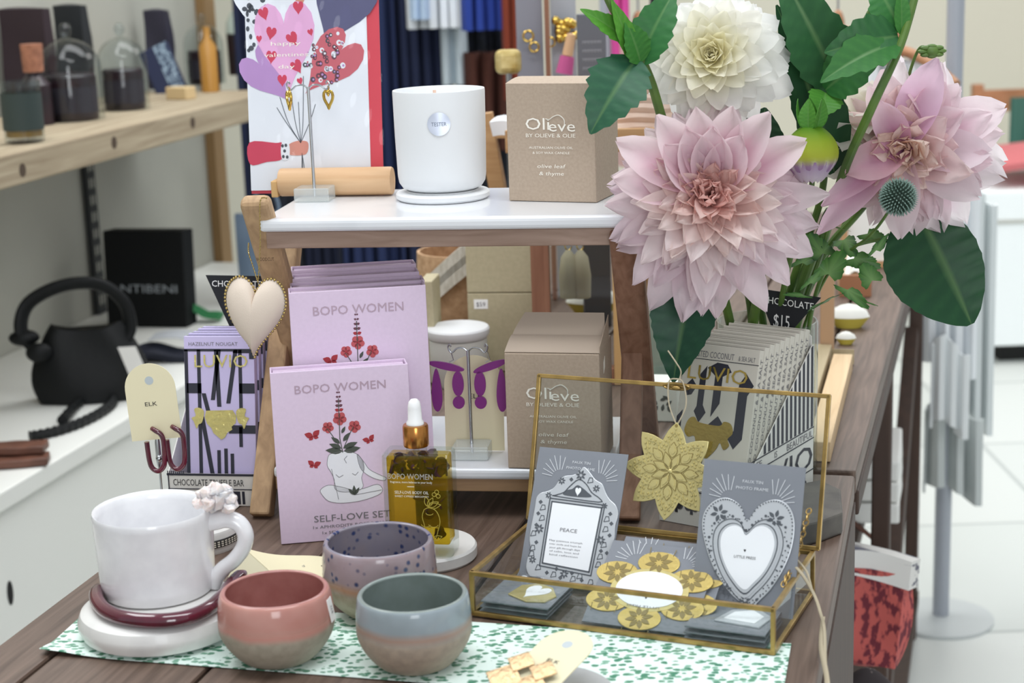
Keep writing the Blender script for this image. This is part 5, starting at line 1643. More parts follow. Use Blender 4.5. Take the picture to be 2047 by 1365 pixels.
b.ball((0, -.0015, 0), (.0022, .0014, .0022), m_gtin2, 8, 6)
b.prism(circ((top.x - oc.x), (top.z - oc.z), .0013, n=10), 0, .0002, m_gdark, X)
b.build('embossing', t)
m_twine = M('pale_twine', 'b3a78f', 0.9)
lt = top - oc
cl_ = Vector((cx, -.004, hG + .001)) - oc
b = MB()
b.tube(smooth_path([lt, lt.lerp(cl_, .5) + Vector((-.006, 0, 0)), cl_ + Vector((-.006, 0, .001)), cl_ + Vector((0, -.001, .004)), cl_ + Vector((.006, 0, .001)), lt.lerp(cl_, .5) + Vector((.008, 0, 0)), lt], 8), .0006, m_twine, 6)
b.tube(smooth_path([cl_ + Vector((.002, 0, .002)), cl_ + Vector((.004, -.002, .010)), cl_ + Vector((.000, -.004, .017)), cl_ + Vector((-.008, -.002, .026))], 6), .0006, m_twine, 6)
b.build('twine', t)
# twine tail at the right of the box
P = [at(1582, 1125, Y=ing(gw, .075).y - .002), at(1605, 1150, Y=ing(gw, .06).y), at(1628, 1190, Y=ing(gw, .05).y), at(1640, 1225, Y=ing(gw, .04).y - .01), at(1648, 1260, z=T + .012), at(1650, 1330, z=T + .004), at(1655, 1420, z=T + .002)]
b = MB(); b.tube(smooth_path(P, 8), .0012, m_twine, 6)
P2 = [at(1592, 1118, Y=ing(gw, .08).y), at(1612, 1142, Y=ing(gw, .07).y - .004), at(1622, 1175, Y=ing(gw, .06).y - .004)]
b.tube(smooth_path(P2, 6), .0009, m_twine, 6)
P3 = [at(1645, 1235, z=T + .014), at(1641, 1290, z=T + .006), at(1652, 1350, z=T + .004), at(1662, 1440, z=T + .002)]
b.tube(smooth_path(P3, 6), .0022, m_twine, 6, flat=.4)
tag(b.build('twine_tail'), 'pale twine ribbon knotted at right side of the glass box', 'twine')
# black stone block beside the box
P = at(1610, 1100, z=T)
b = MB()
pl = [at(*p, z=T + .0) for p in ((1560, 1105), (1640, 1085), (1684, 1068), (1680, 1020), (1640, 1000), (1590, 1010))]
ctr = sum(pl, Vector((0, 0, 0))) / len(pl)
m_stone = M('dark_stone', '4d4a47', 0.7, col2='625e58', nscale=40)
b.prism([(p.x - ctr.x, p.y - ctr.y) for p in pl], 0.0004, .020, m_stone)
o = b.build('stone_block', bevel=.002); o.location = ctr
tag(o, 'dark grey stone block on the table behind right corner of the glass box', 'stone')

# ================================================================ FOREGROUND EARRING CARD ON GREY STONE DISC
dc2 = at(1096, 1384, z=T + .011); dc2.z = T + .0020
b = MB(); b.lathe([(0, 0), (.044, 0), (.0455, .002), (.0455, .007), (.0445, .009), (0, .0092)], M('grey_marble', 'b3b4b5', 0.45, col2='9fa1a3', nscale=22, nlo=.45, nhi=.75), 56)
o = b.build('stone_disc'); place(o, dc2); tag(o, 'flat round grey stone disc under the gold square earrings', 'disc')
top_ = at(1160, 1262, z=T + .042); bot_ = at(1000, 1425, z=T + .0165)
ez = (top_ - bot_).normalized(); hx = Vector((ez.y, -ez.x, 0)).normalized(); ey = ez.cross(hx)
hcard = (top_ - bot_).length
Mc = Matrix(((hx.x, ey.x, ez.x, bot_.x), (hx.y, ey.y, ez.y, bot_.y), (hx.z, ey.z, ez.z, bot_.z), (0, 0, 0, 1)))
o = earring_card(.0405, hcard, .0155, 'ELK', (.0015, hcard - .034)).build('earring_card')
o.matrix_world = Mc
tag(o, 'arched cream earring card lying tilted on the grey stone disc in front', 'card')
m_ham = M('hammered_rose_gold', 'd6b78e', 0.34, metal=0.75, bump=0.9, bscale=260)
def on_card(px, py):
    d = ray(px, py); n_ = ey
    return CAMP + d * ((bot_ - CAMP).dot(n_) / d.dot(n_))
for lab, pr_ in (('hammered gold double-square earring at left on the foreground cream card', ((1044, 1332, .0098), (1008, 1358, .0128))), ('hammered gold double-square earring at right on the foreground cream card', ((1088, 1350, .0098), (1060, 1376, .0125)))):
    p0 = on_card(pr_[0][0], pr_[0][1])
    t = thing('square_earring', lab, 'earring', group='hammered square earrings'); t.matrix_world = Matrix.Translation(p0) @ Mc.to_3x3().to_4x4()
    for nm, q, lift in (('upper_square', pr_[0], -.0034), ('lower_square', pr_[1], -.0018)):
        lp = t.matrix_world.inverted() @ on_card(q[0], q[1])
        s_ = q[2]
        X = Matrix.Translation((lp.x, lift, lp.z)) @ Matrix.Rotation(rad(38), 4, 'Y')
        b = MB(); b.grid(lambda u, v: (s_ * (2 * u - 1) * .78, -.0010 * (1 - (2 * u - 1) ** 2) , s_ * (2 * v - 1) * .78), 6, 6, m_ham, X, smooth=False, thick=-.0012)
        b.build(nm, t, bevel=.0003)
# ================================================================ FLOWERS
def tint_mat(name, rough=0.55, transl=0.35, bump=0.0):
    m = bpy.data.materials.new(name); m.use_nodes = True
    nt = m.node_tree; L = nt.links.new
    bs = nt.nodes['Principled BSDF']; out = nt.nodes['Material Output']
    a = nt.nodes.new('ShaderNodeAttribute'); a.attribute_name = 'tint'
    tc = nt.nodes.new('ShaderNodeTexCoord'); n = nt.nodes.new('ShaderNodeTexNoise'); n.inputs['Scale'].default_value = 70; n.inputs['Detail'].default_value = 4
    L(tc.outputs['Object'], n.inputs['Vector'])
    mr = nt.nodes.new('ShaderNodeMapRange'); mr.inputs['To Min'].default_value = 0.92; mr.inputs['To Max'].default_value = 1.06
    L(n.outputs[0], mr.inputs[0])
    mu = nt.nodes.new('ShaderNodeVectorMath'); mu.operation = 'SCALE'
    L(a.outputs['Color'], mu.inputs[0]); L(mr.outputs[0], mu.inputs['Scale'])
    L(mu.outputs[0], bs.inputs['Base Color'])
    bs.inputs['Roughness'].default_value = rough
    bs.inputs['Specular IOR Level'].default_value = 0.3
    tr = nt.nodes.new('ShaderNodeBsdfTranslucent'); L(mu.outputs[0], tr.inputs[0])
    mx = nt.nodes.new('ShaderNodeMixShader'); mx.inputs[0].default_value = transl
    L(bs.outputs[0], mx.inputs[1]); L(tr.outputs[0], mx.inputs[2]); L(mx.outputs[0], out.inputs[0])
    return m
m_pet = tint_mat('petal', 0.6, 0.50)
m_leaf = tint_mat('leaf', 0.42, 0.15)
m_stem = M('dahlia_stem', '5d7c33', 0.5, col2='43602a', nscale=30)
def mixc(a, b, t):
    a, b = lin(a), lin(b)
    return tuple(a[i] + (b[i] - a[i]) * t for i in range(3)) + (1,)
def frame_of(d, up=Vector((0, 0, 1))):
    d = d.normalized()
    x = up.cross(d)
    x = x.normalized() if x.length > 1e-4 else d.orthogonal().normalized()
    return x, d.cross(x), d
def add_petal(b, base, d, nrm, L, W, bend, cup, tipc, basec, ruff=0.0, ph=0.0, blunt=0.0, nu=6, nv=8, streak=None):
    """petal growing from base along d, its inner side facing nrm, arching away from nrm by bend"""
    d = d.normalized(); nrm = (nrm - d * nrm.dot(d)).normalized(); x = d.cross(nrm)
    pts, ang = [], 0
    p = Vector(base); pts.append((p.copy(), d.copy(), nrm.copy()))
    for j in range(nv):
        a = bend * ((j + 0.5) / nv) * 1.6 / nv * 1.2
        d2 = d * math.cos(a) - nrm * math.sin(a); nrm = nrm * math.cos(a) + d * math.sin(a); d = d2
        p = p + d * (L / nv); pts.append((p.copy(), d.copy(), nrm.copy()))
    def fn(u, v):
        j = min(nv, int(round(v * nv)))
        p, dd, nn = pts[j]
        s = 2 * u - 1
        wv = math.sin(math.pi * min(1, (0.10 + 0.90 * v)) ** (1.15 + blunt * 0.5)) ** (0.75 - 0.25 * blunt)
        if v > 0.999: wv = 0.03 + 0.25 * blunt
        wv = max(wv, 0.20 * (1 - v))
        lift = cup * W * (s * s) * (1 - 0.45 * v) + ruff * W * math.sin(s * 4 + ph + v * 5) * v
        return p + x * (s * W * wv * math.cos(min(1.2, cup * abs(s) * .6))) + nn * lift
    def cf(u, v):
        t = min(1, v * 1.25) ** 0.8
        c = mixc(basec, tipc, t)
        if streak:
            k = max(0, 1 - abs(2 * u - 1) * 1.7) * max(0, 1 - v * 1.15) * 0.9
            sc = lin(streak)
            c = tuple(c[i] + (sc[i] - c[i]) * k for i in range(3)) + (1,)
        return c
    b.grid(fn, nu, nv, m_pet, colfn=cf)
def dahlia_head(b, c, axis, R, n, tips, bases, seed, a0=8, a1=98, wid=0.30, bend=0.8, droop=0.0, inner=0.30, blunt=0.2, streak=None, ruff=0.04, dense=0.72, wild=0.0):
    rnd = random.Random(seed)
    x, y, z = frame_of(Vector(axis))
    for i in range(n):
        t = (i + 0.5) / n
        ph = i * 2.399963 + rnd.uniform(-.12, .12)
        al = rad(a0 + (a1 - a0) * t ** dense) + rnd.uniform(-.06, .06)
        rd = x * math.cos(ph) + y * math.sin(ph)
        d = z * math.cos(al) + rd * math.sin(al)
        nrm = z * math.sin(al) - rd * math.cos(al)
        nrm = nrm if al > rad(20) else -rd
        L = R * (inner + (1 - inner) * t ** 0.75) * rnd.uniform(.92, 1.07)
        if wild:
            L *= 1 + rnd.uniform(-wild, wild); d = (d + Vector((rnd.uniform(-1, 1), rnd.uniform(-1, 1), rnd.uniform(-1, 1))) * wild * .8).normalized()
            nrm = nrm + d.cross(nrm) * rnd.uniform(-2.6, 2.6) * wild
        base = Vector(c) + rd * (0.10 * R * t) - z * (0.22 * R * t) 
        if droop:
            dn = max(0, -rd.z)
            d = (d + Vector((0, 0, -1)) * droop * dn * t).normalized(); L *= 1 + .10 * dn * t
        k = t
        tip = tips[min(len(tips) - 1, int(k * len(tips) * rnd.uniform(.85, 1.15)))]
        bs = bases[min(len(bases) - 1, int(k * len(bases)))]
        add_petal(b, base, d, nrm, L, R * wid * (0.45 + 0.55 * t) * rnd.uniform(.88, 1.12), bend * (0.25 + .9 * t) * rnd.uniform(.7, 1.2), 0.55 - 0.35 * t, tip, bs, ruff * rnd.uniform(.3, 1.6), rnd.uniform(0, 6), blunt, streak=streak if streak and t > .4 and rnd.random() < .4 else None)
def add_leaf(b, base, tip, W, nrm, arch=0.12, serr=0.06, nser=9, fold=0.25, c1='2f5a34', c2='3f7040', asym=0.0, blunt=0.0, twist=0.0):
    base, tip = Vector(base), Vector(tip)
    d = tip - base; L = d.length; d.normalize()
    nrm = (Vector(nrm) - d * Vector(nrm).dot(d)).normalized(); x = d.cross(nrm)
    nv, nu = 26, 16
    def fn(u, v):
        s = 2 * u - 1
        wv = math.sin(math.pi * (0.02 + 0.97 * v) ** (0.72 + blunt * .3)) ** (0.85 - .3 * blunt)
        side = 1 + asym * (1 if s > 0 else -1)
        edge = 1 + serr * (((v * nser) % 1) - .5) * 2 * abs(s) ** 3
        a = twist * v
        xx = x * math.cos(a) + nrm * math.sin(a); nn = nrm * math.cos(a) - x * math.sin(a)
        return base + d * (L * v) + xx * (s * W * .5 * wv * side * edge) + nn * (fold * W * abs(s) * wv * .5 - arch * L * (2 * v - 1) ** 2 + .010 * W * math.sin(v * 50) * abs(s)) + nrm * (arch * L)
    def cf(u, v):
        s = abs(2 * u - 1)
        vein = 1.0 if s < .06 else 0
        t = vein * .35
        return mixc(c1, '7fa566', t) if vein else mixc(c1, c2, .5 * abs(math.sin((v * 8 - s * 1.2) * 3.14)) ** 6 + .2 * s)
    b.grid(fn, nu, nv, m_leaf, thick=.0004, colfn=cf)
def stem_mesh(pts, r0, r1, n=10):
    P = smooth_path(pts, 8)
    k = len(P)
    b = MB(); b.tube(P, [r0 + (r1 - r0) * i / (k - 1) for i in range(k)], m_stem, 10)
    return b
# vase
YV = 1.565
vc = at(1533, 640, Y=YV)
vtop = vc.z
vr = 100 * (vc - CAMP).length / F_PX
VB = Vector((vc.x, vc.y, T + .0003))
t = thing('vase', 'clear round glass vase holding the dahlias behind the coconut bars', 'vase', VB)
vh = vtop - T
b = MB(); b.lathe([(0, 0), (vr * .96, 0), (vr, .004), (vr, vh - .002), (vr - .0006, vh), (vr - .0022, vh), (vr - .0028, vh - .002), (vr - .0028, .012), (vr * .9, .008), (0, .008)], clear('vase_glass', 'f0f5f2', 1.5), 56, cap=False)
b.build('glass', t)
b = MB(); b.lathe([(0, .0085), (vr - .0032, .0085), (vr - .0032, vh * .62), (0, vh * .62)], clear('vase_water', 'e4f0ea', 1.33), 48); b.build('water', t)
def invase(dx, dy, z=.02): return Vector((VB.x + dx, VB.y + dy, T + z))
def flower(name, label, cat, head, stem_pts, r=.0034, group=None, leaves=(), headname='petals'):
    t = thing(name, label, cat, VB, group=group)
    off = Matrix.Translation(-VB)
    for v_ in range(len(head.v)): head.v[v_] = off @ head.v[v_]
    head.build(headname, t, angle=75)
    if stem_pts:
        sm = stem_mesh(stem_pts, r, r * .8)
        sm.v = [off @ p for p in sm.v]; sm.build('stem', t)
    for lf in leaves:
        b = MB(); add_leaf(b, **lf); b.v = [off @ p for p in b.v]; b.build('leaf', t, angle=80)
    return t
view = lambda p: (CAMP - p).normalized()
# great pink dahlia
pc_ = at(1420, 392, Y=1.388)
Rk = 205 * (pc_ - CAMP).length / F_PX
ax = view(pc_) + Vector((0.02, 0, .16))
b = MB()
dahlia_head(b, pc_, ax, Rk, 175, ['efcac2', 'f2dad4', 'f4e4e0', 'f5e8e8', 'f1e2e6', 'ecdbe2'], ['cf7468', 'e3a49c', 'edc9c4', 'ebd0d2', 'e8cdd6'], 21, a0=6, a1=96, wid=.205, bend=.55, droop=.08, inner=.22, streak=None, ruff=.22, blunt=.12, dense=.62, wild=.15)
x_, y_, z_ = frame_of(ax)
rnd = random.Random(2)
for a, l_, up in ((100, .80, 34), (75, .78, 40), (125, .86, 38), (52, .86, 44), (150, .92, 55), (88, .64, 24), (112, .66, 26), (28, .9, 60), (60, .60, 28), (135, .62, 30), (170, .8, 62)):
    rd = x_ * math.cos(rad(a)) + y_ * math.sin(rad(a)); al = rad(up + 10)
    d = z_ * math.cos(al) + rd * math.sin(al); nn = z_ * math.sin(al) - rd * math.cos(al)
    add_petal(b, pc_ + rd * Rk * .15, d, nn, Rk * l_, Rk * .22, .5, .7, 'f5e4e8', 'e2b4c6', .16, rnd.uniform(0, 6), .15, streak='c868a0')
leaves = [dict(base=at(1392, 500, Y=1.45), tip=at(1346, 764, Y=1.425), W=.062, nrm=Vector((-.25, -1, .15)), arch=.06, c1='1f4a36', c2='2c5c40', serr=.05, nser=14)]
flower('dahlia', 'huge blush pink dahlia in full bloom hanging over the right side of the riser', 'flower', b, [invase(-.01, 0), invase(-.015, -.01, .10), at(1500, 610, Y=1.54), at(1470, 500, Y=1.47), pc_ + Vector((.004, .030, 0))], .0042, None, leaves)
# white dahlia
wc_ = at(1424, 112, Y=1.425)
Rw = 152 * (wc_ - CAMP).length / F_PX
b = MB()
axw = view(wc_) + Vector((-.16, 0, .22))
dahlia_head(b, wc_, axw, Rw, 120, ['f2edcf', 'f3f0de', 'f4f2ea', 'f4f4f0', 'f4f4f2'], ['e2d698', 'ece5b8', 'f0edd8', 'f2f0e8'], 8, a0=5, a1=112, wid=.235, bend=.5, inner=.20, blunt=.62, ruff=.05, dense=.75)
lv = []
flower('dahlia', 'creamy white dahlia at the top of the bouquet', 'flower', b, [invase(.0, .01), invase(0, .01, .12), at(1500, 500, Y=1.53), at(1470, 300, Y=1.48), wc_ + Vector((.006, .03, -.012))], .004, None, lv)
# right pink dahlia turned to the side
rc_ = at(1812, 298, Y=1.455)
Rr = 172 * (rc_ - CAMP).length / F_PX
b = MB()
axr = Vector((-.42, -.85, -.05))
dahlia_head(b, rc_, axr, Rr, 90, ['f8e2d4', 'f7e4dc', 'f4dedd', 'f3dfe5', 'f4e6ea', 'f5edf0'], ['f4cdb2', 'f2d4c8', 'eed4d6', 'e6c6d6'], 33, a0=10, a1=108, wid=.27, bend=.6, inner=.25, blunt=.25, streak='cf86b4', ruff=.24, dense=.8, wild=.18)
rr_ = random.Random(5)
x_, y_, z_ = frame_of(axr)
for px, py, L_, W_, c1_, c2_ in ((1870, 120, .9, .26, 'edd0e2', 'd9a3cc'), (1760, 205, .62, .2, 'edd0dc', 'cf86b4'), (1640, 455, 1.05, .17, 'e6c6d6', 'dca8c0'), (1700, 340, .7, .24, 'ecc8d0', 'dd9fb4'), (1800, 470, .95, .24, 'f0dfe4', 'e4c2cc'), (1960, 390, 1.0, .25, 'f1e4e8', 'e6c4d0'), (1980, 300, 1.0, .26, 'f0e2e8', 'e8c8d6'), (1650, 400, .9, .15, 'e6c4d4', 'd69cba')):
    tp = at(px, py, Y=rc_.y - .018)
    d = tp - rc_
    add_petal(b, rc_ + axr.normalized() * .006, d, axr + Vector((0, 0, .3)), d.length * 1.02, Rr * W_, .35, .5, c1_, c2_, .12, rr_.uniform(0, 6), .2, streak='c878b0' if px < 1800 else None)
lv = [dict(base=at(1830, 412, Y=1.50), tip=at(1942, 648, Y=1.47), W=.088, nrm=Vector((.12, -1, .1)), arch=.05, c1='1f4a2e', c2='2a5a34', serr=.015, nser=16, blunt=.55, fold=.12, asym=.25)]
flower('dahlia', 'lilac pink dahlia facing sideways, farthest right in the bouquet', 'flower', b, [invase(.012, 0), invase(.02, 0, .12), at(1640, 520, Y=1.54), at(1720, 420, Y=1.52), rc_ + Vector((.012, .035, -.005))], .004, None, lv)
# pale dahlia behind
qc = at(1722, 236, Y=1.478)
Rq = 128 * (qc - CAMP).length / F_PX
b = MB()
dahlia_head(b, qc, Vector((-.25, -.55, .8)), Rq, 40, ['f3f0e6', 'f4f2ec'], ['e9e3d0', 'efebe0'], 14, a0=24, a1=125, wid=.36, bend=.5, inner=.45, blunt=.5, ruff=.16)
flower('dahlia', 'ivory dahlia seen from behind, between the green bud and lilac dahlia', 'flower', b, [invase(.006, .012), invase(.01, .015, .13), at(1640, 470, Y=1.56), at(1690, 360, Y=1.535), qc + Vector((0, .02, -.01))], .0034)
# bare stems with leaves
def spray(label, pts, r, leaves, extra=None, kind='dahlia_sprig'):
    t = thing(kind, label, 'flower', VB)
    off = Matrix.Translation(-VB)
    sm = stem_mesh(pts, r, r * .75); sm.v = [off @ p for p in sm.v]; sm.build('stem', t)
    for lf in leaves:
        b = MB(); add_leaf(b, **lf); b.v = [off @ p for p in b.v]; b.build('leaf', t, angle=80)
    if extra:
        for nm, e in extra:
            e.v = [off @ p for p in e.v]; e.build(nm, t)
    return t
Yl = 1.405
spray('green dahlia stem with toothed leaves leaning left over the sand brown box', [invase(-.02, .004), invase(-.03, 0, .12), at(1400, 420, Y=1.49), at(1335, 270, Y=1.435), at(1300, 160, Y=1.42), at(1262, 80, Y=1.41), at(1222, 10, Y=1.40), at(1205, -30, Y=1.40)], .0046, [
    dict(base=at(1272, 118, Y=1.412), tip=at(1180, 268, Y=1.385), W=.050, nrm=Vector((-.2, -1, .25)), arch=.10, c1='2c5a42', c2='3a6c4c', serr=.12, nser=7, fold=.2),
    dict(base=at(1262, 85, Y=1.41), tip=at(1160, 18, Y=1.40), W=.018, nrm=Vector((.1, -1, .5)), arch=.05, c1='4f8f30', c2='63a23c', serr=.1, nser=5),
    dict(base=at(1268, 120, Y=1.41), tip=at(1222, 0, Y=1.395), W=.017, nrm=Vector((.3, -1, .2)), arch=.04, c1='549634', c2='68a840', serr=.05, nser=5),
    dict(base=at(1275, 130, Y=1.415), tip=at(1350, -20, Y=1.43), W=.036, nrm=Vector((-.3, -1, .2)), arch=.08, c1='2f6a38', c2='3c7a40', serr=.1, nser=6),
    dict(base=at(1280, 125, Y=1.41), tip=at(1250, 40, Y=1.40), W=.026, nrm=Vector((.5, -1, .2)), arch=.05, c1='3a7a34', c2='4b8c3c', serr=.08, nser=5)])
b1 = MB(); b1.tube(smooth_path([at(1288, 150, Y=1.415), at(1292, 80, Y=1.42), at(1285, -20, Y=1.425)], 6), .0022, m_stem, 8)
spray('tall green dahlia stem crossing in front of the ivory dahlia, leafy at the top', [invase(.02, .0), invase(.024, 0, .12), at(1650, 470, Y=1.50), at(1688, 340, Y=1.44), at(1745, 210, Y=1.388), at(1800, 90, Y=1.40), at(1835, -30, Y=1.41)], .0044, [
    dict(base=at(1795, 85, Y=1.402), tip=at(1640, 165, Y=1.385), W=.036, nrm=Vector((.1, -.75, .7)), arch=.10, c1='336b34', c2='437d3c', serr=.10, nser=5, fold=.3),
    dict(base=at(1795, 72, Y=1.404), tip=at(1648, 105, Y=1.40), W=.040, nrm=Vector((.0, -1, .3)), arch=.10, c1='2f6338', c2='3c7440', serr=.10, nser=5),
    dict(base=at(1802, 62, Y=1.405), tip=at(1745, -40, Y=1.42), W=.036, nrm=Vector((.1, -1, 0)), arch=.05, c1='35703a', c2='448240', serr=.1, nser=5),
    dict(base=at(1802, 68, Y=1.403), tip=at(1800, -30, Y=1.40), W=.014, nrm=Vector((.2, -1, 0)), arch=.03, c1='3f7f38', c2='4f9040', serr=.04, nser=5)])
spray('dark leafed dahlia stem rising behind the green bud', [invase(.008, .0), invase(.012, 0, .12), at(1585, 560, Y=1.53), at(1640, 400, Y=1.49), at(1655, 260, Y=1.465), at(1672, 150, Y=1.46), at(1720, 60, Y=1.455), at(1770, -30, Y=1.45)], .0036, [
    dict(base=at(1668, 345, Y=1.47), tip=at(1552, 10, Y=1.455), W=.046, nrm=Vector((.05, -1, .1)), arch=.08, c1='1f4629', c2='2a5430', serr=.05, nser=8, fold=.18, asym=.1),
    dict(base=at(1680, 180, Y=1.45), tip=at(1558, -60, Y=1.44), W=.052, nrm=Vector((-.2, -1, .3)), arch=.12, c1='2a5a34', c2='376a3c', serr=.08, nser=7),
    dict(base=at(1650, 180, Y=1.44), tip=at(1770, 90, Y=1.42), W=.040, nrm=Vector((-.1, -1, .45)), arch=.10, c1='2f6a34', c2='3d7a3a', serr=.10, nser=5),
    dict(base=at(1500, 320, Y=1.46), tip=at(1530, 215, Y=1.45), W=.05, nrm=Vector((0, -1, .1)), arch=.03, c1='22472e', c2='2b5436', serr=.03, nser=6),
    dict(base=at(1650, 185, Y=1.44), tip=at(1640, 235, Y=1.42), W=.030, nrm=Vector((0, -1, .1)), arch=.06, c1='4c8a34', c2='5c9a3c', serr=.08, nser=5)])
# nodding little bud on a thin hooked stalk
b1 = MB()
hb = at(1862, 102, Y=1.455)
b1.ball(hb, (.0075, .006, .006), m_stem, 12, 8)
for a in range(0, 360, 45):
    c = hb + Vector((.008 * math.cos(rad(a)), -.002, .004 * math.sin(rad(a))))
    b1.ball(c, (.0045, .003, .0022), m_stem, 8, 5)
t = spray('small closed green bud on a hooked stalk above the lilac dahlia', [invase(.022, .012), invase(.028, .01, .13), at(1700, 420, Y=1.56), at(1800, 220, Y=1.49), at(1820, 140, Y=1.47), at(1840, 95, Y=1.46), hb], .0017, [], [('bud', b1)], 'dahlia_bud')
# fat opening bud
bc = at(1621, 306, Y=1.405)
rb = 52 * (bc - CAMP).length / F_PX
b1 = MB()
nu_, nv_ = 36, 16
def budfn(u, v):
    a = 2 * math.pi * u
    k = math.sin(math.pi * (.06 + .90 * v)) ** .62
    if v > .62: k *= 1 - .10 * (v - .62)
    flut = 1 + .045 * abs(math.sin(a * 6))
    return bc + Vector((rb * k * flut * math.cos(a), rb * .9 * k * flut * math.sin(a), rb * 1.0 - v * rb * 2.05))
def budcol(u, v):
    if v < .25: return mixc('5e9a28', 'a8bf3a', v / .25)
    if v < .55: return mixc('a8bf3a', 'c9cf4c', (v - .25) / .3)
    s = abs(math.sin(2 * math.pi * u * 6))
    return mixc('c9cf4c', 'b692bf' if s > .35 else 'f0e8f0', min(1, (v - .55) / .14))
b1.grid(budfn, nu_, nv_, m_pet, colfn=budcol)
for i in range(12):
    a = 2 * math.pi * i / 12
    d = Vector((math.cos(a), math.sin(a), 0))
    add_petal(b1, bc + d * rb * .90 + Vector((0, 0, -.25 * rb)), Vector((0, 0, -1)) - d * .35, -d, rb * 1.0, rb * .22, -.5, .3, 'eadfea', 'b48fc0', 0, 0, .2, 4, 6)
b2 = MB()
for i in range(5):
    a = 2 * math.pi * i / 5 + .4
    d = Vector((math.cos(a), math.sin(a), 0))
    add_leaf(b2, bc + Vector((0, 0, rb * .9)) + d * rb * .25, bc + Vector((0, 0, rb * 2.05)) + d * rb * (.25 if i % 2 else .5), rb * .72, d + Vector((0, 0, .1)), .04, .02, 4, .3, '4c8a34', '62a03e')
b3 = MB(); b3.tube(smooth_path([bc + Vector((rb * .5, 0, rb * 1.0)), bc + Vector((rb * .7, .004, rb * 1.15)), bc + Vector((rb * 1.0, .008, rb * 1.0))], 5), .003, m_stem, 8)
spray('fat yellow green dahlia bud just showing lilac petals, in the middle of the bouquet', [invase(.004, -.01), invase(.006, -.012, .12), at(1570, 560, Y=1.50), at(1600, 440, Y=1.45), at(1622, 375, Y=1.415), bc + Vector((0, 0, -rb * .8))], .0030, [], [('bud', b1), ('sepals', b2)], 'dahlia_bud')
# globe thistle
tc_ = at(1796, 394, Y=1.385)
rt = 38 * (tc_ - CAMP).length / F_PX
m_thi = M('thistle_green', '475c50', 0.7); m_thi2 = M('thistle_tip', '7d968c', 0.7)
b1 = MB(); b1.ball(tc_, rt * .62, m_thi, 16, 10)
for i in range(330):
    z = 1 - 2 * (i + .5) / 330; a = i * 2.399963; q = math.sqrt(1 - z * z)
    d = Vector((q * math.cos(a), q * math.sin(a), z))
    X = Matrix.Translation(tc_ + d * rt * .55) @ d.to_track_quat('Z', 'Y').to_matrix().to_4x4()
    b1.lathe([(rt * .055, 0), (rt * .045, rt * .32)], m_thi, 5, X, cap=False)
    b1.lathe([(rt * .045, rt * .32), (0, rt * .50)], m_thi2, 5, X, cap=False)
spray('round spiky blue green globe thistle in front of the lilac dahlia', [invase(.026, -.004), invase(.03, -.004, .12), at(1660, 540, Y=1.50), at(1740, 470, Y=1.43), tc_ + Vector((-.004, .008, -rt * .6))], .0016, [], [('thistle_head', b1)], 'globe_thistle')
# lobed foliage low on the right
def lobed(b, c, ex, up, s, c1, c2):
    ex, up = ex.normalized(), up.normalized(); n_ = ex.cross(up)
    out = []
    for i in range(41):
        a = rad(-150 + 300 * i / 40)
        r = s * (.62 + .38 * max(0, math.cos(a * 2.5)) ** .8) * (1 + .06 * math.sin(a * 17))
        out.append(c + ex * (r * math.sin(a)) + up * (r * math.cos(a) + s * .3) + n_ * (.12 * s * math.cos(a * 2.5)))
    base = c - up * s * .25
    o = [base] + out
    k = len(o)
    back = [p - n_ * .0005 for p in o]
    fs = [(0, i, i + 1) for i in range(1, k - 1)] + [(k, k + i + 1, k + i) for i in range(1, k - 1)]
    cols = [lin('7fa566')] + [mixc(c1, c2, (i % 7) / 6) for i in range(k - 1)]
    b.add(o + back, fs, m_leaf, True, None, cols * 2)
t = thing('foliage_sprig', 'leafy green foliage sprig with lobed leaves low on the right of the vase', 'foliage', VB)
off = Matrix.Translation(-VB)
sm = stem_mesh([invase(.025, -.012), invase(.034, -.015, .12), at(1640, 560, Y=1.49), at(1690, 500, Y=1.475), at(1760, 478, Y=1.47)], .0024, .0015); sm.v = [off @ p for p in sm.v]; sm.build('stem', t)
rnd = random.Random(31)
for px, py, s in ((1700, 585, 34), (1655, 600, 34), (1740, 555, 30), (1660, 540, 38), (1715, 520, 34), (1755, 495, 26), (1690, 485, 30), (1625, 560, 30), (1740, 470, 26), (1640, 500, 34), (1600, 590, 28), (1722, 600, 24), (1675, 455, 28), (1610, 520, 30), (1580, 480, 30)):
    p = at(px, py, Y=1.475 + rnd.uniform(-.02, .02)); s_ = s * (p - CAMP).length / F_PX
    b = MB(); lobed(b, p, Vector((1, rnd.uniform(-.5, .5), rnd.uniform(-.6, .6))), Vector((rnd.uniform(-.7, .9), rnd.uniform(-.3, .1), rnd.uniform(-.6, 1))), s_, rnd.choice(['2c5c2a', '36682e', '2a5230']), '4c8038')
    b.v = [off @ q for q in b.v]; b.build('leaf', t, angle=80)
# plain stems seen through the glass
for i, (dx, dy, px, py, lab) in enumerate(((-.022, -.01, 1520, 560, 'thick bare green stem in left half of the glass vase'), (.016, -.018, 1640, 470, 'slanting bare green stem in right half of the glass vase'))):
    sm = stem_mesh([invase(dx, dy), invase(dx * .8, dy, .12), at(px, py, Y=1.50), at(px + 20 * i, py - 50, Y=1.49)], .0052, .0044)
    tag(sm.build('cut_flower'), lab, 'flower')
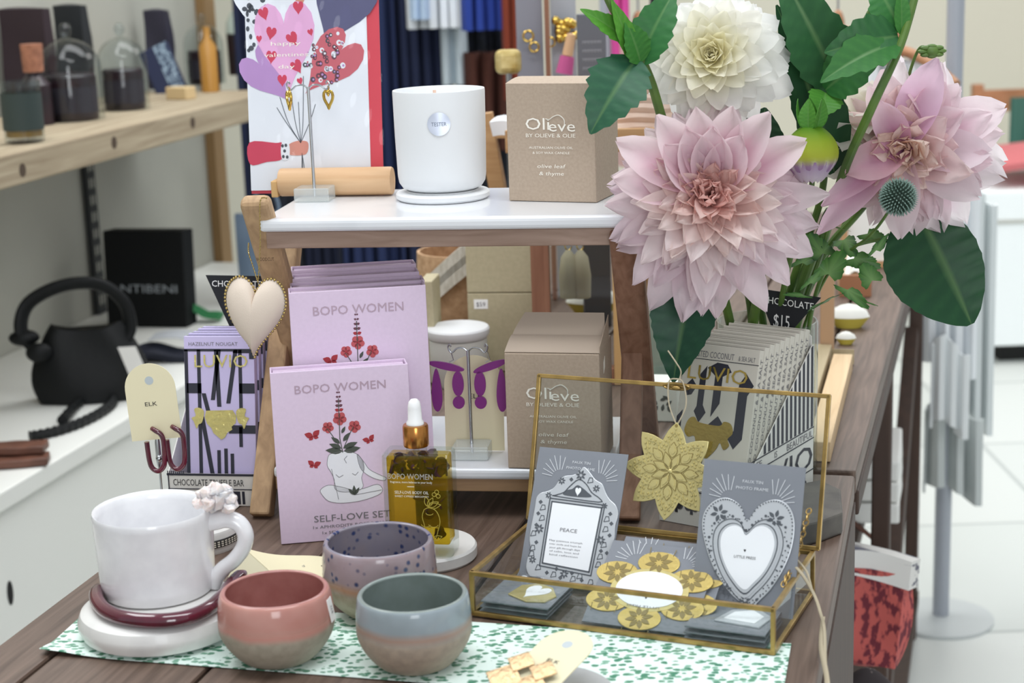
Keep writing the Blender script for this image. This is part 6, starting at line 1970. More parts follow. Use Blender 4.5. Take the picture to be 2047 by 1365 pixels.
# ================================================================ LEFT: SHELF, COUNTER AND WHAT STANDS ON THEM
def onwall(px, py, depth):
    d = ray(px, py); n_ = -TR
    return CAMP + d * ((n_.dot(cf) + depth - n_.dot(CAMP)) / n_.dot(d))
m_counter = M('counter_white', 'e3e4df', 0.45)
m_seam = M('seam_grey', 'b9bab4', 0.7)
t = thing('counter', 'long low white shop counter against the left wall', 'counter', wallpt(-2.2, 0, 0), YT)
LC = 2.2 + vend - .02
b = MB(); b.box(-WD + .002, 0, 0, LC, CZ - .03, CZ, m_counter); b.build('worktop', t, bevel=.003)
b = MB(); b.box(-WD + .002, -.012, 0.002, LC - .002, 0, CZ - .0305, m_counter); b.build('body', t)
b = MB()
hole = onwall(20, 1185, .012); hv = (hole - wallpt(-2.2, 0, 0)).dot(TA)
for v in (hv - .35, hv + .55, hv + 1.2, hv + 1.85): b.box(-.0125, -.0110, v, v + .004, 0, CZ - .032, m_seam)
b.build('panel_joints', t)
b = MB(); b.prism(circ(hv, hole.z, .008, .019, 20), 0, .0006, M('cable_hole_black', '141414', .9), RIGHT(-.0118, 0, 0)); b.build('cable_hole', t)
# reclaimed timber shelf
zt, zb_ = onwall(150, 276, .10).z, onwall(150, 340, .10).z
VSH = (onwall(556, 195, .10) - wallpt(-2.2, .10, 0)).dot(TA)
m_recl = wood('reclaimed_timber', '8f7f68', 'b3a58c', stretch=(30, 1.6, 30), nscale=2.4, rough=.8)
t = thing('wall_shelf', 'thick reclaimed timber shelf with black nail knots on the left wall', 'shelf', wallpt(-2.2, .10, zb_), YT)
b = MB(); b.box(-(WD - .102), 0, 0, VSH, 0, zt - zb_, m_recl); b.build('board', t, bevel=.004)
b = MB()
for px, py in ((45, 340), (228, 285), (385, 245)):
    p = onwall(px, py, .10); v = (p - wallpt(-2.2, .10, 0)).dot(TA)
    b.prism(circ(v, p.z - zb_, .010, .011, 14), 0, .0004, M('knot_brown', '4c3d30', .8), RIGHT(.0002, 0, 0))
b.build('nail_knots', t)
# slotted rail
m_blackm = M('black_metal', '25282b', 0.5)
p0 = onwall(172, 360, WD - .004)
t = thing('slotted_rail', 'black slotted upright rail fixed to the wall below the timber shelf', 'shelf rail', Vector((p0.x, p0.y, CZ + .001)), YT)
b = MB(); b.box(0, .012, -.018, .018, 0, zb_ - CZ - .003, m_blackm); b.build('rail', t)
b = MB()
for i in range(10): b.box(.0121, .0124, -.010, -.004, .02 + i * .036, .04 + i * .036, m_wallg); b.box(.0121, .0124, .004, .010, .02 + i * .036, .04 + i * .036, m_wallg)
b.build('slots', t)
# on the timber shelf
def shelfp(px, py): 
    return at(px, py, z=zt)
m_clo = clear('cloche_glass', 'eef2f2', 1.5)
m_wax = M('dark_jar', '1f1a1f', 0.35, col2='2c1a22', nscale=30)
def cloche(px, py, wpx, hpx, jar, label, knob=True, jarc=None):
    p = shelfp(px, py); k = (p - CAMP).length / F_PX
    r_, h_ = wpx * k / 2, hpx * k
    p = p + TA * r_ * .6
    t = thing('glass_cloche', label, 'cloche', p + Vector((0, 0, .0005)), 0, group='glass cloches on the timber shelf')
    pr = [(r_, 0), (r_, h_ * .52)] + [(r_ * math.cos(a * math.pi / 16), h_ * .52 + h_ * .30 * math.sin(a * math.pi / 16)) for a in range(1, 8)] + [(.004, h_ * .825)]
    b = MB(); b.lathe(pr, m_clo, 36, cap=False); b.build('dome', t)
    if knob:
        b = MB(); b.ball((0, 0, h_ * .90), (r_ * .22, r_ * .22, h_ * .075), m_clo, 14, 9); b.build('knob', t)
    q = thing('candle_jar', 'dark candle jar inside ' + jar, 'candle', p + Vector((0, 0, .001)), 0)
    b = MB(); b.lathe([(0, 0), (r_ * .80, 0), (r_ * .82, .003), (r_ * .82, h_ * .44), (r_ * .76, h_ * .46), (0, h_ * .45)], jarc or m_wax, 32); b.build('jar', q)
    b = MB(); b.lathe([(r_ * .825, h_ * .08), (r_ * .825, h_ * .34)], M('jar_label', '2b2530', .7), 32, cap=False); b.build('label', q)
cloche(128, 244, 122, 190, 'the large cloche beside the glass tumbler', 'large glass cloche beside the cork-stoppered bottle on the timber shelf')
cloche(238, 222, 95, 170, 'the second cloche from the tumbler', 'second glass cloche from the tumbler on the timber shelf')
cloche(402, 170, 78, 140, 'the cloche nearest the timber block', 'glass cloche right of the pale timber block on the shelf')
# tumbler, bottle, block, card, jars
p = shelfp(38, 288); k = (p - CAMP).length / F_PX
t = thing('glass_tumbler', 'short glass tumbler with a dark label at near end of the timber shelf', 'glass', p + TA * .02 + Vector((0, 0, .0005)), 0)
b = MB(); b.lathe([(0, .003), (38 * k, .003), (38 * k, 118 * k), (36 * k, 118 * k), (35 * k, .010), (0, .010)], m_clo, 32); b.build('glass', t)
b = MB(); b.lathe([(38.5 * k, 25 * k), (38.5 * k, 95 * k)], M('tumbler_label', '2f3c3a', .7), 32, Matrix.Rotation(rad(0), 4, 'Z'), cap=False); 
b.build('label', t)
b = MB(); b.lathe([(0, .011), (34 * k, .011), (34 * k, 70 * k), (0, 70 * k)], M('amber_wax', 'a9803e', .5), 28); b.build('wax', t)
p = shelfp(20, 262)
t = thing('corked_bottle', 'dark bottle with a cork stopper behind the glass tumbler', 'bottle', p + TA * .10 + Vector((0, 0, .0005)), 0)
k = (p + TA * .1 - CAMP).length / F_PX
b = MB(); b.lathe([(0, 0), (30 * k, 0), (30 * k, 75 * k), (14 * k, 95 * k), (14 * k, 102 * k), (0, 102 * k)], m_wax, 28); b.build('bottle', t)
b = MB(); b.lathe([(0, 100 * k), (19 * k, 100 * k), (21 * k, 152 * k), (0, 152 * k)], M('cork', 'a9735a', .85, col2='8e5f4a', nscale=90), 20); b.build('cork', t)
p = shelfp(352, 200); k = (p - CAMP).length / F_PX
t = thing('timber_block', 'small pale timber block lying at the shelf edge', 'block', p + Vector((0, 0, .0005)), YT + .3)
b = MB(); b.box(-26 * k, 26 * k, 0, 30 * k, 0, 24 * k, M('pale_timber', 'cdb488', .7)); b.build('block', t, bevel=.002)
p = shelfp(318, 192); k = (p - CAMP).length / F_PX
t = thing('patterned_pouch', 'navy pouch with pale blue script leaning behind the timber block', 'pouch', p + TA * .06 + Vector((0, 0, .001)), rad(10), rad(12), rad(-24))
b = MB(); b.box(-30 * k, 32 * k, 0, 14 * k, 0, 100 * k, M('navy_cloth', '1f2745', .8)); b.build('pouch', t, bevel=.004)
b = MB(); b.box(2 * k, 30 * k, -.0008, .0, 2 * k, 98 * k, M('pale_blue_label', '8fa3b4', .8, col2='2f3c56', nscale=140, nlo=.45, nhi=.55)); b.build('label', t)
p = shelfp(470, 152); k = (p - CAMP).length / F_PX
t = thing('black_jar', 'black jar with pale green shoulder at far end of the timber shelf', 'jar', p + TA * .05 + Vector((0, 0, .0005)), 0)
b = MB(); b.lathe([(0, 0), (27 * k, 0), (28 * k, 80 * k), (0, 80 * k)], m_wax, 28); b.build('jar', t)
b = MB(); b.lathe([(28.5 * k, 80 * k), (27 * k, 100 * k), (16 * k, 122 * k), (0, 124 * k)], M('pale_green_glass', 'c9d8cf', .25), 28); b.build('shoulder', t)
for px, py, w_, h_, c_, nm, lab in ((60, 225, 95, 200, '2a1a22', 'gift_bag', 'tall burgundy black gift bag behind the large cloche on the timber shelf'), (150, 205, 60, 190, '1c2024', 'gift_bag', 'tall black gift bag between the two largest cloches'), (318, 165, 46, 150, '2a2838', 'gift_bag', 'dark violet gift bag behind the patterned pouch on the timber shelf'), (418, 145, 34, 125, 'b0803a', 'amber_bottle', 'amber bottle standing behind the far cloche on the timber shelf')):
    p = onwall(px, py - 6, .40 if nm == 'gift_bag' else .24); p.z = zt; k = (p - CAMP).length / F_PX
    t = thing(nm, lab, 'bag' if nm == 'gift_bag' else 'bottle', p + Vector((0, 0, .0005)), YT)
    if nm == 'gift_bag':
        b = MB(); b.grid(lambda u, v: (-w_ * k / 2 + w_ * k * u, -.003 * math.sin(6 * v + 3 * u), h_ * k * v), 6, 6, M('bag_' + c_, c_, .6), thick=.03); b.build('bag', t)
    else:
        b = MB(); b.lathe([(0, 0), (w_ * k * .5, 0), (w_ * k * .5, h_ * k * .7), (w_ * k * .2, h_ * k * .82), (w_ * k * .2, h_ * k), (0, h_ * k)], M('bag_' + c_, c_, .3), 24); b.build('bottle', t)
# on the counter
m_lea = M('black_leather', '101213', 0.5, spec=.25, bump=.25, bscale=160)
p = at(158, 812, z=CZ); k = (p - CAMP).length / F_PX
t = thing('handbag', 'soft black leather handbag with knotted handle on the white counter', 'handbag', p + TA * .05 + Vector((0, 0, .002)), rad(-6))
b = MB()
def bagfn(u, v):
    a = 2 * math.pi * u
    w_ = (100 + 14 * math.sin(math.pi * v)) * k * (1 - .35 * v ** 3)
    d_ = 46 * k * (1 - .75 * v ** 1.6)
    sag = 12 * k * math.cos(2 * a) * v
    return (w_ * math.copysign(abs(math.cos(a)) ** .7, math.cos(a)) + 4 * k * math.sin(7 * v + a), d_ * math.copysign(abs(math.sin(a)) ** .7, math.sin(a)) + 3 * k * math.sin(5 * a + 4 * v), 145 * k * v + sag * .6)
b.grid(bagfn, 36, 14, m_lea)
b.add([bagfn(i / 36, 0) for i in range(36)], [list(range(36))[::-1]], m_lea); b.add([bagfn(i / 36, 1) for i in range(36)], [list(range(36))], m_lea)
b.build('body', t)
b = MB(); b.tube(smooth_path([(-105 * k, -10 * k, 115 * k), (-122 * k, -12 * k, 150 * k), (-104 * k, 0, 196 * k), (-40 * k, 0, 226 * k), (30 * k, 0, 226 * k), (74 * k, 0, 190 * k), (84 * k, 0, 140 * k), (70 * k, -4 * k, 110 * k)], 6), 15 * k, m_lea, 12, flat=.6); b.build('handle', t)
b = MB(); b.ball((-118 * k, -10 * k, 130 * k), (30 * k, 18 * k, 16 * k), m_lea, 14, 9); b.ball((-88 * k, -34 * k, 104 * k), (26 * k, 14 * k, 20 * k), m_lea, 14, 9); b.build('knot', t)
b = MB(); b.prism([(88 * k, 15 * k), (126 * k, 12 * k), (96 * k, 100 * k), (62 * k, 100 * k)], 0, .0012, m_wcard, FRONT(0, -44 * k, 8 * k)); b.build('swing_tag', t)
P = [at(60, 872, z=CZ + .008), at(110, 862, z=CZ + .008), at(160, 845, z=CZ + .008), at(205, 822, z=CZ + .008), at(226, 802, z=CZ + .008), at(215, 788, z=CZ + .008), at(180, 792, z=CZ + .008), at(150, 812, z=CZ + .008), at(125, 840, z=CZ + .020)]
P = smooth_path(P, 12)
b = MB(); b.tube(P, [.0075 + .002 * (i % 3 == 0) for i in range(len(P))], m_lea, 8)
tag(b.build('braided_strap'), 'braided black leather strap looped on the counter before the handbag', 'strap')
m_tan2 = M('brown_leather', '6e4636', 0.5, col2='5a382b', nscale=30)
for i, (dx, lab) in enumerate(((0, 'lower brown leather purse at near end of the counter'), (8, 'upper brown leather purse stacked at near end of the counter'))):
    p = at(30 - dx, 938 - 26 * i, z=CZ + .014 * i); k = (p - CAMP).length / F_PX
    t = thing('purse', lab, 'purse', p + Vector((0, 0, .0005)), rad(-10 + 8 * i))
    b = MB(); b.grid(lambda u, v: (-60 * k + 122 * k * u, 50 * k * v, .013 - .0006 * math.sin(12 * u + 5 * v)), 10, 4, m_tan2, thick=.0125); b.build('purse', t, bevel=.002)
p = at(268, 668, z=CZ); k = (p - CAMP).length / F_PX
m_blk = M('black_board', '0e1011', .7, spec=.2)
t = thing('shopping_bag', 'stiff black shopping bag with pale lettering on the white counter', 'bag', p + TA * .06 + Vector((0, 0, .0005)), rad(12), rad(4))
b = MB(); b.box(-84 * k, 84 * k, 0, 55 * k, 0, 192 * k, m_blk); b.build('bag', t, bevel=.003)
b = MB(); b.text('NTIBENI', 8 * k, 78 * k, 17 * k, M('bag_letter_grey', '8f959a', .7), FRONT(0, -.0006, 0), w=118 * k); b.build('lettering', t)
p = at(432, 660, z=CZ) + TA * .25; k = (p - CAMP).length / F_PX
m_blue = M('slate_blue_cloth', '75879c', .8, col2='64778d', nscale=8)
t = thing('tote_bag', 'slate blue tote bag behind the black pennant', 'bag', p + Vector((0, 0, .0005)), rad(8))
b = MB(); b.grid(lambda u, v: (-44 * k + 100 * k * u, -.006 * math.sin(5 * u + 2 * v), 180 * k * v), 10, 8, m_blue, thick=.03); b.build('bag', t)
b = MB(); b.tube(smooth_path([(-14 * k, .01, 176 * k), (-4 * k, .01, 215 * k), (24 * k, .01, 236 * k), (40 * k, .01, 205 * k), (42 * k, .01, 176 * k)], 6), 3.5 * k, m_blue, 8); b.build('handle', t)
p = at(372, 668, z=CZ) + TA * .1; k = (p - CAMP).length / F_PX
b = MB(); b.grid(lambda u, v: (-30 * k + 60 * k * u, 30 * k * v, (40 - 22 * u) * k * (1 - .3 * v) + 3 * k * math.sin(9 * u)), 10, 5, M('green_cloth', '2c7a48', .7), thick=.016)
o = b.build('green_pouch'); place(o, p + Vector((0, 0, .0)), .1); tag(o, 'small green pouch between the black shopping bag and the blue tote', 'pouch')
p = at(330, 728, z=CZ); k = (p - CAMP).length / F_PX
b = MB(); b.grid(lambda u, v: (-62 * k + 124 * k * u, 70 * k * v, (30 + 8 * math.sin(6 * u)) * k * (.6 + .4 * math.sin(math.pi * min(1, v * 1.1)))), 14, 8, M('ink_navy_cloth', '171b2c', .7), thick=.018)
o = b.build('folded_scarf'); place(o, p + Vector((0, 0, .0005)), 0); tag(o, 'folded dark navy scarf lying on the counter before the shopping bag', 'scarf')
b = MB(); b.grid(lambda u, v: (-36 * k + 80 * k * u, 70 * k * v, 5 * k * math.sin(3 * u)), 8, 4, M('grey_card', 'a9adb2', .7), thick=.0012)
o = b.build('swing_card'); place(o, p + TA * .01 + Vector((0, 0, 46 * k)), .05); tag(o, 'pale grey card lying on the folded navy scarf', 'card')

# ================================================================ CENTRE: THINGS ON THE FAR TABLE
def ontable(px, py): return at(px, py, z=T)
m_olive = M('olive_board', 'bbb193', .8, col2='b3a98b', nscale=200)
Yb = 1.98
def stack_box(px0, px1, py0, py1, Y, d, label, cat, mat, name, yaw=rad(8)):
    a, c = at(px0, py1, Y=Y), at(px1, py1, Y=Y)
    w_ = (c - a).length; h_ = at(px0, py0, Y=Y).z - a.z
    t = thing(name, label, cat, a, yaw)
    b = MB(); b.box(0, w_, 0, d, 0, h_, mat); b.build('carton', t, bevel=.0012)
    return t, w_, h_
pb0 = at(940, 750, Y=Yb); dy = (pb0.z - T)
yb_ = 750 + dy * F_PX / (pb0 - CAMP).length / math.cos(rad(14))
t, w_, h_ = stack_box(940, 1072, 587, yb_, Yb, .10, 'lower of two stacked olive board boxes behind the riser, bearing a price sticker', 'box', m_olive, 'board_box')
t.location.z = T + .0006
b = MB(); X = FRONT(0, -.0002, 0); kx2 = w_ / 132
b.prism([(13 * kx2, h_ - 31 * kx2), (41 * kx2, h_ - 31 * kx2), (41 * kx2, h_ - 12 * kx2), (13 * kx2, h_ - 12 * kx2)], 0, .0004, m_label, X); b.text('$59', 27 * kx2, h_ - 21.5 * kx2, 9 * kx2, m_inkgrey, X, w=18 * kx2, z=.0007); b.build('price_sticker', t)
zl = t.location.z + h_
a = at(940, 585, Y=Yb)
t2 = thing('board_box', 'upper of two stacked olive board boxes behind the riser', 'box', Vector((t.location.x, t.location.y, zl + .0008)), rad(8))
b = MB(); b.box(0, w_, 0, .10, 0, .088, m_olive); b.build('carton', t2, bevel=.0012)
t3, _, _ = stack_box(846, 873, 556, 760, 1.93, .05, 'slim olive board box beside the white lidded jar behind the riser', 'box', m_olive, 'board_box')
t3.location.z = T + .0006
# white lidded jar
p = ontable(918, 782); k = (p - CAMP).length / F_PX
t = thing('lidded_jar', 'pale grey jar with broad white lid on the table behind the riser', 'jar', p + Vector((0, 62 * k, .0005)), 0)
hj = fit_h(p + Vector((0, 62 * k, 0)), Vector((0, 1, 0)), 655, 0)
b = MB(); b.lathe([(0, 0), (54 * k, 0), (58 * k, .004), (59 * k, hj - .012), (0, hj - .012)], M('pale_grey_ceramic', 'cfd0cb', .4), 48); b.build('jar', t)
b = MB(); b.lathe([(0, hj - .011), (60 * k, hj - .011), (64 * k, hj - .007), (64.5 * k, hj - .001), (62 * k, hj + .001), (0, hj + .0015)], m_cup, 48); b.build('lid', t)
# woven bag with thick white straps
p = ontable(872, 705); k = (p + TA * .1 - CAMP).length / F_PX
B0 = p + TA * .12
m_rope = M('white_rope', 'dad6cb', .9, col2='c2bcae', nscale=240, stretch=(1, 1, .3)); m_wick = M('tan_wicker', 'c4a07c', .8, col2='a98561', nscale=120)
t = thing('woven_bag', 'round tan woven basket bag with broad white rope straps behind the riser', 'bag', B0 + Vector((0, 0, .0005)), 0)
hb_ = fit_h(B0, Vector((0, 1, 0)), 545, 0); ht_ = fit_h(B0, Vector((0, 1, 0)), 500, 0)
b = MB(); b.lathe([(0, 0), (75 * k, 0), (88 * k, hb_ * .5), (84 * k, ht_), (78 * k, ht_), (76 * k, hb_ * .5), (0, .01)], m_wick, 40); b.build('basket', t)
b = MB(); 
for i in range(2): 
    b.grid(lambda u, v: (-70 * k + 190 * k * u + 0 * v, -92 * k - 10 * k * math.sin(3 * u), hb_ * (.70 + .22 * i) + 130 * k * u - 50 * k * i + 40 * k * v + 14 * k * math.sin(3 * u)), 14, 2, m_rope, thick=.006)
b.build('straps', t)
b = MB(); b.ball((40 * k, -100 * k, hb_ * .98), (.012, .008, .006), M('dark_red_bead', '6d2a35', .5), 10, 7); b.tube(smooth_path([(42 * k, -104 * k, hb_ * .95), (46 * k, -104 * k, hb_ * .75), (38 * k, -104 * k, hb_ * .62), (52 * k, -104 * k, hb_ * .55)], 6), .0022, m_gold, 8); b.build('charm', t)
# glazed wooden frame
Yf = 1.90
a = at(1066, 700, Y=Yf); k = (a - CAMP).length / F_PX
m_redw = wood('reddish_wood', '7c513c', '9a6d55', stretch=(40, 40, 3), nscale=2.4)
t = thing('glazed_frame', 'wooden frame glazed with clear glass, standing behind the open candle box', 'frame', Vector((a.x, a.y, T + .0006)), rad(6))
hf_ = fit_h(Vector((a.x, a.y, T)), Vector((0, 1, 0)), 470, 0)
wf = 178 * k
for x0, x1, mt in ((0, 36 * k, m_redw), (wf - 17 * k, wf, M('pale_pine', 'd2aa72', .6))):
    b = MB(); b.box(x0, x1, 0, .02, 0, hf_, mt); b.build('stile', t, bevel=.001)
for z0, z1 in ((0, .02), (hf_ - .012, hf_)):
    b = MB(); b.box(36 * k, wf - 17 * k, .001, .019, z0, z1, m_redw); b.build('rail', t, bevel=.001)
b = MB(); b.add([(36 * k, .008, .02), (wf - 17 * k, .008, .02), (wf - 17 * k, .008, hf_ - .012), (36 * k, .008, hf_ - .012)], [(0, 1, 2, 3)], m_pane); b.build('glass_pane', t)
for i, (px, lab) in enumerate(((1136, 'beige tassel earring hanging left inside the glazed frame'), (1160, 'beige tassel earring hanging right inside the glazed frame'))):
    p = at(px, 500, Y=Yf + .05)
    b = MB(); b.lathe([(0, -.058), (.011, -.056), (.012, -.03), (.009, -.008), (.003, 0), (0, .001)], M('tassel_beige', 'a49b83', .9), 14); b.tube([(.004 * math.cos(q), 0, .006 + .006 * math.sin(q)) for q in [i_ * .5 for i_ in range(13)]], .0008, m_gold, 6)
    b.tube([(0, 0, .010), (0, 0.0, .030)], .0004, m_gold, 6)
    o = b.build('tassel_earring'); o.location = p; tag(o, lab, 'earring', 'tassel earrings')
b = MB(); b.box(-.06, .10, 0, .002, 0, .0035, m_blackm)
# rounded soap-like items in yellow and white wrap
m_yel = M('lemon_wrap', 'd9cb5a', .5); m_wwr = M('white_wrap', 'ecece4', .5)
def lens(px, py, w_, h_, label, top=m_wwr, Y=None):
    p = ontable(px, py) if Y is None else at(px, py, Y=Y); k = (p - CAMP).length / F_PX
    t = thing('wrapped_soap', label, 'soap', p + Vector((0, w_ * k * .4, .0005)), rad(10))
    b = MB(); b.lathe([(0, 0), (w_ * k * .30, 0), (w_ * k * .5, h_ * k * .45), (0, h_ * k * .46)], m_yel, 28, Matrix.Diagonal((1, .6, 1, 1))); b.build('wrap', t)
    b = MB(); b.lathe([(w_ * k * .5, h_ * k * .46), (w_ * k * .42, h_ * k * .72), (w_ * k * .2, h_ * k * .92), (0, h_ * k)], top, 28, Matrix.Diagonal((1, .6, 1, 1))); b.build('paper_top', t)
lens(1703, 662, 82, 48, 'lemon and white wrapped bar on the far table right of the flowers')
lens(1694, 692, 40, 26, 'smaller lemon wrapped bar in front of the larger one on the far table')
lens(1188, 640, 110, 62, 'lemon and white wrapped bar seen through the glazed frame')
# pale green glass caddy and leaf print box seen past the riser leg
p = ontable(1326, 842); k = (p - CAMP).length / F_PX
t = thing('leaf_print_box', 'small white box with grey leaf print seen past the right riser leg', 'box', p + Vector((-.017, 0, .0005)), rad(12))
b = MB(); b.box(0, 60 * k, 0, .04, 0, 78 * k, M('pale_mint_card', 'dfe5dc', .6)); b.build('carton', t, bevel=.001)
b = MB(); X = FRONT(0, -.0001, 0)
for x, z, an in ((14, 20, 60), (20, 34, 120), (30, 22, 80), (38, 34, 40), (46, 20, 110), (26, 44, 20), (44, 46, 150), (12, 48, 70)): b.prism(leaf_pts(x * k, z * k, 15 * k, 3.4 * k, rad(an), 5), 0, .0002, m_leafp, X)
b.build('print', t)
p = ontable(1318, 765); k = (p - CAMP).length / F_PX
t = thing('glass_caddy', 'pale green glass caddy on the far table behind the leaf print box', 'caddy', p + Vector((-.02, .03, .0005)), rad(12))
b = MB(); b.box(0, 84 * k, 0, .05, 0, 130 * k, clear('green_glass', 'cfe2d8', 1.5, body=.25, bodycol='dbe8e0')); b.build('glass', t, bevel=.001)
# riser tray with scarf behind
Yt = 1.95
a, c = at(1012, 285, Y=Yt), at(1350, 292, Y=Yt)
zt_ = a.z
m_oak = wood('oak_board', 'a87e52', 'c39b6e', stretch=(3, 40, 40), nscale=2.2)
t = thing('wooden_riser', 'tall wooden riser tray on slanted legs behind the upper candle box', 'display stand', Vector((a.x, a.y, T + .0006)), rad(10))
wt = (c - a).length; ht = zt_ - T
b = MB(); b.box(0, wt, 0, .22, ht - .012, ht, m_oak); b.build('tray', t, bevel=.001)
b = MB(); b.box(0, wt, -.008, 0, ht - .012, ht + .014, m_oak); b.build('tray_lip', t, bevel=.001)
Mt = t.matrix_world.inverted()
for pxa, pxb in ((968, 1048), (1330, 1262)):
    for dy in (.175, .20):
        q0 = Mt @ at(pxa, 226, Y=Yt + dy); q1 = Mt @ at(pxb, 620, Y=Yt + dy)
        bar((q0.x, q0.y, q0.z), (q1.x, q1.y, .001), .010, .008, m_oak).build('leg', t, bevel=.001)
    if pxa < 1000:
        b = MB(); b.box(q0.x, .02, q0.y - .03, q0.y + .004, ht - .014, ht - .002, m_oak); b.build('cross_bar', t)
m_scarf = M('blush_scarf', 'dcc6b6', .9, col2='cfb4a2', nscale=30)
p = at(1292, 262, Y=Yt + .03)
b = MB()
rnd = random.Random(17)
for i in range(7):
    z = .006 + .011 * i
    wv = .040 - .003 * i
    b.tube(smooth_path([(-wv, -.01 + rnd.uniform(-.006, .006), z), (-wv * .3, -.02, z + .004), (wv * .5, -.012, z + .001), (wv, .006, z + .003), (wv * .4, .022, z), (-wv * .6, .020, z + .002)], 6, True), .0075, m_scarf, 8, closed=True)
o = b.build('scarf'); o.location = Vector((p.x, p.y, zt_ + .002)); tag(o, 'blush linen scarf coiled on the wooden riser tray behind the upper candle box', 'scarf')
p = at(1030, 262, Y=Yt + .05)
t = thing('folded_linen', 'white folded linen on the wooden riser tray beside the candle cup', 'linen', Vector((p.x - .03, p.y, zt_ + .0006)), rad(10))
b = MB(); b.grid(lambda u, v: (.08 * u, .10 * v, .018 + .002 * math.sin(9 * u + 4 * v)), 10, 8, m_cup, thick=.017); b.build('linen', t)
# grey earring display boards and gold pieces
Yd = 2.40
def board_at(px0, px1, py0, Y, mat, label, name='display_board', cat='display board', th=.012, lean=0):
    a, c = at(px0, 300, Y=Y), at(px1, 300, Y=Y)
    h_ = fit_h(Vector((a.x, a.y, T)), Vector((0, 1, 0)), py0, 0, hi=1.2)
    t = thing(name, label, cat, Vector((a.x, a.y, T + .0006)), 0, lean)
    b = MB(); b.box(0, (c - a).length, 0, th, 0, h_, mat); b.build('board', t, bevel=.001)
    return t
m_gb = M('grey_felt', '8b8b95', .8); m_gb2 = M('pale_grey_board', 'a8aab0', .7)
board_at(1040, 1092, -30, Yd, m_gb, 'grey felt board hung with gold hoops behind the sand candle box')
board_at(1096, 1106, -30, Yd - .02, m_redw, 'slim brown upright between two grey felt boards')
board_at(1108, 1158, -30, Yd, m_gb2, 'pale grey board with gold brooch behind the sand candle box')
t = board_at(1160, 1216, 30, 2.2, M('book_slate', '5d6068', .6), 'slate grey book with pale lettering standing behind the left flower leaf', 'book', 'book', .02)
b = MB(); X = FRONT(0, -.0003, 0)
bk_h = t.children[0].dimensions.z if False else fit_h(Vector((t.location.x, t.location.y, T)), Vector((0, 1, 0)), 30, 0, hi=1.2)
for i in range(9): b.text('MMMMMM', .018, bk_h - .035 - .011 * i, .0045, M('book_text', '9a9ca4', .8), X, w=.024)
b.build('lettering', t)
def gold_bit(px, py, s, label, kind):
    p = at(px, py, Y=Yd - .012); k = (p - CAMP).length / F_PX
    b = MB()
    if kind == 'hoop': b.tube([(s * k * math.cos(q), 0, s * k * math.sin(q)) for q in [2 * math.pi * i / 18 for i in range(18)]], s * k * .22, m_gold, 8, closed=True)
    else:
        rnd = random.Random(int(px))
        for i in range(14): b.ball((rnd.uniform(-s, s) * k * .8, rnd.uniform(-4, 0) * k, rnd.uniform(-s, s) * k * .8), s * k * .38, m_gold, 9, 6)
    o = b.build('gold_hoop' if kind == 'hoop' else 'gold_brooch'); o.location = p
    tag(o, label, 'earring' if kind == 'hoop' else 'brooch')
gold_bit(1056, 72, 10, 'gold hoop at upper left on the grey felt board', 'hoop')
gold_bit(1068, 94, 9, 'gold hoop below the other one on the grey felt board', 'hoop')
gold_bit(1100, 84, 9, 'gold hoop on the slim brown upright', 'hoop')
gold_bit(1130, 58, 24, 'cluster-shaped gold brooch on the pale grey board', 'brooch')
p = at(1130, 135, Y=Yd - .04); k = (p - CAMP).length / F_PX
t = thing('pink_tassel', 'tan and pink tassel hanging below the gold brooch', 'tassel', p, 0, 0, rad(12))
b = MB(); b.lathe([(0, -12 * k), (17 * k, -12 * k), (14 * k, 22 * k), (0, 24 * k)], M('pink_thread', 'c0568c', .8), 16); b.build('tuft', t)
b = MB(); b.lathe([(0, 22 * k), (11 * k, 24 * k), (9 * k, 66 * k), (0, 68 * k)], M('tan_cord', 'd3a983', .7), 14); b.build('cap', t)
p = at(1016, 125, Y=2.30); k = (p - CAMP).length / F_PX
t = thing('gold_ornament', 'little gold clasp box beside the rust coloured dress', 'ornament', Vector((p.x, p.y, T + .0006)), 0)
zc2 = p.z - T
b = MB(); b.tube([(0, .01, 0), (0, .01, zc2)], .004, m_steel, 8); b.lathe([(0, 0), (.03, 0), (.03, .004), (0, .005)], m_steel, 20); b.build('stand', t)
b = MB(); b.box(-26 * k, 26 * k, 0, .02, zc2 - 24 * k, zc2 + 24 * k, M('pale_gold', 'd9c990', .4, metal=.5, col2='b39a58', nscale=60)); b.build('clasp_box', t, bevel=.008, seg=3)

# right part of the far table
m_pine = wood('pine_slat', 'c9aa80', 'dfc49c', stretch=(30, 2, 30), nscale=2.4, rough=.6)
m_pine2 = wood('grey_pine', 'a89877', 'bdad8c', stretch=(30, 2, 30), nscale=2.4, rough=.7)
A0, A1 = at(1660, 925, z=T), at(1704, 742, z=T)
t = thing('plate_rack', 'pale pine rack of two long slats and an upright right of the coconut bars', 'rack', A0 + Vector((0, 0, .0006)), math.atan2((A1 - A0).x, (A1 - A0).y))
Lr = (A1 - A0).length
b = MB(); b.box(-.022, 0, 0, Lr, 0, .020, m_pine); b.build('slat', t, bevel=.001)
b = MB(); b.box(-.060, -.026, .10, Lr + .03, 0, .024, m_pine2); b.build('slat', t, bevel=.001)
hp_ = fit_h(A1 + Vector((-.02, .04, 0)), Vector((0, 1, 0)), 520, 0)
b = MB(); b.box(-.040, -.024, Lr + .032, Lr + .046, 0, hp_, M('post_pine', 'b39170', .7)); b.build('upright', t, bevel=.001)
b = MB(); b.box(-.060, -.0, Lr + .0305, Lr + .0315, 0.0, .018, m_pine2); b.build('cross_bar', t)
p = ontable(1720, 592); k = (p - CAMP).length / F_PX
t = thing('wooden_crate', 'small wooden crate with reddish end on the far table behind the lemon bars', 'crate', p + Vector((-.03, 0, .0005)), rad(10))
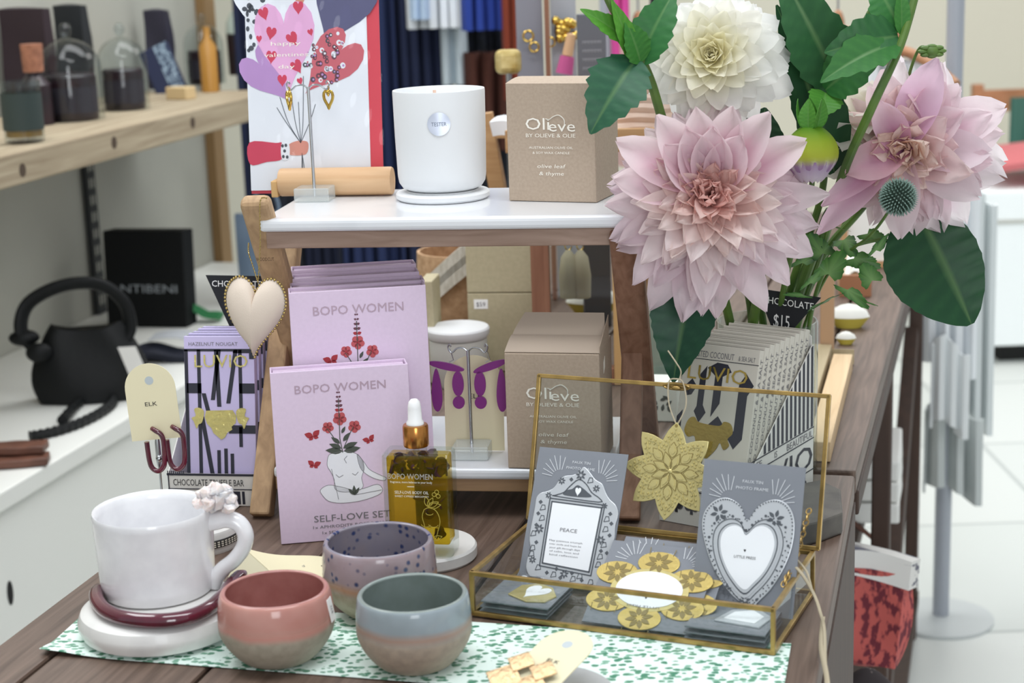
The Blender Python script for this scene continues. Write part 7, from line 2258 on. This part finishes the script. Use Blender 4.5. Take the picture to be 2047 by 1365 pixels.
m_redend = M('reddish_wood_end', 'a06d4c', .7)
b = MB(); b.box(0, 62 * k, 0, .008, 0, 42 * k, m_redend); b.box(0, .006, .008, .16, 0, 42 * k, m_pine); b.box(62 * k - .006, 62 * k, .008, .16, 0, 42 * k, m_pine); b.box(.006, 62 * k - .006, .152, .16, 0, 42 * k, m_pine); b.box(.006, 62 * k - .006, .008, .152, 0, .006, m_pine); b.build('crate', t)
for i, (dx, lab) in enumerate(((.006, 'crumpled white tissue heaped in the wooden crate'),)):
    b = MB(); b.grid(lambda u, v: (.008 + (62 * k - .016) * u, .012 + .135 * v, .010 + 62 * k * (.55 + .25 * math.sin(9 * u + 3) * math.sin(7 * v)) * math.sin(math.pi * (.15 + .7 * u))), 14, 14, M('tissue_white', 'eeeee8', .8), thick=.001)
    o = b.build('tissue_paper'); o.matrix_world = t.matrix_world.copy() if False else Matrix.Translation(p + Vector((-.03, 0, .0005))) @ Matrix.Rotation(-rad(10), 4, 'Z'); tag(o, lab, 'tissue paper')
p = ontable(1772, 532); k = (p - CAMP).length / F_PX
t = thing('picture_frame', 'small pale wooden frame at far end of the table, below the lilac dahlia', 'frame', p + Vector((-.07, 0, .0005)), rad(12), rad(8))
b = MB()
for x0, x1, z0, z1 in ((0, .085, 0, .010), (0, .085, .10, .11), (0, .010, .010, .10), (.075, .085, .010, .10)): b.box(x0, x1, 0, .014, z0, z1, m_oak)
b.build('frame', t); b = MB(); b.box(.010, .075, .006, .008, .010, .10, m_wcard); b.build('mount', t)
# under the far table
zm = .44
p = at(1758, 1046, z=zm); k = (p - CAMP).length / F_PX
for i in range(3):
    t = thing('folded_cloth', ['lowest white folded cloth on the middle shelf of the long table', 'middle white folded cloth on the shelf of the long table', 'topmost white folded cloth on the shelf of the long table'][i], 'cloth', p + Vector((-.12, .02, .0008 + .0335 * i)), rad(14), group='white folded cloths')
    b = MB(); b.grid(lambda u, v: (.15 * u, .18 * v, .032 + .0012 * math.sin(8 * u + 5 * v + i)), 8, 8, M('white_linen', 'e6e6e2', .85), thick=.031); b.build('cloth', t, bevel=.004)
p = at(1735, 1330, z=zm); k = (p - CAMP).length / F_PX
m_redp = M('red_pattern_cloth', 'c4605a', .85, col2='6e2a36', nscale=120, nlo=.48, nhi=.56, stretch=(1, 1, .5))
m_strip = M('striped_white_cloth', 'e2e0dc', .85, col2='6b6a78', nscale=40, nlo=.55, nhi=.6, stretch=(.2, 1, 3))
t = thing('patterned_pouch', 'red patterned fabric pouch with striped white top under the long table', 'pouch', p + Vector((-.05, .02, .0008)), rad(10), rad(10), rad(6))
b = MB(); b.grid(lambda u, v: (.085 * u, .018 * math.sin(math.pi * u) * math.sin(math.pi * (.1 + .8 * v)), .115 * v), 12, 10, m_redp, thick=.03); b.build('pouch', t)
b = MB(); b.grid(lambda u, v: (-.004 + .094 * u, -.004 + .012 * math.sin(math.pi * u), .110 + .035 * v - .012 * u), 12, 5, m_strip, thick=.034); b.build('striped_top', t)
p = at(1728, 1375, z=zm)
b = MB(); b.grid(lambda u, v: (.07 * u, .05 * v, .03 * math.sin(math.pi * u) * math.sin(math.pi * v) + .004), 10, 8, M('dark_print_cloth', '332b2d', .8, col2='8a7d78', nscale=90, nlo=.6, nhi=.63), thick=.003)
o = b.build('dark_cloth'); place(o, p + Vector((-.04, -.04, .001)), rad(10)); tag(o, 'dark printed cloth bundle in front of the red pouch under the table', 'cloth')
p = at(1740, 1142, z=zm)
b = MB(); b.grid(lambda u, v: (-.06 + .085 * u, .03 * v + .02, .10 * (1 - .75 * u) * (1 - .2 * v)), 8, 4, m_tan2, thick=.006)
o = b.build('leather_pouch'); place(o, p + Vector((0, 0.0, .001)), rad(10)); tag(o, 'brown leather pouch between the red pouch and white cloths', 'pouch')

# ================================================================ GARMENT RACKS AND FAR END OF THE SHOP
def garment(px0, px1, py0, py1, Y, mat, label, cat='garment', name='hanging_dress', folds=5, amp=.02, seed=0, flare=0.0):
    a, c = at(px0, py0, Y=Y), at(px1, py0, Y=Y); e = at(px0, py1, Y=Y)
    w_, h_ = c.x - a.x, a.z - e.z
    t0 = a
    b = MB()
    def fn(u, v):
        f = 1 + flare * v
        return (w_ * (.5 + (u - .5) * f), amp * math.sin(folds * 6.283 * u + seed) * (.3 + .7 * v) + .4 * amp * math.sin(17 * u + 2 * v + seed), -h_ * v)
    b.grid(fn, 28, 8, mat, thick=.006)
    o = b.build(name); o.location = t0
    return tag(o, label, cat)
Yr = wallpt(VSH - 2.2, 0, 0).y + .30
zr = 1.56
m_navy2 = M('navy_fabric', '16203f', .85); m_royal = M('royal_blue_fabric', '1f3a8e', .85); m_lace = M('black_lace', '12151c', .9, col2='1d2230', nscale=60); m_white = M('white_cotton', 'e8ecef', .85)
m_brown2 = M('chestnut_fabric', '4a2418', .85); m_rust = M('rust_fabric', '7a3018', .85); m_pblue = M('pale_blue_cotton', 'aec3dc', .85)
xa, xb = at(452, 300, Y=Yr).x, at(1050, 300, Y=Yr).x
t = thing('garment_rack', 'dark steel garment rack behind the balloon card, hung with navy and brown clothes', 'garment rack', Vector((xa, Yr, 0)), 0)
L_ = xb - xa
b = MB(); b.tube([(0, 0, zr), (L_, 0, zr)], .012, m_blackm, 10); b.build('rail', t)
for x in (L_ * .22, L_):
    b = MB(); b.tube([(x, 0, .02), (x, 0, zr)], .012, m_blackm, 10); b.tube([(x, -.22, .014), (x, .22, .014)], .012, m_blackm, 8); b.build('leg', t)
top_y = proj((0, Yr, zr - .02))[1]
G_ = 'clothes on the dark rack'
garment(442, 500, top_y, 560, Yr, m_navy2, 'long navy dress at left end of the dark rack, beside the wooden post', seed=1)
garment(496, 545, top_y, 545, Yr - .03, m_lace, 'long black dress next to the navy one, left of the balloon card', seed=2)
garment(540, 640, top_y, 600, Yr + .02, M('midnight_fabric', '121a33', .85), 'long midnight blue dress directly behind the balloon card', seed=3)
garment(640, 770, top_y, 560, Yr - .02, M('ink_blue_fabric', '1a2850', .85), 'ink blue dress behind the balloon card and T-bar stand', seed=4)
garment(765, 885, top_y, 560, Yr, m_navy2, 'dark navy dress behind the white candle cup', seed=5)
garment(800, 905, top_y, 58, Yr - .10, m_white, 'short white shirt hanging above the candle cup', name='hanging_shirt', seed=2, amp=.03)
garment(806, 838, top_y, 40, Yr - .15, m_pblue, 'pale blue shirt sleeve beside the red card edge', name='hanging_shirt', seed=1, folds=2)
garment(868, 918, top_y, 170, Yr - .06, M('pale_cloth', 'c7d3da', .85), 'narrow pale grey scarf between navy and black clothes', name='hanging_scarf', folds=2, seed=3)
garment(890, 990, top_y, 520, Yr - .01, m_lace, 'black lace dress right of the narrow pale scarf', seed=6)
garment(908, 1000, top_y, 62, Yr - .14, m_royal, 'royal blue top hanging over the black lace dress', name='hanging_blouse', seed=7, folds=4)
garment(930, 1020, 105, 300, Yr - .09, m_brown2, 'chestnut brown blouse low behind the white candle cup', name='hanging_blouse', seed=8, folds=3)
garment(995, 1048, top_y, 200, Yr - .16, m_rust, 'rust coloured dress at right end of the dark rack', seed=9, folds=3)
# second rack behind the flowers, ending in the round-footed pole at the right
gp = at(1880, 1238, z=0)
Y2L = 3.45
def rackY(px): return Y2L + (gp.y - Y2L) * (px - 1215) / (1880 - 1215)
x0 = at(1215, 100, Y=Y2L).x
ryaw = math.atan2(Y2L - gp.y, gp.x - x0)
t = thing('garment_rack', 'grey steel garment rack with round-footed pole behind the bouquet', 'garment rack', Vector((x0, Y2L, 0)), ryaw)
RL = math.hypot(gp.x - x0, gp.y - Y2L)
zr2 = 1.62
m_post = M('grey_post', 'a6abb4', .4)
b = MB(); b.tube([(0, 0, zr2), (RL + .25, 0, zr2)], .011, m_steel, 10); b.build('rail', t)
for x in (0, RL):
    b = MB(); b.tube([(x, 0, .01), (x, 0, zr2)], .0155, m_post, 12); b.build('pole', t)
    b = MB(); b.lathe([(0, 0), (.10, 0), (.10, .006), (.014, .012), (0, .012)], M('stand_foot', 'c3c8c8', .4), 36, Matrix.Translation((x, 0, 0))); b.build('foot', t)
m_hang = wood('hanger_wood', '9a6a48', 'b78560', stretch=(4, 30, 30), nscale=3)
def hung(px, py, wpx, py1, mat, label, seed):
    Y = rackY(px)
    p = at(px, py, Y=Y); k = (p - CAMP).length / F_PX
    h = thing('coat_hanger', 'wooden coat hanger holding the ' + label, 'coat hanger', p, rad(60))
    b = MB(); b.tube(smooth_path([(-.15, 0, -.055), (-.08, 0, -.018), (0, 0, 0), (.08, 0, -.018), (.15, 0, -.055)], 5), .010, m_hang, 10); b.ball((0, 0, .004), (.013, .013, .034), m_hang, 12, 8); b.build('shoulder_bar', h)
    zt2 = zr2 - p.z
    b = MB(); b.tube(smooth_path([(0, 0, .012), (0, 0, zt2 - .02), (.008, 0, zt2 + .004), (0, 0, zt2 + .014)], 5), .002, m_steel, 6); b.build('hook', h)
    garment(px - wpx / 2, px + wpx / 2, py + 22, py1, Y - .01, mat, label + ' hanging on the grey rack behind the bouquet', name='hanging_shirt', seed=seed, amp=.03, folds=3, flare=.15)
hung(1276, 60, 90, 330, M('blush_fabric', 'c9a4a0', .85), 'blush pink shirt', 1)
hung(1675, 60, 120, 330, m_navy2, 'navy shirt', 2)
hung(1792, 100, 120, 330, m_white, 'white shirt', 3)
garment(1222, 1250, -60, 120, rackY(1236) - .03, M('hot_pink_fabric', 'd04a98', .85), 'narrow hot pink ribbon scarf at left end of the grey rack', name='hanging_scarf', folds=2)
garment(1300, 1340, -60, 70, rackY(1320) + .05, M('charcoal_fabric', '23242a', .85), 'charcoal top beside the blush shirt on the grey rack', name='hanging_blouse', folds=2)
# long white clothes at the right end of the rack
def cloth(px0, px1, py0, py1, dy, mat, label, folds, amp, sh=0.0, nm='hanging_dress'):
    Y = gp.y + dy
    a, c, e = at(px0, py0, Y=Y), at(px1, py0, Y=Y), at(px0, py1, Y=Y)
    w_, h_ = c.x - a.x, a.z - e.z
    b = MB(); b.grid(lambda u, v: (w_ * u + sh * v, amp * math.sin(folds * 6.283 * u) * (.4 + .6 * v), -h_ * v + .02 * math.sin(5 * u)), 30, 8, mat, thick=.005)
    o = b.build(nm); o.location = a; tag(o, label, 'garment')
cloth(1846, 1958, 300, 735, -.03, m_white, 'long white dress hanging at right end of the grey rack', 4, .02)
cloth(1862, 1935, 690, 855, -.07, M('white_jersey', 'e3e7e8', .85), 'bright white cloth hem hanging below the long white dress', 3, .015, nm='hanging_cloth')
cloth(1848, 1962, 820, 985, -.02, M('pale_grey_jersey', 'c3c9c8', .85), 'pale grey dress hem lowest at right end of the grey rack', 3, .03, nm='hanging_skirt')
cloth(1915, 1990, 390, 845, .10, M('grey_white_voile', 'dbe1e1', .85), 'sheer grey white dress behind the long white one at right', 3, .03)
h_ = at(1915, 390, Y=gp.y + .10)
# white cabinet with coral cushion bench beyond
Yc = 5.0
a = at(1952, 385, Y=Yc); zt3 = a.z
t = thing('white_cabinet', 'low white cabinet with a line below its top at right of the shop', 'cabinet', Vector((a.x, Yc, 0)), 0)
zbot = at(2000, 692, Y=Yc).z
b = MB(); b.box(0, 1.6, 0, .5, max(.05, zbot), zt3, m_wallw); b.build('body', t, bevel=.004)
zz_ = at(2000, 442, Y=Yc).z
b = MB(); b.box(0, 1.6, -.004, 0, zz_ - .008, zz_ + .004, m_seam); b.build('drawer_line', t)
b = MB(); b.box(.10, 1.5, .06, .48, 0, max(.05, zbot) - .001, M('plinth_black', '1a1a1a', .8)); b.build('plinth', t)
m_coral2 = M('coral_cushion', 'c96f72', .85)
p = at(1960, 385, Y=Yc + .05)
b = MB(); b.grid(lambda u, v: (-.0 + .9 * u, .40 * v, .10 * (math.sin(math.pi * (.12 + .76 * u)) * math.sin(math.pi * (.15 + .7 * v))) ** .4), 20, 10, m_coral2, thick=.02)
o = b.build('cushion'); o.location = (p.x + .05, Yc + .04, zt3 + .021); tag(o, 'coral pink cushion lying on the white cabinet at right', 'cushion')
p = at(1992, 300, Y=Yc + .30)
t = thing('wooden_chair', 'dark wooden upright chair back behind the coral cushion', 'chair', Vector((p.x, Yc + .58, 0)), 0)
zc3 = at(1992, 168, Y=Yc + .58).z
for x in (0, .30):
    b = MB(); b.box(x, x + .035, 0, .035, 0, zc3, m_hang); b.build('leg', t, bevel=.003)
b = MB(); b.box(.035, .30, .005, .03, zc3 - .09, zc3 - .02, m_hang); b.build('top_slat', t)
b = MB(); b.box(.035, .30, .005, .03, zc3 - .30, zc3 - .24, m_hang); b.build('lower_slat', t)
garment(2020, 2060, 195, 330, Yc + .55, M('teal_fabric', '3f6f62', .85), 'teal cloth draped over the wooden chair back', name='draped_cloth', folds=2, amp=.006)
